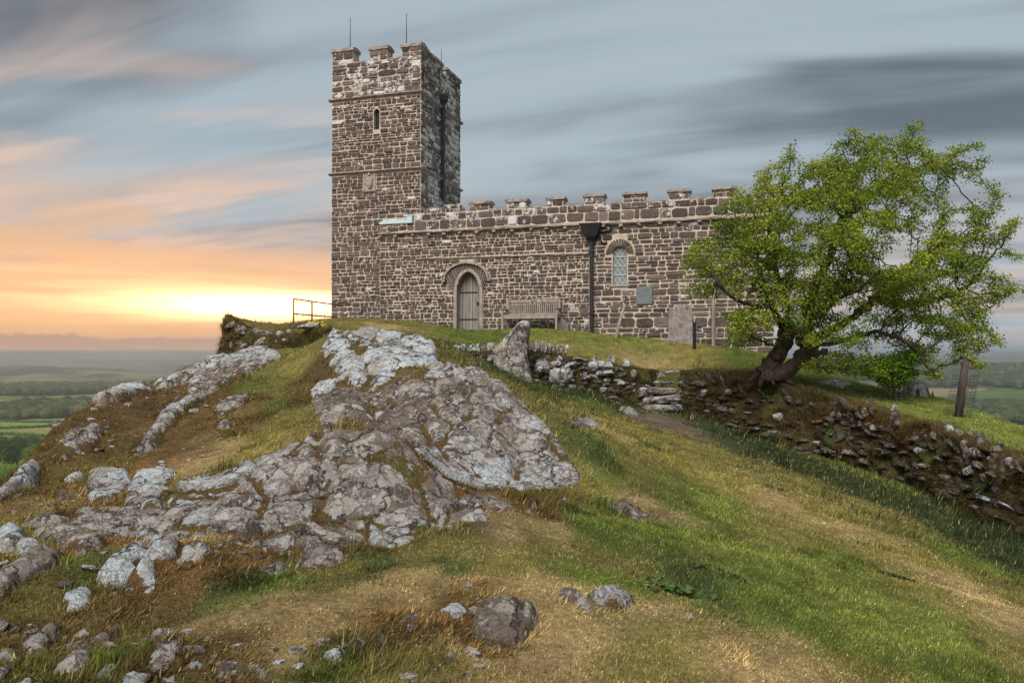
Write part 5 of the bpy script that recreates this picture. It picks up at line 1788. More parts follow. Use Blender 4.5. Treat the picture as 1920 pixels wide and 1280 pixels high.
# field railing west of the tower
rail = empty("railing", tuple(pix(585, 605, 25.6)))
rail.location.z = float(HG(rail.location.x, rail.location.y))
tag(rail, "rusty pipe railing with wires between the mossy bank and tower", "railing")
ro_ = np.array(rail.location)
P_A, P_B, P_C, P_D = pix(550.5, 560, 25.2), pix(585, 565, 26.0), pix(620, 570, 26.9), pix(632, 571.5, 27.2)
Q_A, Q_B, Q_C, Q_D = pix(550.5, 588, 25.2), pix(585, 591, 26.0), pix(620, 594, 26.9), pix(632, 595, 27.2)
for p in (P_A, P_B):
    g = float(HG(p[0], p[1]))
    mb = MB(); mb.tube([np.array([p[0], p[1], g - 0.25]) - ro_, p - ro_], 0.030, 8); mb.build("post", M_RUST, rail, True)
for a in ((P_A, P_B, P_D), (Q_A, Q_B, Q_D)):
    mb = MB(); mb.tube([q - ro_ for q in a], 0.024, 8); mb.build("rail", M_RUST, rail, True)
for k in range(1, 9):
    t = k / 9
    mb = MB(); mb.tube([(P_A * (1 - t) + Q_A * t) - ro_, (P_B * (1 - t) + Q_B * t) - ro_, (P_D * (1 - t) + Q_D * t) - ro_], 0.0035, 4); mb.build("wire", M_RUST, rail)
for k in range(1, 5):
    t = k / 5
    off = np.array([0, 0, 0.28])
    mb = MB(); mb.tube([Q_A - off * t - ro_, Q_B - off * t - ro_, Q_D - off * t - ro_], 0.0035, 4); mb.build("wire", M_RUST, rail)
for a, c in ((P_A, P_B), (P_B, P_D), (Q_A, Q_B), (Q_B, Q_D)):
    for t in (0.15, 0.5, 0.85):
        p = a + (c - a) * t - ro_
        mb = MB(); mb.tube([p + [0, 0, 0.07 if a is not P_A and a is not P_B else 0.0], p - [0, 0, 0.09]], 0.009, 4); mb.build("clip", M_RUST, rail)
# ------------------------------------------------------------------ grown-over stone walls of the churchyard
def line_resample(pts, ds):
    P2 = np.array(pts, float)
    d = np.concatenate([[0], np.cumsum(np.hypot(*np.diff(P2, axis=0).T))])
    n = max(2, int(d[-1] / ds))
    t = np.linspace(0, d[-1], n)
    x, y = np.interp(t, d, P2[:, 0]), np.interp(t, d, P2[:, 1])
    for _ in range(6):
        x[1:-1] = (x[:-2] + 2 * x[1:-1] + x[2:]) / 4; y[1:-1] = (y[:-2] + 2 * y[1:-1] + y[2:]) / 4
    return np.stack([x, y], 1), t


def mat_bank():
    m, b, bs, out = new_mat("overgrown_wall")
    pos = b.node("ShaderNodeNewGeometry").outputs["Position"]
    n1 = b.noise(pos, 2.2, 6, 0.65, 0.4)
    n2 = b.noise(pos, 12.0, 6, 0.7)
    n3 = b.noise(pos, 42.0, 4, 0.7)
    c = b.mix(n2, (0.020, 0.014, 0.009), (0.075, 0.052, 0.026))
    c = b.mix(b.ss(n1, 0.50, 0.62), c, b.mix(n2, (0.035, 0.055, 0.014), (0.10, 0.12, 0.03)))
    c = b.mix(b.ss(n3, 0.56, 0.66), c, (0.028, 0.018, 0.011))
    b.t.links.new(c, bs.inputs["Base Color"])
    bs.inputs["Roughness"].default_value = 1.0
    bs.inputs["Specular IOR Level"].default_value = 0.05
    bump(b, bs, b.add(n2, b.mul(n3, 0.6)), 1.0, 0.06)
    return m


M_BANK = mat_bank()
M_DRY = mat_rock("wall_stone")
M_SLAB = mat_rock("dark_slate_stone", 0.50)
bank_samples = []     # points and normals for the plants that grow on the walls


def bank_wall(i0, i1, label, seed, thick=0.10, lump=0.13, rows=26, lift=None):
    pts, t = line_resample(BANK[i0:i1 + 1], 0.07)
    n = len(pts)
    tg = np.gradient(pts, axis=0); tg /= np.linalg.norm(tg, axis=1)[:, None]
    outw = np.stack([tg[:, 1], -tg[:, 0]], 1)
    # outwards = towards the low side
    mid = pts[n // 2] + outw[n // 2] * 0.5
    if bank_t(np.array([mid[0]]), np.array([mid[1]]))[0] > 0: outw = -outw
    ends = np.minimum(sstep(t, 0, 0.4), sstep(t[-1] - t, 0, 0.4))
    zb = tps_low(pts[:, 0] + outw[:, 0] * .25, pts[:, 1] + outw[:, 1] * .25) - 0.10
    top = pts - outw * 0.30
    zt = H_base(top[:, 0], top[:, 1]) + 0.03
    if lift is not None: zt = zt + np.interp(t / t[-1], lift[0], lift[1])
    zt = zt + 0.07 * fbm(t * 1.3, np.zeros_like(t) + seed, oct=3, seed=seed)
    v = np.linspace(0, 1, rows)
    S = (0.09 + thick) * (1 - v ** 1.6) + 0.02 * v
    cap = np.array([[-0.10, 0.02], [-0.25, 0.015], [-0.45, -0.06], [-0.60, -0.22]])
    X = []; Zs = []
    A, U = np.meshgrid(np.arange(n), np.arange(rows + len(cap)), indexing="ij")
    off = np.concatenate([S, cap[:, 0]])[None, :] * np.ones((n, 1))
    Z = np.concatenate([zb[:, None] + (zt - zb)[:, None] * v[None, :], zt[:, None] + cap[:, 1][None, :]], 1)
    tt = t[:, None] * np.ones_like(off)
    nz = fbm(tt * 1.5, Z * 2.0, np.zeros_like(Z) + seed, 4, 0.6, seed) * lump * 1.1 + fbm(tt * 5.5, Z * 6.5, np.zeros_like(Z) + seed, 4, 0.62, seed + 5) * lump * 0.8
    off = off + nz * (0.4 + 0.6 * ends[:, None])
    off = off * ends[:, None] - 0.2 * (1 - ends[:, None])
    Z = Z + 0.04 * fbm(tt * 4, Z * 4, oct=3, seed=seed + 9)
    Xw = pts[:, 0:1] + outw[:, 0:1] * off; Yw = pts[:, 1:2] + outw[:, 1:2] * off
    m = off.shape[1]
    V = np.stack([Xw, Yw, Z], -1).reshape(-1, 3)
    idx = np.arange(n - 1)[:, None] * m + np.arange(m - 1)[None, :]
    Q = np.stack([idx, idx + m, idx + m + 1, idx + 1], -1).reshape(-1, 4)
    root = empty("retaining_wall", (pts[n // 2][0], pts[n // 2][1], zb[n // 2]))
    tag(root, label, "stone wall", "overgrown churchyard walls", "thing")
    off_ = np.array(root.location)
    mesh_np("earth_core", V - off_, Q, M_BANK, smooth=True, parent=root)
    V3 = V.reshape(n, m, 3)
    dn = np.stack([np.gradient(V3[..., k], axis=0) for k in range(3)], -1); dm = np.stack([np.gradient(V3[..., k], axis=1) for k in range(3)], -1)
    N = np.cross(dn, dm); N /= np.linalg.norm(N, axis=-1, keepdims=True) + 1e-9
    chk = N[n // 2, rows // 2, 0] * outw[n // 2, 0] + N[n // 2, rows // 2, 1] * outw[n // 2, 1]
    if chk < 0: N = -N
    bank_samples.append((V3, N, t, rows))
    return root, V3, N, t, outw, off_


def set_stone(root, off_, pos, nrm, up, size, seed, tone=0.5, lich=0.4, embed=0.35, sub=2, box=5.0, roll=0.0, moss=0.12, mat=None):
    V, T = rock_shape(size, sub, box, 0.22, seed, 1.5)
    nrm = nrm / np.linalg.norm(nrm)
    side = np.cross(up, nrm); side /= np.linalg.norm(side)
    up2 = np.cross(nrm, side)
    c, s = math.cos(roll), math.sin(roll)
    a = side * c + up2 * s; b2 = -side * s + up2 * c
    W = pos + V[:, 0:1] * a + V[:, 1:2] * nrm + V[:, 2:3] * b2 + nrm * size[1] * (1 - 2 * embed)
    nn = len(W)
    return mesh_np("stone", W - off_, T, mat or M_DRY, {"moss": np.full(nn, moss), "lich": np.full(nn, lich)}, None, False, root)


UPV = np.array([0, 0, 1.0])


def scatter_stones(w, count, seed, smin, smax, lich, vlo=0.05, vhi=0.98, alo=0.0, ahi=1.0, roll=0.25, embed=0.55):
    root, V3, N, t, outw, off_ = w
    r = np.random.default_rng(seed)
    n, m, _ = V3.shape
    rows = 26
    placed = []
    tries = 0
    while len(placed) < count and tries < count * 12:
        tries += 1
        i = int(r.uniform(alo, ahi) * (n - 1)); j = int(r.uniform(vlo, vhi) * (rows - 1))
        p = V3[i, j]
        s = r.uniform(smin, smax) * (0.6 if r.random() < .5 else 1.0)
        if any(np.linalg.norm(p - q) < (s + s2) * 0.9 for q, s2 in placed): continue
        placed.append((p, s))
        set_stone(root, off_, p, N[i, j], UPV, (s, s * 0.55, s * r.uniform(0.45, 0.85)), seed * 97 + tries, lich=lich + r.normal(0, 0.2), embed=embed, roll=r.normal(0, roll), moss=r.uniform(0.0, 0.25))


def near(w, px, py):
    """closest point of a wall face to this photograph point"""
    V3 = w[1]
    d = pix(px, py, 1.0)
    q = V3[..., 0] / V3[..., 1] - d[0]; z = V3[..., 2] / V3[..., 1] - d[2]
    k = np.argmin((q * q + z * z) + (V3[..., 1] > 1e9))
    return np.unravel_index(k, q.shape)


wall_w = bank_wall(0, 5, "mossy brown churchyard wall below the railing on the left skyline", 401, 0.12, 0.20, lift=((0, .03, .1, .25, .45, .6, .75, 1), (.02, .16, .06, -.16, -.08, .06, .0, -.12)))
wall_m = bank_wall(6, 10, "low stone churchyard wall with upright slabs beside the standing stone", 402, 0.06, 0.07)
wall_e = bank_wall(11, len(BANK) - 1, "long overgrown dry stone wall descending right below the leaning tree", 403, 0.12, 0.22)

# west wall: a few slabs showing through the moss
for px, py, wpx, hpx, roll, li in ((450, 618, 10, 9, .2, .4), (484, 618, 14, 7, .25, .35), (497, 618, 18, 5, .15, .25), (522, 612, 9, 6, 0, .7), (489, 642, 6, 14, .1, .4), (456, 622, 8, 10, .2, .5), (430, 612, 7, 6, .3, .5), (546, 604, 8, 6, .2, .7), (437, 645, 6, 8, .2, .6), (460, 650, 5, 8, 0, .5)):
    i, j = near(wall_w, px, py)
    k = wall_w[1][i, j][1] / FOCAL
    set_stone(wall_w[0], wall_w[5], wall_w[1][i, j], wall_w[2][i, j], UPV, (wpx * k, 0.14, hpx * k), int(px + py), lich=li - .12, embed=.66, roll=roll)
scatter_stones(wall_w, 20, 61, 0.04, 0.09, 0.25, 0.1, 0.9, embed=.8)
i, j = near(wall_w, 580, 613)
p = wall_w[1][i, j]; k = p[1] / FOCAL
set_stone(wall_w[0], wall_w[5], pix(582, 612, p[1] - 0.1), np.array([0, -1.0, 0.15]), UPV, (21 * k, 0.22, 5.5 * k), 991, lich=.75, embed=.5)

# middle wall
MID = [(1052, 706, 24, 17, .72, 0), (1122, 686, 27, 8, 1.05, 0), (1132, 699, 17, 5, .8, .1), (1070, 687, 13, 5, .8, .15), (1085, 675, 15, 4, .55, -.25), (1098, 708, 7, 6, .6, 0), (1060, 697, 7, 8, .6, 0),
       (1012, 690, 8, 14, .45, .15), (1022, 690, 8, 12, .4, .1), (1034, 688, 8, 8, .4, .1), (1044, 683, 7, 6, .5, .2), (1048, 675, 6, 6, .5, 0), (1175, 676, 8, 5, .6, -.2), (1152, 670, 7, 5, .6, .1), (1140, 662, 7, 4, .5, 0), (1163, 718, 7, 5, .6, 0), (1114, 655, 5, 5, .5, .2), (1185, 700, 5, 8, .5, .4),
       (838, 658, 11, 7, .85, .2), (856, 655, 7, 7, .8, .1), (842, 670, 9, 6, .8, 0), (870, 651, 7, 6, .75, 0), (915, 672, 6, 7, .5, .3), (886, 640, 6, 7, .7, .2), (900, 637, 6, 5, .75, .1), (925, 639, 10, 9, .35, .05), (935, 662, 5, 8, .5, .4), (925, 655, 5, 5, .5, 0), (907, 655, 5, 6, .3, .3), (880, 662, 5, 6, .3, .3), (830, 645, 14, 6, .7, -.1)]
for px, py, wpx, hpx, li, roll in MID:
    i, j = near(wall_m, px, py)
    k = wall_m[1][i, j][1] / FOCAL
    set_stone(wall_m[0], wall_m[5], wall_m[1][i, j], wall_m[2][i, j], UPV, (wpx * k, 0.16, hpx * k), int(px * 3 + py), lich=li, embed=.5, roll=roll, moss=.05)
for q, px in enumerate((997, 1003, 1009, 1016, 1022, 1029, 1036, 1044, 1052, 1061)):     # slabs on edge along the top
    i, j = near(wall_m, px, 650 + (px - 997) * 0.06)
    p = pix(px, 651 + (px - 997) * 0.07 + (q % 3), wall_m[1][i, j][1] - 0.02)
    set_stone(wall_m[0], wall_m[5], p, np.array([0.1, -1.0, 0.1]), UPV, (0.045, 0.14, 0.17 - 0.004 * q), 700 + q, lich=.42 + .2 * (q % 2), embed=.5, roll=-0.18 - 0.03 * (q % 3), moss=0.0)
scatter_stones(wall_m, 34, 62, 0.05, 0.11, 0.45, 0.15, 0.95)

# east wall: slanting slates high up, blocks half hidden by moss below
EAST = [(1458, 783, 9, 8, .6, .2), (1365, 735, 7, 6, .6, 0), (1345, 765, 8, 5, .35, .1), (1318, 737, 7, 6, .5, 0), (1575, 818, 12, 14, .22, .1), (1592, 822, 4, 14, .3, .1), (1548, 843, 16, 6, .35, -.25), (1590, 848, 14, 6, .4, -.15), (1620, 850, 12, 9, .25, .3),
        (1660, 780, 7, 10, .35, -.5), (1676, 778, 8, 9, .3, -.5), (1612, 790, 4, 7, .4, -.4), (1602, 785, 5, 7, .3, -.5), (1642, 798, 6, 7, .4, .1), (1655, 800, 5, 6, .3, .2), (1628, 800, 4, 9, .3, -.4), (1668, 795, 4, 10, .25, -.5), (1590, 775, 5, 9, .25, -.5), (1575, 778, 5, 8, .25, -.5), (1560, 778, 5, 7, .25, -.4),
        (1634, 753, 10, 8, .35, .1), (1676, 765, 6, 6, .4, .2), (1782, 806, 7, 6, .75, .1), (1798, 815, 6, 6, .4, .1), (1816, 818, 10, 9, .7, .2), (1833, 847, 5, 10, .65, .1), (1842, 832, 8, 8, .35, .1), (1765, 798, 6, 5, .6, 0), (1828, 800, 6, 5, .4, .1), (1838, 820, 7, 7, .35, .2), (1875, 838, 10, 8, .25, .1), (1728, 845, 10, 5, .6, -.1), (1720, 846, 4, 6, .6, .2), (1860, 862, 5, 7, .5, .2), (1895, 870, 5, 9, .5, .2), (1905, 880, 6, 7, .5, .1),
        (1780, 912, 8, 9, .3, .1), (1820, 880, 6, 8, .45, .2), (1690, 870, 7, 6, .25, 0), (1850, 940, 20, 5, .6, -.2), (1885, 950, 16, 4, .4, -.2), (1836, 932, 12, 4, .5, -.25), (1640, 895, 8, 4, .3, 0), (1500, 800, 7, 5, .25, .1), (1420, 760, 7, 6, .25, .1), (1395, 740, 6, 7, .3, .4), (1480, 745, 8, 5, .2, -.5), (1500, 755, 8, 5, .2, -.5), (1460, 735, 8, 6, .2, -.4), (1520, 762, 7, 5, .2, -.4)]
for px, py, wpx, hpx, li, roll in EAST:
    i, j = near(wall_e, px, py)
    k = wall_e[1][i, j][1] / FOCAL
    set_stone(wall_e[0], wall_e[5], wall_e[1][i, j], wall_e[2][i, j], UPV, (wpx * k, 0.13, hpx * k), int(px * 3 + py), lich=li - .10, embed=.58, box=8.0, mat=M_SLAB if li < .4 else M_DRY, roll=roll, moss=.1)
# packed courses of slanting slates, dark and half mossed over
r_e = np.random.default_rng(63)
V3, N_, t_e = wall_e[1], wall_e[2], wall_e[3]
ne = V3.shape[0]
cells = []
for row, v in enumerate(np.linspace(0.07, 0.96, 10)):
    s_ = r_e.uniform(0, 0.2)
    while s_ < t_e[-1] * 0.70:
        cells.append((s_, v + r_e.normal(0, 0.012), row)); s_ += r_e.uniform(0.22, 0.36)
r_e.shuffle(cells)
cells = [c for c in cells if fbm(np.array([c[0] * 0.6]), np.array([c[1] * 1.8]), oct=3, seed=66)[0] > -0.34][:240]
for q, (s_, v, row) in enumerate(cells):
    i = int(np.clip(np.interp(s_, t_e, np.arange(ne)), 0, ne - 1)); j = int(np.clip(v * 25, 0, 25))
    w_ = r_e.uniform(0.09, 0.17); h_ = r_e.uniform(0.035, 0.065)
    steep = row >= 8
    ro = r_e.normal(-0.8, 0.2) if steep else r_e.normal(-0.05, 0.12)
    nn_ = N_[i, j] * 0.35 + np.array([wall_e[4][i, 0], wall_e[4][i, 1], 0.12]) * 0.65
    set_stone(wall_e[0], wall_e[5], V3[i, j], nn_, UPV, (w_, 0.10, h_), 5000 + q, lich=r_e.uniform(-0.15, 0.30) + (0.25 if r_e.random() < .1 else 0), embed=.64, roll=ro, moss=r_e.uniform(0.2, 0.60), sub=2, box=10.0, mat=M_SLAB if r_e.random() < .96 else M_DRY)

# the middle wall gets rough courses behind its larger stones
V3, N_, t_m = wall_m[1], wall_m[2], wall_m[3]
nm = V3.shape[0]
q = 0
for row, v in enumerate(np.linspace(0.10, 0.90, 7)):
    s_ = r_e.uniform(0.1, 0.3)
    while s_ < t_m[-1] - 0.1:
        if fbm(np.array([s_ * 0.8]), np.array([v * 2.0]), oct=3, seed=67)[0] > -0.22:
            i = int(np.clip(np.interp(s_, t_m, np.arange(nm)), 0, nm - 1)); j = int(np.clip(v * 25, 0, 25))
            w_ = r_e.uniform(0.08, 0.15); h_ = r_e.uniform(0.035, 0.07)
            nn_ = N_[i, j] * 0.35 + np.array([wall_m[4][i, 0], wall_m[4][i, 1], 0.12]) * 0.65
            set_stone(wall_m[0], wall_m[5], V3[i, j], nn_, UPV, (w_, 0.10, h_), 7000 + q, lich=r_e.uniform(-0.1, 0.45), embed=.66, roll=r_e.normal(0, 0.14), moss=r_e.uniform(0.05, 0.42), sub=2, box=9.0, mat=M_SLAB if r_e.random() < .6 else M_DRY)
            q += 1
        s_ += r_e.uniform(0.22, 0.38)

# ------------------------------------------------------------------ steps up to the churchyard
st = empty("stone_steps", tuple(pix(1242, 770, 19.75)))
tag(st, "rough worn stone steps climbing through the churchyard wall to the grass", "steps")
so = np.array(st.location)
for i, (px, py, wpx, hpx, Y) in enumerate(((1244, 764, 40, 5, 19.75), (1250, 748, 36, 6, 19.95), (1244, 733, 38, 6, 20.1), (1250, 719, 35, 6, 20.3), (1254, 707, 32, 6, 20.5), (1262, 700, 24, 5, 20.75))):
    c = pix(px, py, Y); k = Y / FOCAL
    V, T = rock_shape((wpx * k, 0.24, hpx * k * 1.15), 3, 5, 0.30, 800 + i, 2.2)
    V = V @ rotmat([.06, -.05, .04, .08, -.03, .05][i], [.05, -.07, .06, -.04, .07, -.05][i], [.1, -.14, .12, -.08, .16, .1][i]).T
    n = len(V)
    mesh_np("step", V + c - so, T, M_DRY, {"moss": np.full(n, .16), "lich": np.full(n, .36)}, None, False, st)
for i, (px, py, wpx, hpx, Y) in enumerate(((1282, 722, 8, 10, 20.0), (1285, 708, 12, 5, 20.2), (1208, 712, 9, 8, 20.05), (1206, 735, 9, 10, 19.85), (1264, 750, 13, 9, 19.85), (1215, 752, 11, 7, 19.8), (1276, 764, 9, 7, 19.65))):
    c = pix(px, py, Y); k = Y / FOCAL
    V, T = rock_shape((wpx * k, 0.14, hpx * k), 2, 4, 0.2, 820 + i)
    n = len(V)
    mesh_np("side_stone", V + c - so, T, M_DRY, {"moss": np.full(n, .12), "lich": np.full(n, .35)}, None, False, st)

# ------------------------------------------------------------------ the standing stone
Ys = 18.75
rings = [(742, 966, 33, .24), (715, 967, 31, .24), (695, 963, 31, .235), (678, 957, 33, .23), (660, 957, 32, .22), (645, 963, 28, .21), (632, 969, 23, .20), (620, 975, 18, .18), (611, 980, 14, .15), (605, 983, 11, .12), (602, 984, 6, .06)]
pys = np.array([q[0] for q in rings], float)
NR, NS = 46, 40
V = []
for a in range(NR):
    f = a / (NR - 1)
    py = 742 + (602 - 742) * f
    cx = np.interp(-py, -pys, [q[1] for q in rings]); hw_ = np.interp(-py, -pys, [q[2] for q in rings]) * Ys / FOCAL; dp_ = np.interp(-py, -pys, [q[3] for q in rings])
    c = pix(cx, py, Ys)
    th = np.arange(NS) * 2 * math.pi / NS
    e = 0.62
    x = np.sign(np.cos(th)) * np.abs(np.cos(th)) ** e * hw_; y = np.sign(np.sin(th)) * np.abs(np.sin(th)) ** e * dp_
    P3 = np.stack([c[0] + x, c[1] + y, np.full(NS, c[2])], 1)
    g = 1 + 0.16 * fbm(P3[:, 0] * 2.6, P3[:, 1] * 2.6, P3[:, 2] * 2.6, 4, .6, 5) + .05 * fbm(P3[:, 0] * 11, P3[:, 1] * 11, P3[:, 2] * 11, 3, .6, 6)
    V.append(np.stack([c[0] + x * g, c[1] + y * g, P3[:, 2]], 1))
topc = pix(984, 600.5, Ys)
V = np.concatenate(V + [[topc]])
i = np.arange(NR - 1)[:, None] * NS; j = np.arange(NS)[None, :]; k = (np.arange(NS) + 1)[None, :] % NS
Q = np.stack([i + j, i + k, i + NS + k, i + NS + j], -1).reshape(-1, 4)
T = np.stack([(NR - 1) * NS + np.arange(NS), (NR - 1) * NS + (np.arange(NS) + 1) % NS, np.full(NS, NR * NS)], 1)
base = pix(967, 722, Ys)
mo = np.clip(0.62 - 0.9 * sstep(V[:, 2], base[2] - 0.1, base[2] + 0.6), 0, 1) * .9
ss_ = mesh_np("standing_stone", V - base, [Q, T], M_DRY, {"moss": mo, "lich": np.full(len(V), 0.42)}, None, True)
ss_.location = base
tag(ss_, "tall leaning grey standing stone at the break in the churchyard wall", "standing stone")

# ------------------------------------------------------------------ the wind-bent hawthorn
TY = 17.7
tree_rng = np.random.default_rng(21)
CROWN = [(1272, 522), (1290, 470), (1325, 440), (1345, 400), (1372, 362), (1420, 345), (1435, 318), (1462, 310), (1478, 282), (1490, 300), (1540, 290), (1560, 275), (1590, 262), (1640, 256), (1690, 246), (1725, 240), (1745, 256), (1790, 266), (1838, 272), (1800, 296), (1815, 312), (1792, 330), (1775, 345), (1768, 372), (1790, 392), (1815, 380), (1838, 384), (1858, 378), (1870, 352), (1884, 378), (1872, 410), (1902, 418), (1895, 440), (1872, 452), (1906, 478), (1882, 492), (1860, 505), (1875, 530), (1906, 545), (1882, 566), (1850, 570), (1850, 600), (1872, 645), (1850, 648), (1845, 662), (1815, 665), (1820, 690), (1795, 700), (1770, 690), (1750, 710), (1715, 690), (1700, 660), (1660, 645), (1610, 655), (1560, 640), (1520, 648), (1500, 640), (1480, 620), (1460, 600), (1430, 625), (1400, 645), (1380, 655), (1366, 640), (1370, 608), (1352, 592), (1402, 578), (1420, 560), (1385, 548), (1350, 560), (1312, 555), (1300, 540)]
LOWER = [(1500, 690), (1530, 668), (1580, 662), (1630, 668), (1655, 690), (1660, 710), (1620, 705), (1570, 700), (1530, 695)]
HOLES = [((1535, 505), 46, 24), ((1575, 480), 30, 18), ((1610, 560), 46, 15), ((1640, 585), 40, 14), ((1660, 480), 40, 26), ((1700, 455), 40, 22), ((1590, 610), 40, 13), ((1560, 622), 34, 12), ((1490, 560), 16, 20), ((1440, 520), 14, 22), ((1400, 528), 14, 14), ((1465, 505), 14, 18), ((1740, 340), 26, 14), ((1800, 430), 32, 16), ((1760, 560), 30, 9), ((1685, 415), 22, 14), ((1840, 470), 24, 12), ((1520, 440), 12, 16), ((1600, 395), 14, 10), ((1725, 640), 30, 14)]


def crown_points(n):
    out = []
    P2 = np.array(CROWN, float)
    while len(out) < n:
        k = 4000
        px = tree_rng.uniform(1265, 1910, k); py = tree_rng.uniform(235, 715, k)
        ok = inside(CROWN, px, py)
        dd = dist_line(CROWN, px, py, True)
        keep = np.ones(k)
        for (c, a, b2) in HOLES:
            q = ((px - c[0]) / a) ** 2 + ((py - c[1]) / b2) ** 2
            keep *= np.where(q < 1, 0.05, 1.0)
        cl = fbm(px / 34.0, py / 15.0, oct=3, rough=.55, seed=333)       # flat, wind-combed pads of leaf
        keep *= sstep(cl, -0.10, 0.13) * 0.97 + 0.03
        keep *= 1 - 0.35 * sstep(px, 1640, 1760)
        ok &= tree_rng.random(k) < keep
        thick = np.minimum(dd * TY / FOCAL * 0.95, 1.9) + 0.12
        Y = TY - 0.25 * thick + tree_rng.uniform(-1, 1, k) * thick + (px - 1480) * 0.0008
        for a, b2, c in zip(px[ok], py[ok], Y[ok]): out.append(pix(a, b2, c))
    return np.array(out[:n])


att = crown_points(13000)
lowp = []
while len(lowp) < 420:
    a, b2 = tree_rng.uniform(1500, 1665), tree_rng.uniform(655, 715)
    if inside(LOWER, np.array([a]), np.array([b2]))[0]: lowp.append(pix(a, b2, TY - 0.3 + tree_rng.uniform(-.5, .5)))
SPIKES = [((1780, 292), (1842, 270)), ((1850, 405), (1873, 350)), ((1875, 445), (1910, 414)), ((1865, 515), (1910, 547)), ((1838, 610), (1878, 648)), ((1795, 655), (1752, 716)), ((1480, 310), (1477, 278)), ((1606, 272), (1594, 248)), ((1425, 345), (1434, 312)), ((1330, 450), (1296, 462)), ((1820, 330), (1846, 300)), ((1700, 255), (1712, 236)), ((1815, 665), (1838, 690)), ((1330, 540), (1282, 548)), ((1880, 470), (1914, 482))]
spk = []
for (a, c) in SPIKES:
    for q in range(34):
        t_ = tree_rng.random()
        spk.append(pix(a[0] + (c[0] - a[0]) * t_ + tree_rng.normal(0, 4), a[1] + (c[1] - a[1]) * t_ + tree_rng.normal(0, 4), TY + tree_rng.normal(0, .15)))
# sprays hanging in front of the old stems
frt = []
while len(frt) < 800:
    a, c = tree_rng.uniform(1368, 1620), tree_rng.uniform(455, 650)
    if fbm(np.array([a / 30]), np.array([c / 15]), oct=2, seed=77)[0] > 0.02 and inside(CROWN, np.array([a]), np.array([c]))[0]:
        frt.append(pix(a, c, TY - tree_rng.uniform(0.5, 1.5)))
att = np.concatenate([att, np.array(lowp), np.array(spk), np.array(frt)])

LIMBS = [  # (px, py, dy) : the old stems, hand laid
    [(1432, 706, 0), (1448, 682, 0), (1464, 655, .05), (1474, 632, .05), (1478, 612, 0)],
    [(1440, 708, -.12), (1468, 696, -.15), (1494, 678, -.15), (1512, 658, -.1), (1520, 640, 0)],
    [(1474, 632, .05), (1462, 600, -.1), (1446, 570, -.3), (1432, 538, -.5), (1424, 505, -.7)],
    [(1478, 612, 0), (1476, 575, .2), (1462, 530, .4), (1450, 480, .5), (1462, 420, .5)],
    [(1520, 640, 0), (1512, 605, .2), (1514, 570, .3), (1535, 520, .3), (1562, 470, .2), (1580, 410, .1)],
    [(1520, 640, 0), (1552, 622, .1), (1592, 600, .2), (1640, 560, .3), (1690, 510, .3), (1725, 480, .3)],
    [(1520, 640, 0), (1545, 648, -.2), (1590, 636, -.3), (1640, 622, -.3), (1690, 632, -.4), (1722, 662, -.5), (1742, 692, -.5)],
    [(1494, 678, -.15), (1530, 684, -.3), (1556, 692, -.4), (1600, 690, -.4)],
    [(1446, 570, -.3), (1410, 575, -.6), (1380, 560, -.9), (1345, 530, -1.1)],
    [(1512, 605, .2), (1540, 585, -.5), (1570, 560, -.9), (1610, 545, -1.2)],
    [(1464, 655, .05), (1432, 640, -.5), (1408, 628, -.8)],
    [(1580, 410, .1), (1630, 370, .2), (1690, 330, .2), (1750, 300, .2)],
    [(1640, 560, .3), (1700, 570, .4), (1760, 560, .4), (1810, 540, .4)],
]
nodes, parent_i = [], []


def add_limb(pts):
    W = [pix(a, b2, TY + c) for a, b2, c in pts]
    d = [np.linalg.norm(q - W[0]) for q in nodes] if nodes else []
    prev = int(np.argmin(d)) if d and min(d) < 0.25 else -1
    for a, c in zip(W[:-1], W[1:]):
        k = max(1, int(np.linalg.norm(c - a) / 0.13))
        for q in range(k):
            p = a + (c - a) * (q / k)
            if prev >= 0 and np.linalg.norm(p - nodes[prev]) < 0.02: continue
            nodes.append(p + tree_rng.normal(0, 0.022, 3)); parent_i.append(prev); prev = len(nodes) - 1
    nodes.append(W[-1]); parent_i.append(prev)


n_before = []
for l in LIMBS:
    n_before.append(len(nodes)); add_limb(l)
n_limb = len(nodes)
P = np.array(nodes)


def grow(P, parent_i, att, step=0.105, kill=0.115, reach=1.6, iters=90):
    P = [p for p in P]; par = list(parent_i)
    A = att.copy()
    arr = np.array(P)
    d = np.empty(len(A)); ni = np.empty(len(A), int)
    for i in range(0, len(A), 500):
        D = np.linalg.norm(A[i:i + 500, None] - arr[None], axis=2)
        ni[i:i + 500] = D.argmin(1); d[i:i + 500] = D.min(1)
    for it in range(iters):
        m = d < reach
        if not m.any(): break
        tgt = {}
        dirs = A[m] - arr[ni[m]]
        dirs /= np.linalg.norm(dirs, axis=1)[:, None] + 1e-9
        acc = np.zeros((len(arr), 3)); cnt = np.zeros(len(arr))
        np.add.at(acc, ni[m], dirs); np.add.at(cnt, ni[m], 1)
        ids = np.nonzero(cnt)[0]
        v = acc[ids] / cnt[ids][:, None] + tree_rng.normal(0, 0.22, (len(ids), 3)) + np.array([0.10, 0, 0.03])
        v /= np.linalg.norm(v, axis=1)[:, None] + 1e-9
        new = arr[ids] + v * step
        s0 = len(arr)
        arr = np.concatenate([arr, new]); par += list(ids)
        D = np.linalg.norm(A[:, None] - new[None], axis=2)
        k = D.argmin(1); dn = D.min(1)
        b2 = dn < d
        d = np.where(b2, dn, d); ni = np.where(b2, k + s0, ni)
        live = d > kill
        A, d, ni = A[live], d[live], ni[live]
        if not len(A) or len(arr) > 32000: break
    return arr, np.array(par)


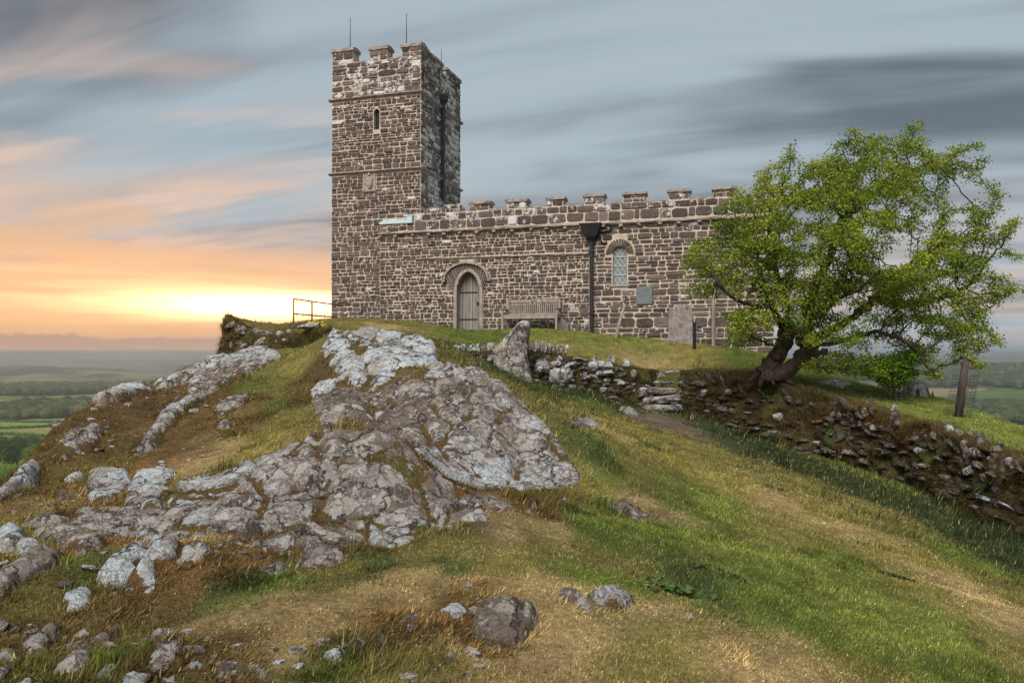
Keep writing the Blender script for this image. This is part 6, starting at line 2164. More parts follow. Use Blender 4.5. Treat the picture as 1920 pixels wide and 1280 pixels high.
P, par = grow(P, parent_i, att)
nN = len(P)
kids = [[] for _ in range(nN)]
for i, q in enumerate(par):
    if q >= 0: kids[q].append(i)
EXP = 2.35
acc = np.zeros(nN)
order_ = []
stack = [i for i in range(nN) if par[i] < 0]
while stack:
    a = stack.pop(); order_.append(a); stack += kids[a]
leafr = 0.0075
main = np.full(nN, -1)
for a in reversed(order_):
    acc[a] = sum(acc[c] for c in kids[a]) if kids[a] else leafr ** EXP
    if kids[a]: main[a] = max(kids[a], key=lambda c: acc[c])
rad = np.minimum(acc ** (1 / EXP) * 0.74, 0.125)
for l_i in (0, 1):
    pass
base_z = P[0][2]
rad = np.where((np.arange(nN) < n_before[2]), np.maximum(rad, 0.165), rad)
rad[:5] *= np.array([1.5, 1.4, 1.25, 1.15, 1.05])
tree_base = P[0].copy(); tree_base[2] = float(HG(tree_base[0], tree_base[1]))
tree = empty("hawthorn_tree", tuple(tree_base))
tag(tree, "gnarled wind bent hawthorn tree leaning right over the churchyard wall", "tree")


def chain_meshes():
    trunk, limbs, twigs = MB(), [], MB()
    done = np.zeros(nN, bool)
    heads = [i for i in order_ if par[i] < 0 or main[par[i]] != i]
    heads.sort(key=lambda i: -rad[i])
    nl = 0
    for h in heads:
        ch = [h]
        while main[ch[-1]] >= 0: ch.append(main[ch[-1]])
        pts = P[ch]; rr = rad[ch]
        if par[h] >= 0:
            pts = np.concatenate([P[par[h]][None], pts]); rr = np.concatenate([[min(rr[0] * 1.15, rad[par[h]])], rr])
        if len(pts) < 2: continue
        big = rr[0]
        if big > 0.045:
            # gnarls on the thick wood
            k = len(pts)
            if k > 3:
                tt = np.linspace(0, k - 1, k * 2)
                pts = np.stack([np.interp(tt, np.arange(k), pts[:, c]) for c in range(3)], 1); rr = np.interp(tt, np.arange(k), rr)
            rr = rr * (1 + 0.22 * fbm(pts[:, 0] * 5, pts[:, 2] * 5, oct=3, seed=h % 50))
        sides = 20 if big > 0.08 else 10 if big > 0.04 else 5 if big > 0.015 else 3
        mb = MB()
        mb.tube(pts - tree_base, rr, sides, False)
        if big > 0.05:
            V = mb.v[0]
            wv = V + tree_base
            nn = fbm(wv[:, 0] * 6, wv[:, 1] * 6, wv[:, 2] * 6, 4, .6, 17)
            cc = np.repeat(pts - tree_base, sides, 0)
            th_ = np.tile(np.arange(sides) * 2 * math.pi / sides, len(pts))
            ln = np.repeat(np.arange(len(pts)), sides) * 0.22
            rg = np.abs(np.sin(2.5 * th_ + 1.6 * nn * 2 + ln)) - 0.6
            n9 = fbm(wv[:, 0] * 17, wv[:, 1] * 17, wv[:, 2] * 9, 3, .6, 18)
            mb.v[0] = cc + (V - cc) * (1 + 0.30 * nn + 0.22 * rg + 0.16 * n9)[:, None]
        if h < n_before[2]: tgt = trunk
        elif big > 0.035 and nl < 26:
            nl += 1
            mb.build("branch", M_BARK, tree, True); continue
        else: tgt = twigs
        tgt.raw(mb.v[0], mb.q[0])
    trunk.build("trunk", M_BARK, tree, True)
    o = twigs.build("twigs", M_BARK, tree, True)
    o["kind"] = "stuff"


chain_meshes()


def leaf_mesh(centers, dirs, size, col, r, flat=0.5):
    """folded diamond leaves: 2 triangles each"""
    n = len(centers)
    nrm = r.normal(0, 1, (n, 3)) * (1 - flat) + np.array([0, 0, 1.0]) * flat
    nrm /= np.linalg.norm(nrm, axis=1)[:, None]
    d = dirs + r.normal(0, 0.6, (n, 3))
    d -= nrm * (d * nrm).sum(1)[:, None]; d /= np.linalg.norm(d, axis=1)[:, None] + 1e-9
    s = np.cross(nrm, d)
    L = size[:, None]; W = size[:, None] * r.uniform(0.55, 0.85, n)[:, None]
    a = centers - d * L * 0.5; b2 = centers + d * L * 0.5
    m = centers + d * L * 0.1
    fold = nrm * W * 0.18
    V = np.stack([a, m + s * W * 0.5 + fold, b2, m - s * W * 0.5 + fold], 1).reshape(-1, 3)
    i = np.arange(n)[:, None] * 4
    T = np.concatenate([i + np.array([[0, 1, 2]]), i + np.array([[0, 2, 3]])])
    C = np.repeat(col, 4, 0)
    return V, T, C


M_LEAF = mat_blades("hawthorn_leaf", 0.42)


def foliage(P_, par_, sel, per, spread, smin, smax, r, cols, seed):
    idx = np.repeat(sel, per)
    n = len(idx)
    dirs = P_[idx] - P_[np.maximum(par_[idx], 0)]
    dirs /= np.linalg.norm(dirs, axis=1)[:, None] + 1e-9
    c = P_[idx] + r.normal(0, 1, (n, 3)) * spread * np.array([1, 1, 0.62])
    sz = r.uniform(smin, smax, n)
    t = np.clip(0.5 + 0.8 * fbm(c[:, 0] * 1.7, c[:, 1] * 1.7, c[:, 2] * 1.7, 3, .55, seed) + r.normal(0, 0.22, n), 0, 1)
    A, B2, C3 = (np.array(q) for q in cols)
    col = np.where(t[:, None] < .5, A + (B2 - A) * (t * 2)[:, None], B2 + (C3 - B2) * (t * 2 - 1)[:, None])
    return leaf_mesh(c, dirs, sz, col, r)


thin = np.nonzero((rad < 0.0125) & (np.arange(nN) >= n_limb))[0]
ends_ = np.array([i for i in thin if not kids[i]])
mids_ = np.array([i for i in thin if kids[i]])
LEAFCOL = ((0.072, 0.125, 0.016), (0.180, 0.245, 0.024), (0.330, 0.370, 0.040))
print("tree nodes", nN, "ends", len(ends_), "thin", len(thin))
parts_ = [foliage(P, par, ends_, 27, 0.080, 0.038, 0.074, tree_rng, LEAFCOL, 9), foliage(P, par, mids_, 8, 0.08, 0.036, 0.068, tree_rng, LEAFCOL, 9)]
off = 0; Vs, Ts, Cs = [], [], []
for V, T, C in parts_:
    Vs.append(V); Ts.append(T + off); Cs.append(C); off += len(V)
crown = mesh_np("crown", np.concatenate(Vs) - tree_base, np.concatenate(Ts), M_LEAF, cols={"col": np.concatenate(Cs)}, parent=tree)
crown["kind"] = "stuff"
# burls where the old stems divide
for q, (px, py, dy, s_) in enumerate(((1476, 640, -.08, .15), (1500, 664, -.22, .14), (1520, 645, -.10, .17), (1486, 618, -.05, .13), (1510, 625, -.05, .13), (1455, 668, -.1, .13), (1530, 662, -.28, .11), (1462, 602, -.15, .12), (1545, 660, -.3, .09), (1498, 640, -.2, .11))):
    V, T = rock_shape((s_, s_ * .8, s_ * .95), 3, 2.2, .5, 440 + q, 2.4)
    mb = MB(); mb.raw(V + pix(px, py, TY + dy) - tree_base, None, T)
    mb.build("burl", M_BARK, tree, True)
# thick roots gripping the wall top
mb = MB()
for px, py, Y in ((1402, 716, 17.7), (1424, 726, 17.45), (1452, 722, 17.45), (1500, 728, 17.45)):
    e = pix(px, py, Y)
    mid = (P[1] + e) / 2 + tree_rng.normal(0, 0.04, 3)
    mb.tube(np.array([P[2], mid, e]) - tree_base, [0.11, 0.06, 0.02], 9)
mb.build("root", M_BARK, tree, True)
# ------------------------------------------------------------------ turf, moss and plants
def blades(P0, h, w, lean_dir, lean, col, r, seg=2):
    """tapering blades: seg 2 = 5 corners, seg 1 = 3 corners"""
    n = len(P0)
    th = r.uniform(0, 2 * math.pi, n)
    side = np.stack([np.cos(th), np.sin(th), np.zeros(n)], 1) * (w * 0.5)[:, None]
    top = np.stack([lean_dir[:, 0] * lean * h, lean_dir[:, 1] * lean * h, h * np.sqrt(np.clip(1 - 0.6 * lean ** 2, .12, 1))], 1)
    if seg == 1:
        V = np.stack([P0 - side, P0 + side, P0 + top], 1).reshape(-1, 3)
        i = np.arange(n)[:, None] * 3
        return V, None, i + np.array([[0, 1, 2]]), np.repeat(col, 3, 0)
    mid = top * np.array([0.36, 0.36, 0.62])
    V = np.stack([P0 - side, P0 + side, P0 + mid + side * 0.75, P0 + mid - side * 0.75, P0 + top], 1).reshape(-1, 3)
    i = np.arange(n)[:, None] * 5
    return V, i + np.array([[0, 1, 2, 3]]), i + np.array([[3, 2, 4]]), np.repeat(col, 5, 0)


M_TURF = mat_blades("turf_blades", 0.30)
CH_POLY = [tuple(to_world(u, y)[:2]) for u, y in ((TU0, TO), (NU0, TO), (NU0, 0), (NU1, 0), (NU1, 5.2), (TU1, 5.2), (TU0, TY1))]
gr = np.random.default_rng(5)


def turf(name, n, y0, y1, seg, wscale, hscale, expo, r):
    u = r.random(n)
    a = 1.0 - expo
    Y = (y0 ** a + u * (y1 ** a - y0 ** a)) ** (1 / a)
    X = r.uniform(-0.80, 0.80, n) * Y
    if y0 < 4: X = X * 1.05
    ok = (X > -15) & (X < 16)
    ok &= SDROCK(X, Y) < 0.015 + 0.03 * vnoise(X * 9, Y * 9, seed=3)
    ok &= sdf(RIM, X, Y) > -2.5
    ok &= ~inside(CH_POLY, X, Y)
    bt = bank_t(X, Y)
    sx = (np.abs(X - 3.98) < 0.50) & (Y > 19.4) & (Y < 20.8)
    ok &= ~sx
    ok &= ~((bt > -0.05) & (bt < 0.25) & ~((X > 3.6) & (X < 4.7)))
    X, Y, bt = X[ok], Y[ok], bt[ok]
    W = veg_weights(X, Y)
    cum = np.cumsum(W, 1)
    ty = (r.random(len(X))[:, None] > cum).sum(1).clip(0, len(TYPES) - 1)
    soil = ty == TYPES.index("S")
    dens = 0.5 + 0.5 * sstep(fbm(X * 3.1, Y * 3.1, oct=3, seed=101), -0.35, 0.25)
    ok = ~(soil & (r.random(len(X)) < 0.9)) & (r.random(len(X)) < dens)
    X, Y, ty, bt = X[ok], Y[ok], ty[ok], bt[ok]
    m = len(X)
    h = PHGT[ty] * r.uniform(0.55, 1.35, m) * hscale
    # tufts left uncropped
    tuft = sstep(fbm(X * 2.3 + 9, Y * 2.3, oct=3, seed=103), 0.22, 0.5)
    h *= 1 + np.where(Y < 6.0, 0.7, 1.5) * tuft * (ty != TYPES.index("T"))
    foot = np.exp(-((bt + 0.35) / 0.35) ** 2) * (X > 0)
    h *= 1 + 1.2 * foot
    rim_ = SDROCK(X, Y)
    h *= 1 + 1.1 * ((rim_ > -0.07) & (rim_ < 0.03))
    c = PCOL[ty] * np.exp(r.normal(0, 0.28, m))[:, None] * (1 + 0.30 * fbm(X * 1.9, Y * 1.4, oct=4, rough=.6, seed=61) + 0.55 * fbm(X * 5.5, Y * 5.0, oct=3, rough=.6, seed=63))[:, None]
    c = c * (1 - 0.30 * tuft * (ty != TYPES.index('T')))[:, None]
    # a few bleached stems everywhere
    dead = r.random(m) < 0.07
    c[dead] = np.array([0.40, 0.31, 0.15]) * r.uniform(0.6, 1.1, dead.sum())[:, None]
    base = np.stack([X, Y, HG(X, Y) - 0.006], 1)
    ang = r.normal(-0.4, 1.1, m)
    ld = np.stack([np.cos(ang), np.sin(ang)], 1)
    low = (ty == TYPES.index("M")) | (ty == TYPES.index("T")) | (ty == TYPES.index("R"))
    lean = np.clip(np.where(low, r.normal(1.0, 0.35, m), r.normal(0.55, 0.3, m)), 0, 1.25)
    w = (0.0035 + 0.0010 * Y) * wscale * r.uniform(0.6, 1.3, m)
    V, Q, T, C = blades(base, h, w, ld, lean, np.clip(c, 0.008, 0.9), r, seg)
    o = mesh_np(name, V, [q for q in (Q, T) if q is not None], M_TURF, cols={"col": C})
    tag(o, kind="stuff")
    return m


n1 = turf("grass", 330000, 2.9, 7.5, 1, 1.05, 1.0, 1.5, gr)
n2 = turf("grass", 260000, 7.0, 15.0, 1, 1.1, 1.1, 1.3, gr)
n3 = turf("grass", 200000, 14.0, 29.5, 1, 1.0, 1.15, 1.2, gr)
print("blades", n1, n2, n3)

# ---- tufts of brown moss in the joints and along the edges of the rocks
MP = np.concatenate(MOSSPTS)
MP = MP[gr.random(len(MP)) < min(1.0, 60000 / len(MP))]
MP = MP + gr.normal(0, 0.012, MP.shape) * [1, 1, 0.2]
m_ = len(MP)
typ = np.array([PAL[t][0] for t in "MMROTK"])[gr.choice(6, m_, p=(.3, .2, .2, .14, .08, .08))]
V, Q, T, C = blades(MP - [0, 0, .006], gr.uniform(0.012, 0.034, m_), (0.004 + 0.0011 * MP[:, 1]) * gr.uniform(.7, 1.4, m_), gr.normal(0, .7, (m_, 2)), np.clip(gr.normal(.8, .3, m_), 0, 1.2), typ * np.exp(gr.normal(0, .3, m_))[:, None], gr, 1)
mo_ = mesh_np("moss", V, T, M_TURF, cols={"col": np.clip(C, .008, .8)})
tag(mo_, kind="stuff")

# ---- moss, dead grass and creepers hanging on the walls
BANKPAL = 0.72 * np.array([(0.115, 0.062, 0.022), (0.165, 0.098, 0.034), (0.060, 0.037, 0.016), (0.085, 0.090, 0.024), (0.20, 0.15, 0.062), (0.045, 0.072, 0.017)])
BANKMIX = ((.24, .16, .10, .24, .16, .10), (.20, .10, .14, .26, .10, .20), (.24, .12, .22, .17, .08, .17))
for k, ((V3, N, t, rows), n, hh) in enumerate(zip(bank_samples, (36000, 32000, 120000), (0.10, 0.06, 0.055))):
    a, b2, _ = V3.shape
    i = gr.random(n) * (a - 1.001); j = gr.random(n) * (b2 - 1.001)
    i0, j0 = i.astype(int), j.astype(int); fi, fj = (i - i0)[:, None], (j - j0)[:, None]
    P_ = (V3[i0, j0] * (1 - fi) + V3[i0 + 1, j0] * fi) * (1 - fj) + (V3[i0, j0 + 1] * (1 - fi) + V3[i0 + 1, j0 + 1] * fi) * fj
    Nn = N[i0, j0]
    cl = fbm(P_[:, 0] * 2.2 + P_[:, 1], P_[:, 2] * 2.6, oct=3, seed=140 + k)
    cl2 = fbm(P_[:, 0] * 6 + P_[:, 1], P_[:, 2] * 7, oct=2, seed=160 + k)
    keep = gr.random(n) < (0.12 + 0.88 * sstep(cl, -0.35, 0.15)) * (0.25 + 0.75 * sstep(cl2, -.3, .1))
    sx = (np.abs(P_[:, 0] - 3.95) < 0.40) & (P_[:, 1] > 19.3)
    keep &= ~sx
    P_, Nn, cl, j = P_[keep], Nn[keep], cl[keep], j[keep]
    n = len(P_)
    hgt = np.minimum(1.9, np.exp(gr.normal(0, 0.35, n))) * 0.9 * hh * (1 + 0.7 * sstep(cl, 0.0, 0.5))
    droop = gr.uniform(0.35, 1.1, n)
    d = Nn * (1.0 - 0.4 * droop)[:, None] + np.array([0, 0, 1.0]) * (0.55 - 1.0 * droop)[:, None] + gr.normal(0, 0.34, (n, 3))
    topm = j > rows - 3
    d[topm] = Nn[topm] * 0.3 + np.array([0, 0, 0.8]) + gr.normal(0, 0.3, (topm.sum(), 3))
    d /= np.linalg.norm(d, axis=1)[:, None]
    s = np.cross(d, Nn) + gr.normal(0, 0.3, (n, 3)); s /= np.linalg.norm(s, axis=1)[:, None]
    w = gr.uniform(0.009, 0.020, n)[:, None]
    tip = P_ + d * hgt[:, None] - np.array([0, 0, 1.0]) * (hgt * 0.25 * droop)[:, None]
    V = np.stack([P_ - s * w / 2, P_ + s * w / 2, tip], 1).reshape(-1, 3)
    T = np.arange(n)[:, None] * 3 + np.array([[0, 1, 2]])
    mixp = np.array(BANKMIX[k]); mixp = mixp / mixp.sum()
    zone = fbm(P_[:, 0] * 1.2, P_[:, 2] * 1.5 + P_[:, 1] * .5, oct=3, seed=150 + k)
    q = np.clip(gr.random(n) + 0.45 * zone, 0, 0.999)
    ci = (q[:, None] > np.cumsum(mixp)[None, :]).sum(1).clip(0, 5)
    C = BANKPAL[ci] * np.exp(gr.normal(0, 0.25, n))[:, None]
    C[topm] = C[topm] * 0.6 + np.array([0.20, 0.15, 0.05]) * 0.4
    o = mesh_np("moss_and_grass", V, T, M_TURF, cols={"col": np.repeat(np.clip(C, .008, .8), 3, 0)})
    tag(o, kind="stuff")

# ---- yellow flowers at the end of the mossy wall
mb = MB()
for q in range(70):
    px, py = gr.normal(592, 9), gr.normal(616, 4)
    p = hit(px, py)[0] + [0, 0, gr.uniform(0.05, 0.16)]
    V, T = ICO[1]
    mb.raw(V * 0.022 * np.array([1, 1, .6]) + p, None, T)
M_FLOWER = mat_simple("yellow_petals", (0.62, 0.42, 0.02), (0.75, 0.55, 0.03), 30.0)
fl = mb.build("yellow_flowers", M_FLOWER)
tag(fl, kind="stuff")


# ---- broad leaved dock plants flattened in the turf
def broad_plant(name, px, py, spread, nleaf, length, label, cat, col, seed, up=0.5, group=None):
    r = np.random.default_rng(seed)
    p = hit(px, py)[0]
    root = empty(name, tuple(p)); tag(root, label, cat, group)
    for q in range(nleaf):
        a = r.uniform(0, 2 * math.pi)
        L = length * r.uniform(0.6, 1.15)
        W = L * r.uniform(0.16, 0.26)
        st_ = np.array([math.cos(a), math.sin(a) * 0.8, 0])
        sd = np.array([-math.sin(a), math.cos(a), 0])
        o_ = np.array([r.normal(0, spread), r.normal(0, spread * 0.6), 0])
        rise = up * r.uniform(0.4, 1.2)
        V, Q = [], []
        for k in range(6):
            t = k / 5
            c = o_ + st_ * L * t + np.array([0, 0, L * (rise * t - 0.75 * rise * t * t) + 0.015])
            w = W * math.sin(math.pi * min(0.98, 0.12 + 0.86 * t)) ** 0.8
            wav = 0.012 * math.sin(7 * t + q)
            V += [c - sd * w + [0, 0, 0.25 * w + wav], c - [0, 0, 0.0], c + sd * w + [0, 0, 0.25 * w - wav]]
            if k < 5:
                Q += [[k * 3, k * 3 + 1, k * 3 + 4, k * 3 + 3], [k * 3 + 1, k * 3 + 2, k * 3 + 5, k * 3 + 4]]
        V = np.array(V)
        gz = HG(V[:, 0] + p[0], V[:, 1] + p[1]) - p[2]
        V[:, 2] += gz
        c = np.array(col) * r.uniform(0.6, 1.4)
        mesh_np("leaf", V, np.array(Q), M_TURF, cols={"col": np.tile(c, (len(V), 1))}, smooth=True, parent=root)


broad_plant("dock_plant", 1272, 1106, 0.10, 44, 0.095, "dark clump of broad dock leaves in the bright green turf", "plant", (0.055, 0.090, 0.026), 1)
broad_plant("dock_plant", 1345, 1074, 0.13, 22, 0.07, "dark flattened weed patch just above the dock clump", "plant", (0.050, 0.066, 0.022), 2)
broad_plant("dock_plant", 1685, 1085, 0.12, 16, 0.08, "small dark weed in turf beside the tan path on the right", "plant", (0.035, 0.060, 0.020), 3)
broad_plant("dock_plant", 1445, 915, 0.09, 12, 0.09, "small dark weed growing on the upper tan path", "plant", (0.035, 0.060, 0.020), 4)
broad_plant("dock_plant", 1222, 838, 0.12, 14, 0.13, "dark weed tuft right of the middle outcrop and below the steps", "plant", (0.035, 0.070, 0.020), 5)
for q, (px, py, lab) in enumerate(((1730, 862, "dark green fern sprouting from the middle of the right wall"), (1555, 800, "leafy green weed on the right wall below the trunk"), (1440, 738, "green weed at the wall top just below the trunk foot"), (1850, 905, "green weed low on the right wall near the picture edge"), (1330, 790, "dark leafy weed at the wall foot right of the steps"))):
    i, j = near(wall_e, px, py)
    p = wall_e[1][i, j] + wall_e[2][i, j] * 0.05
    root = empty("fern", tuple(p)); tag(root, lab, "plant")
    for k in range(11):
        a = gr.uniform(0, 2 * math.pi); L = gr.uniform(0.14, 0.27)
        d = wall_e[2][i, j] * 0.55 + np.array([math.cos(a) * .8, 0.1, math.sin(a) * .7 + .25]); d /= np.linalg.norm(d)
        sd = np.cross(d, [0, 0, 1.0]); sd /= np.linalg.norm(sd) + 1e-6
        V, T = [], []
        for u in range(9):
            t = (u + .5) / 9; c = d * L * t - np.array([0, 0, 0.4 * L * t * t]); w = 0.055 * (1 - t) + 0.012
            for s in (-1, 1):
                m = len(V)
                V += [c - d * .008, c + d * .012, c + sd * s * w + d * .02 - np.array([0, 0, .01])]
                T.append([m, m + 1, m + 2])
        c = np.array((0.050, 0.095, 0.022)) * gr.uniform(0.7, 1.4)
        mesh_np("frond", np.array(V), np.array(T), M_TURF, cols={"col": np.tile(c, (len(V), 1))}, parent=root)


# ---- sapling in a wire guard and the leaning guard post
def guard(root, base, top_shift, rad, h, n_v, n_h, px_seed):
    mb = MB()
    ax = np.array([top_shift[0], top_shift[1], h])
    for k in range(n_v):
        a = 2 * math.pi * k / n_v
        o_ = np.array([math.cos(a) * rad, math.sin(a) * rad, 0])
        mb.tube([o_ + ax * 0.0, o_ + ax], 0.0035, 4)
    for q in range(n_h):
        t = (q + 0.3) / n_h
        pts = [np.array([math.cos(2 * math.pi * k / 16) * rad, math.sin(2 * math.pi * k / 16) * rad, 0]) + ax * t for k in range(17)]
        mb.tube(pts, 0.003, 4, False)
    return mb.build("wire_guard", M_WIRE, root)


pb = hit(1795, 782)[0]
pr = empty("guard_post", tuple(pb))
tag(pr, "leaning dark wooden post inside a wire tree guard above the right wall", "post")
tp_ = pix(1811, 676, pb[1]) - pb
mb = MB(); mb.tube([np.array([0, 0, -0.2]), tp_ * 0.5, tp_], [0.085, 0.080, 0.070], 9)
mb.build("post", M_POST, pr, True)
guard(pr, pb, (0.20, 0.0), 0.245, 0.90, 18, 14, 1)

sb = hit(1679, 752)[0]
sp = empty("sapling", tuple(sb))
tag(sp, "young leafy sapling in a low wire guard beneath the tree branches", "sapling")
k = sb[1] / FOCAL
sapP, sapI = [], []
def sap_branch(p, d, L, prev, depth):
    n = max(3, int(L / 0.06))
    for q in range(n):
        p = p + d * (L / n); d = d + gr.normal(0, 0.16, 3) + [0, 0, 0.03]; d /= np.linalg.norm(d)
        sapP.append(p.copy()); sapI.append(prev); prev = len(sapP) - 1
        if depth < 2 and q > 0 and gr.random() < (0.8 if depth == 0 else 0.45):
            a = gr.uniform(0, 6.28)
            sap_branch(p, np.array([math.cos(a), math.sin(a), 0.55]), L * gr.uniform(0.35, 0.6), prev, depth + 1)
sapP.append(np.array([0, 0, -0.05])); sapI.append(-1)
sap_branch(np.array([0, 0, 0.0]), np.array([0.02, 0, 1.0]), 92 * k, 0, 0)
sap_branch(np.array([0.03, 0, 0.15]), np.array([-0.35, 0, 1.0]), 62 * k, 0, 0)
sap_branch(np.array([-0.03, 0.02, 0.15]), np.array([0.4, 0, 1.0]), 60 * k, 0, 0)
SP, SI = np.array(sapP), np.array(sapI)
mb = MB()
for i in range(1, len(SP)):
    mb.tube([SP[SI[i]], SP[i]], [0.010, 0.008], 4, False)
mb.build("stem", M_BARK, sp)
sel = np.nonzero(SP[:, 2] > 26 * k)[0]
V, T, C = foliage(SP, SI, sel, 16, 0.085, 0.045, 0.08, gr, ((0.06, 0.13, 0.015), (0.12, 0.22, 0.02), (0.22, 0.32, 0.03)), 19)
o = mesh_np("crown", V, T, M_LEAF, cols={"col": C}, parent=sp); o["kind"] = "stuff"
guard(sp, sb, (0.0, 0.0), 0.38, 0.42, 22, 6, 2)
# ------------------------------------------------------------------ the country below
def far_h(x, y):
    r = np.hypot(x, y); az = np.arctan2(x, y)
    hill = -2.0 - 0.52 * np.maximum(r - 14.0, 0)
    val = -72 - 34 * sstep(r, 1300, 3600) + 108 * sstep(r, 4200, 15500)
    amp = 1.5 + 9.5 * sstep(r, 950, 1800) + 26 * sstep(r, 1500, 4000)
    val = val + amp * fbm(x / 1500.0, y / 1500.0, oct=4, rough=.5, seed=500) * (1 - 0.75 * sstep(r, 11000, 17000))
    # wooded ridge across the valley on the right, rolling downs on the left
    val = val + 62 * np.exp(-((r - 3000) / 1100.0) ** 2) * sstep(az, 0.12, 0.42) * (1 + .25 * fbm(az * 9, r / 1500, oct=2, seed=503))
    val = val + 42 * np.exp(-((r - 4300) / 900.0) ** 2) * sstep(-az, 0.1, 0.3) * (0.6 + 0.5 * vnoise(az * 16, r * 0 + 2.0, seed=504))
    val = val + (46 * np.exp(-((r - 7300) / 1000.0) ** 2) + 34 * np.exp(-((r - 10300) / 1300.0) ** 2)) * (0.55 + 0.9 * vnoise(az * 13.0, r / 5000, seed=507)) + 30 * np.exp(-((r - 5600) / 700.0) ** 2) * vnoise(az * 19.0, r / 5000, seed=508)
    k = 6.0
    m = np.maximum(hill, val)
    far = sstep(r, 15000, 19000)
    z = np.where(np.abs(hill - val) < 3 * k, np.log(np.exp((hill - m) / k) + np.exp((val - m) / k)) * k + m, m)
    return np.minimum(z, 4.0 + 3.0 * vnoise(az * 22.0, r * 0, seed=509) * 1.0)


def far_point(px, r_):
    az = math.atan((px - 960) / FOCAL)
    x, y = r_ * math.sin(az), r_ * math.cos(az)
    return np.array([x, y, float(far_h(np.array([x]), np.array([y]))[0])])


def drop_r(px, py):
    """distance at which the low ground is seen at this pixel"""
    rr = np.geomspace(150, 6000, 900)
    az = math.atan((px - 960) / FOCAL)
    z = far_h(rr * math.sin(az), rr * math.cos(az))
    s = pix(px, py, 1.0)
    slope = s[2] / math.hypot(s[0], s[1])
    k = np.nonzero(z > slope * rr)[0]
    return float(rr[k[0]]) if len(k) else 900.0




RL0 = drop_r(40, 787); RL1 = RL0 * 1.22
RR1 = drop_r(1880, 760); RR0 = drop_r(1880, 796)
RF = [drop_r(40, q) for q in (791, 803.5, 817)]


def wood_mask(x, y):
    r = np.hypot(x, y); az = np.arctan2(x, y)
    w = fbm(x / 620.0, y / 620.0, oct=4, rough=.55, seed=531)
    m = sstep(w, 0.02, 0.09)
    left = az < 0
    belt = sstep(r, RL0, RL0 + 10) * (1 - sstep(r, RL1, RL1 + 30)) * left
    m = np.where(left & (r < RL0), 0, np.maximum(m, belt))
    m = np.where(left & (r > RL1) & (r < 2050), np.maximum(m, sstep(w, -0.22, -0.14)), m)
    m = np.where(~left & (r > RR0) & (r < RR0 * 1.3), 1.0, m)
    m = np.where(~left & (r < RR0), 0, m)
    m = np.where(~left & (r > 1500) & (r < 3300), np.maximum(m, sstep(w, -0.22, -0.14)), m)
    return m


ra = np.concatenate([np.geomspace(16, 350, 26)[:-1], np.geomspace(350, 5000, 250)[:-1], np.geomspace(5000, 22000, 90)])
aa = np.linspace(-R(62), R(62), 520)
RA, AA = np.meshgrid(ra, aa, indexing="ij")
FX, FY = RA * np.sin(AA), RA * np.cos(AA)
FZ = far_h(FX, FY) - 3.0 * (RA < 60)
wx = FX + 60 * fbm(FX / 260, FY / 260, oct=3, seed=521); wy = FY + 60 * fbm(FX / 260, FY / 260, oct=3, seed=522)
f1, f2, cid = voro(wx / 230.0, wy / 170.0, seed=523)
FIELD = np.array([(0.075, 0.135, 0.030), (0.10, 0.17, 0.038), (0.085, 0.12, 0.035), (0.15, 0.17, 0.06), (0.21, 0.175, 0.10), (0.062, 0.115, 0.028), (0.13, 0.16, 0.05)])
fi = (cid * 7919).astype(int) % len(FIELD)
fcol = FIELD[fi]
nearf = (RA < RL0 * 1.05)
fcol[nearf] = (0.105, 0.185, 0.040)
fcol[nearf & (AA < 0) & (RA > RF[2])] = (0.20, 0.215, 0.075)
fcol[nearf & (AA < 0) & (RA > RF[1])] = (0.15, 0.205, 0.060)


wm = wood_mask(FX, FY)
hedge = (1 - sstep(f2 - f1, 0.02, 0.05)) * (RA > 1000)
dark = np.clip(np.maximum(wm, hedge), 0, 1)[..., None]
fcol = fcol * (1 - dark) + np.array([0.030, 0.045, 0.018]) * dark
fcol = fcol * (1 + 0.25 * fbm(FX / 90, FY / 90, oct=3, seed=541))[..., None]
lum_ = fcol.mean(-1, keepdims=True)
ds_ = (0.6 * sstep(RA, 1200, 3500))[..., None]  # haze put into the colour: fields grey with distance
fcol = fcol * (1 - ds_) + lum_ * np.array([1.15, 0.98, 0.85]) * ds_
fcol[RA < 330] = (0.09, 0.12, 0.035)
nr, na = RA.shape
# hedgerows and woods stand proud of the fields at a distance
FZ = FZ + (7.0 * wm + 3.0 * hedge) * (RA > 2300) * (0.7 + 0.6 * vnoise(FX / 23, FY / 23, seed=551))
idx = np.arange(nr - 1)[:, None] * na + np.arange(na - 1)[None, :]
Q = np.stack([idx, idx + 1, idx + na + 1, idx + na], -1).reshape(-1, 4)
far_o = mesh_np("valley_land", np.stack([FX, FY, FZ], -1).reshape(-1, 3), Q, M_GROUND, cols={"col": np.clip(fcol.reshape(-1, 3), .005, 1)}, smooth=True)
tag(far_o, kind="structure")
fr = np.random.default_rng(77)


def mat_wood():
    m, b, bs, out = new_mat("far_foliage")
    pos = b.node("ShaderNodeNewGeometry").outputs["Position"]
    c = b.attr("col", "Color")
    n = b.noise(pos, 0.6, 5, 0.7)
    c = b.mix(b.ss(n, 0.42, 0.62), b.mix(1.0, c, (0.42, 0.45, 0.42), "MULTIPLY"), b.mix(1.0, c, (1.25, 1.25, 1.2), "MULTIPLY"))
    b.t.links.new(c, bs.inputs["Base Color"])
    bs.inputs["Roughness"].default_value = 1.0
    bs.inputs["Specular IOR Level"].default_value = 0.03
    bump(b, bs, n, 1.0, 1.2)
    return m


M_WOODS = mat_wood()


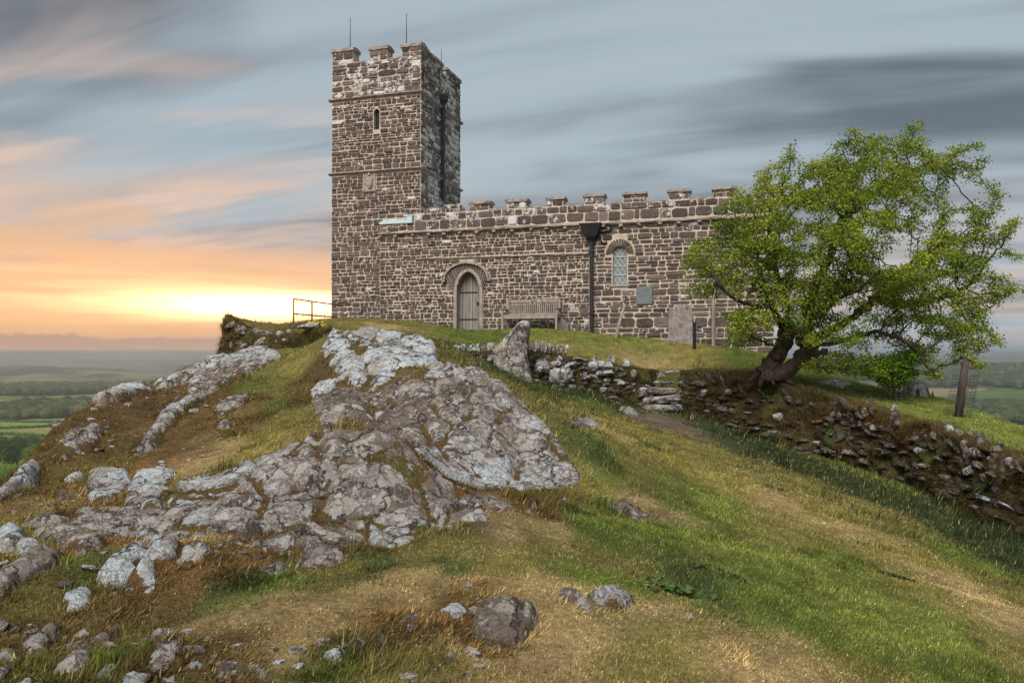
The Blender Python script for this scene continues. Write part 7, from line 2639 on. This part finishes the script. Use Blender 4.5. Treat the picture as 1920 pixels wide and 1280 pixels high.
def crowns(name, pts, sizes, sub, cols, r, squash=0.75):
    V0, T0 = ICO[sub]
    nv = len(V0); n = len(pts)
    V = V0[None] * sizes[:, None, None] * np.array([1, 1, squash])
    ph = r.uniform(0, 90, n)
    g = 1 + 0.38 * fbm(V0[None, :, 0] * 2.1 + ph[:, None], V0[None, :, 1] * 2.1, V0[None, :, 2] * 2.1 + ph[:, None] * .3, 3, .6, 61)
    V = V * g[..., None] + pts[:, None, :]
    T = T0[None] + (np.arange(n) * nv)[:, None, None]
    C = np.repeat(cols, nv, 0)
    return mesh_np(name, V.reshape(-1, 3), T.reshape(-1, 3), M_WOODS, cols={"col": C}, smooth=True)


WC = np.array([(0.034, 0.046, 0.019), (0.048, 0.062, 0.024), (0.066, 0.074, 0.032), (0.040, 0.048, 0.024)])


def wood(a0, a1, r0, r1, n, sub, smin, smax, r):
    rr = np.sqrt(r.uniform(r0 * r0, r1 * r1, n)); az = r.uniform(a0, a1, n)
    x, y = rr * np.sin(az), rr * np.cos(az)
    ok = r.random(n) < wood_mask(x, y)
    x, y, rr = x[ok], y[ok], rr[ok]
    s = r.uniform(smin, smax, len(x))
    z = far_h(x, y) + s * 0.75
    c = WC[r.integers(0, len(WC), len(x))] * np.exp(r.normal(0, 0.18, len(x)))[:, None]
    o = crowns("woodland", np.stack([x, y, z], 1), s, sub, c, r)
    tag(o, kind="stuff")


AL0, AL1, AR0, AR1 = -R(40), -R(11), R(15), R(40)
wood(AL0, AL1, RL0, RL1, 1700, 2, 4.5, 8.5, fr)
wood(AL0, AL1, RL1, 2100, 7500, 1, 5.5, 10, fr)
wood(AR0, AR1, RR0, RR0 * 1.3, 1300, 2, 4.5, 8.0, fr)
wood(AR0, AR1, 1300, 2500, 8000, 1, 6, 10, fr)

# hedges between the near fields on the left
for lab, pts in (("low dark hedge just in front of the wood on the left", ((-60, 788), (60, 792), (150, 793))), ("second hedge line between pale green fields on the left", ((-60, 806), (60, 802), (150, 797))), ("dark hedge along the middle green field on the left", ((-60, 811), (30, 816), (120, 822)))):
    W = []
    for (a, c) in zip(pts[:-1], pts[1:]):
        p, q = far_point(a[0], drop_r(*a)), far_point(c[0], drop_r(*c))
        n = max(4, int(np.linalg.norm(q - p) / 1.8))
        for k in range(n): W.append(p + (q - p) * k / n + fr.normal(0, 0.5, 3) * [1, 1, .1])
    W = np.array(W)
    W[:, 2] = far_h(W[:, 0], W[:, 1]) + 0.8
    o = crowns("hedge", W, fr.uniform(1.6, 3.0, len(W)), 1, np.array([[0.042, 0.070, 0.020]]) * np.exp(fr.normal(0, .2, (len(W), 1))), fr)
    tag(o, lab, "hedge", "field hedges below the hill")


def far_tree(px, py_base, hpx, wpx, label, cols, seed, group=None):
    r = np.random.default_rng(seed)
    d = drop_r(px, py_base)
    b = far_point(px, d)
    k = math.hypot(d, 0) / FOCAL * 0.93
    Hh, Wd = hpx * k, wpx * k
    root = empty("broadleaf_tree", tuple(b)); tag(root, label, "tree", group)
    mb = MB(); mb.tube([[0, 0, -0.5], [0, 0, Hh * .3], [Wd * .03, 0, Hh * .62]], [Hh * .035, Hh * .025, Hh * .012], 7)
    for q in range(5):
        a = r.uniform(0, 6.28)
        mb.tube([[0, 0, Hh * (.25 + .06 * q)], [math.cos(a) * Wd * .25, math.sin(a) * Wd * .25, Hh * (.55 + .07 * q)]], [Hh * .014, Hh * .005], 5)
    mb.build("trunk", M_BARK, root)
    n = 5200
    # lumpy crown: leaf sprays in many small clumps
    nc = 46
    cc = r.normal(0, 1, (nc, 3)); cc /= np.linalg.norm(cc, axis=1)[:, None]; cc *= r.uniform(0.35, 1.0, nc)[:, None] ** .5
    cc = cc * np.array([Wd * .42, Wd * .42, Hh * .36]) + [0, 0, Hh * .58]
    i = r.integers(0, nc, n)
    p = cc[i] + r.normal(0, 1, (n, 3)) * np.array([1, 1, .7]) * Wd * 0.085
    col = np.array(cols)[r.integers(0, len(cols), n)] * np.exp(r.normal(0, .2, n))[:, None] * (0.85 + 0.4 * (i % 7) / 7)[:, None]
    V, T, C = leaf_mesh(p, r.normal(0, 1, (n, 3)), r.uniform(0.03, 0.06, n) * Hh * 0.9, col, r, 0.3)
    o = mesh_np("crown", V, T, M_LEAF, cols={"col": C}, parent=root); o["kind"] = "stuff"


DK = ((0.050, 0.075, 0.024), (0.075, 0.105, 0.030), (0.095, 0.125, 0.036)); YL = ((0.10, 0.16, 0.02), (0.15, 0.20, 0.03))
GF = "trees in the green fields below the hill"
far_tree(10, 884, 66, 52, "tall dark tree in the field cut by the left picture edge", DK, 1, GF)
far_tree(34, 882, 60, 40, "rounded grey green tree in the field second from the left edge", ((0.05, 0.075, 0.03), (0.07, 0.10, 0.04)), 2, GF)
far_tree(62, 868, 50, 46, "broad dark tree in the field nearest the rocky slope", DK, 3, GF)
far_tree(66, 884, 46, 40, "bright yellow green small tree in front of the dark field trees", YL, 4, GF)
far_tree(16, 915, 42, 60, "bright green bush below the fields at the left picture edge", ((0.10, 0.18, 0.02), (0.15, 0.23, 0.03)), 5, GF)

# pale farm roofs in the right hand valley
M_ROOFP = mat_simple("pale_roof", (0.15, 0.16, 0.17), (0.22, 0.23, 0.24), 0.5)
M_WALLP = mat_simple("render_wall", (0.40, 0.37, 0.34), (0.55, 0.52, 0.48), 0.5)
for px, py, wpx, lab in ((1893, 790, 34, "long pale roofed barn in the valley at the right edge"),):
    d = drop_r(px, py); b = far_point(px, d); k = d / FOCAL
    bn_ = empty("barn", tuple(b), -0.3); tag(bn_, lab, "barn")
    w = wpx * k / 2
    mb = MB(); mb.box((-w, -5, -1), (w, 5, 3.2)); mb.build("wall", M_WALLP, bn_)
    mb = MB(); mb.raw([[-w - .4, -5.5, 3.1], [w + .4, -5.5, 3.1], [w + .4, 0, 5.6], [-w - .4, 0, 5.6], [-w - .4, 5.5, 3.1], [w + .4, 5.5, 3.1]], [[0, 1, 2, 3], [3, 2, 5, 4]]); mb.build("roof", M_ROOFP, bn_)

# ------------------------------------------------------------------ the air
hz = MB()
hz.box((-19500, -400, -260), (19500, 23500, 14.5))
m = bpy.data.materials.new("haze"); m.use_nodes = True
t = m.node_tree; t.nodes.clear()
vv = t.nodes.new("ShaderNodeVolumePrincipled"); oo = t.nodes.new("ShaderNodeOutputMaterial")
vv.inputs["Color"].default_value = (0.84, 0.89, 0.98, 1)
vv.inputs["Density"].default_value = HAZE_DENSITY
vv.inputs["Anisotropy"].default_value = 0.72
t.links.new(vv.outputs[0], oo.inputs["Volume"])
ho = hz.build("haze", m)
ho["kind"] = "stuff"
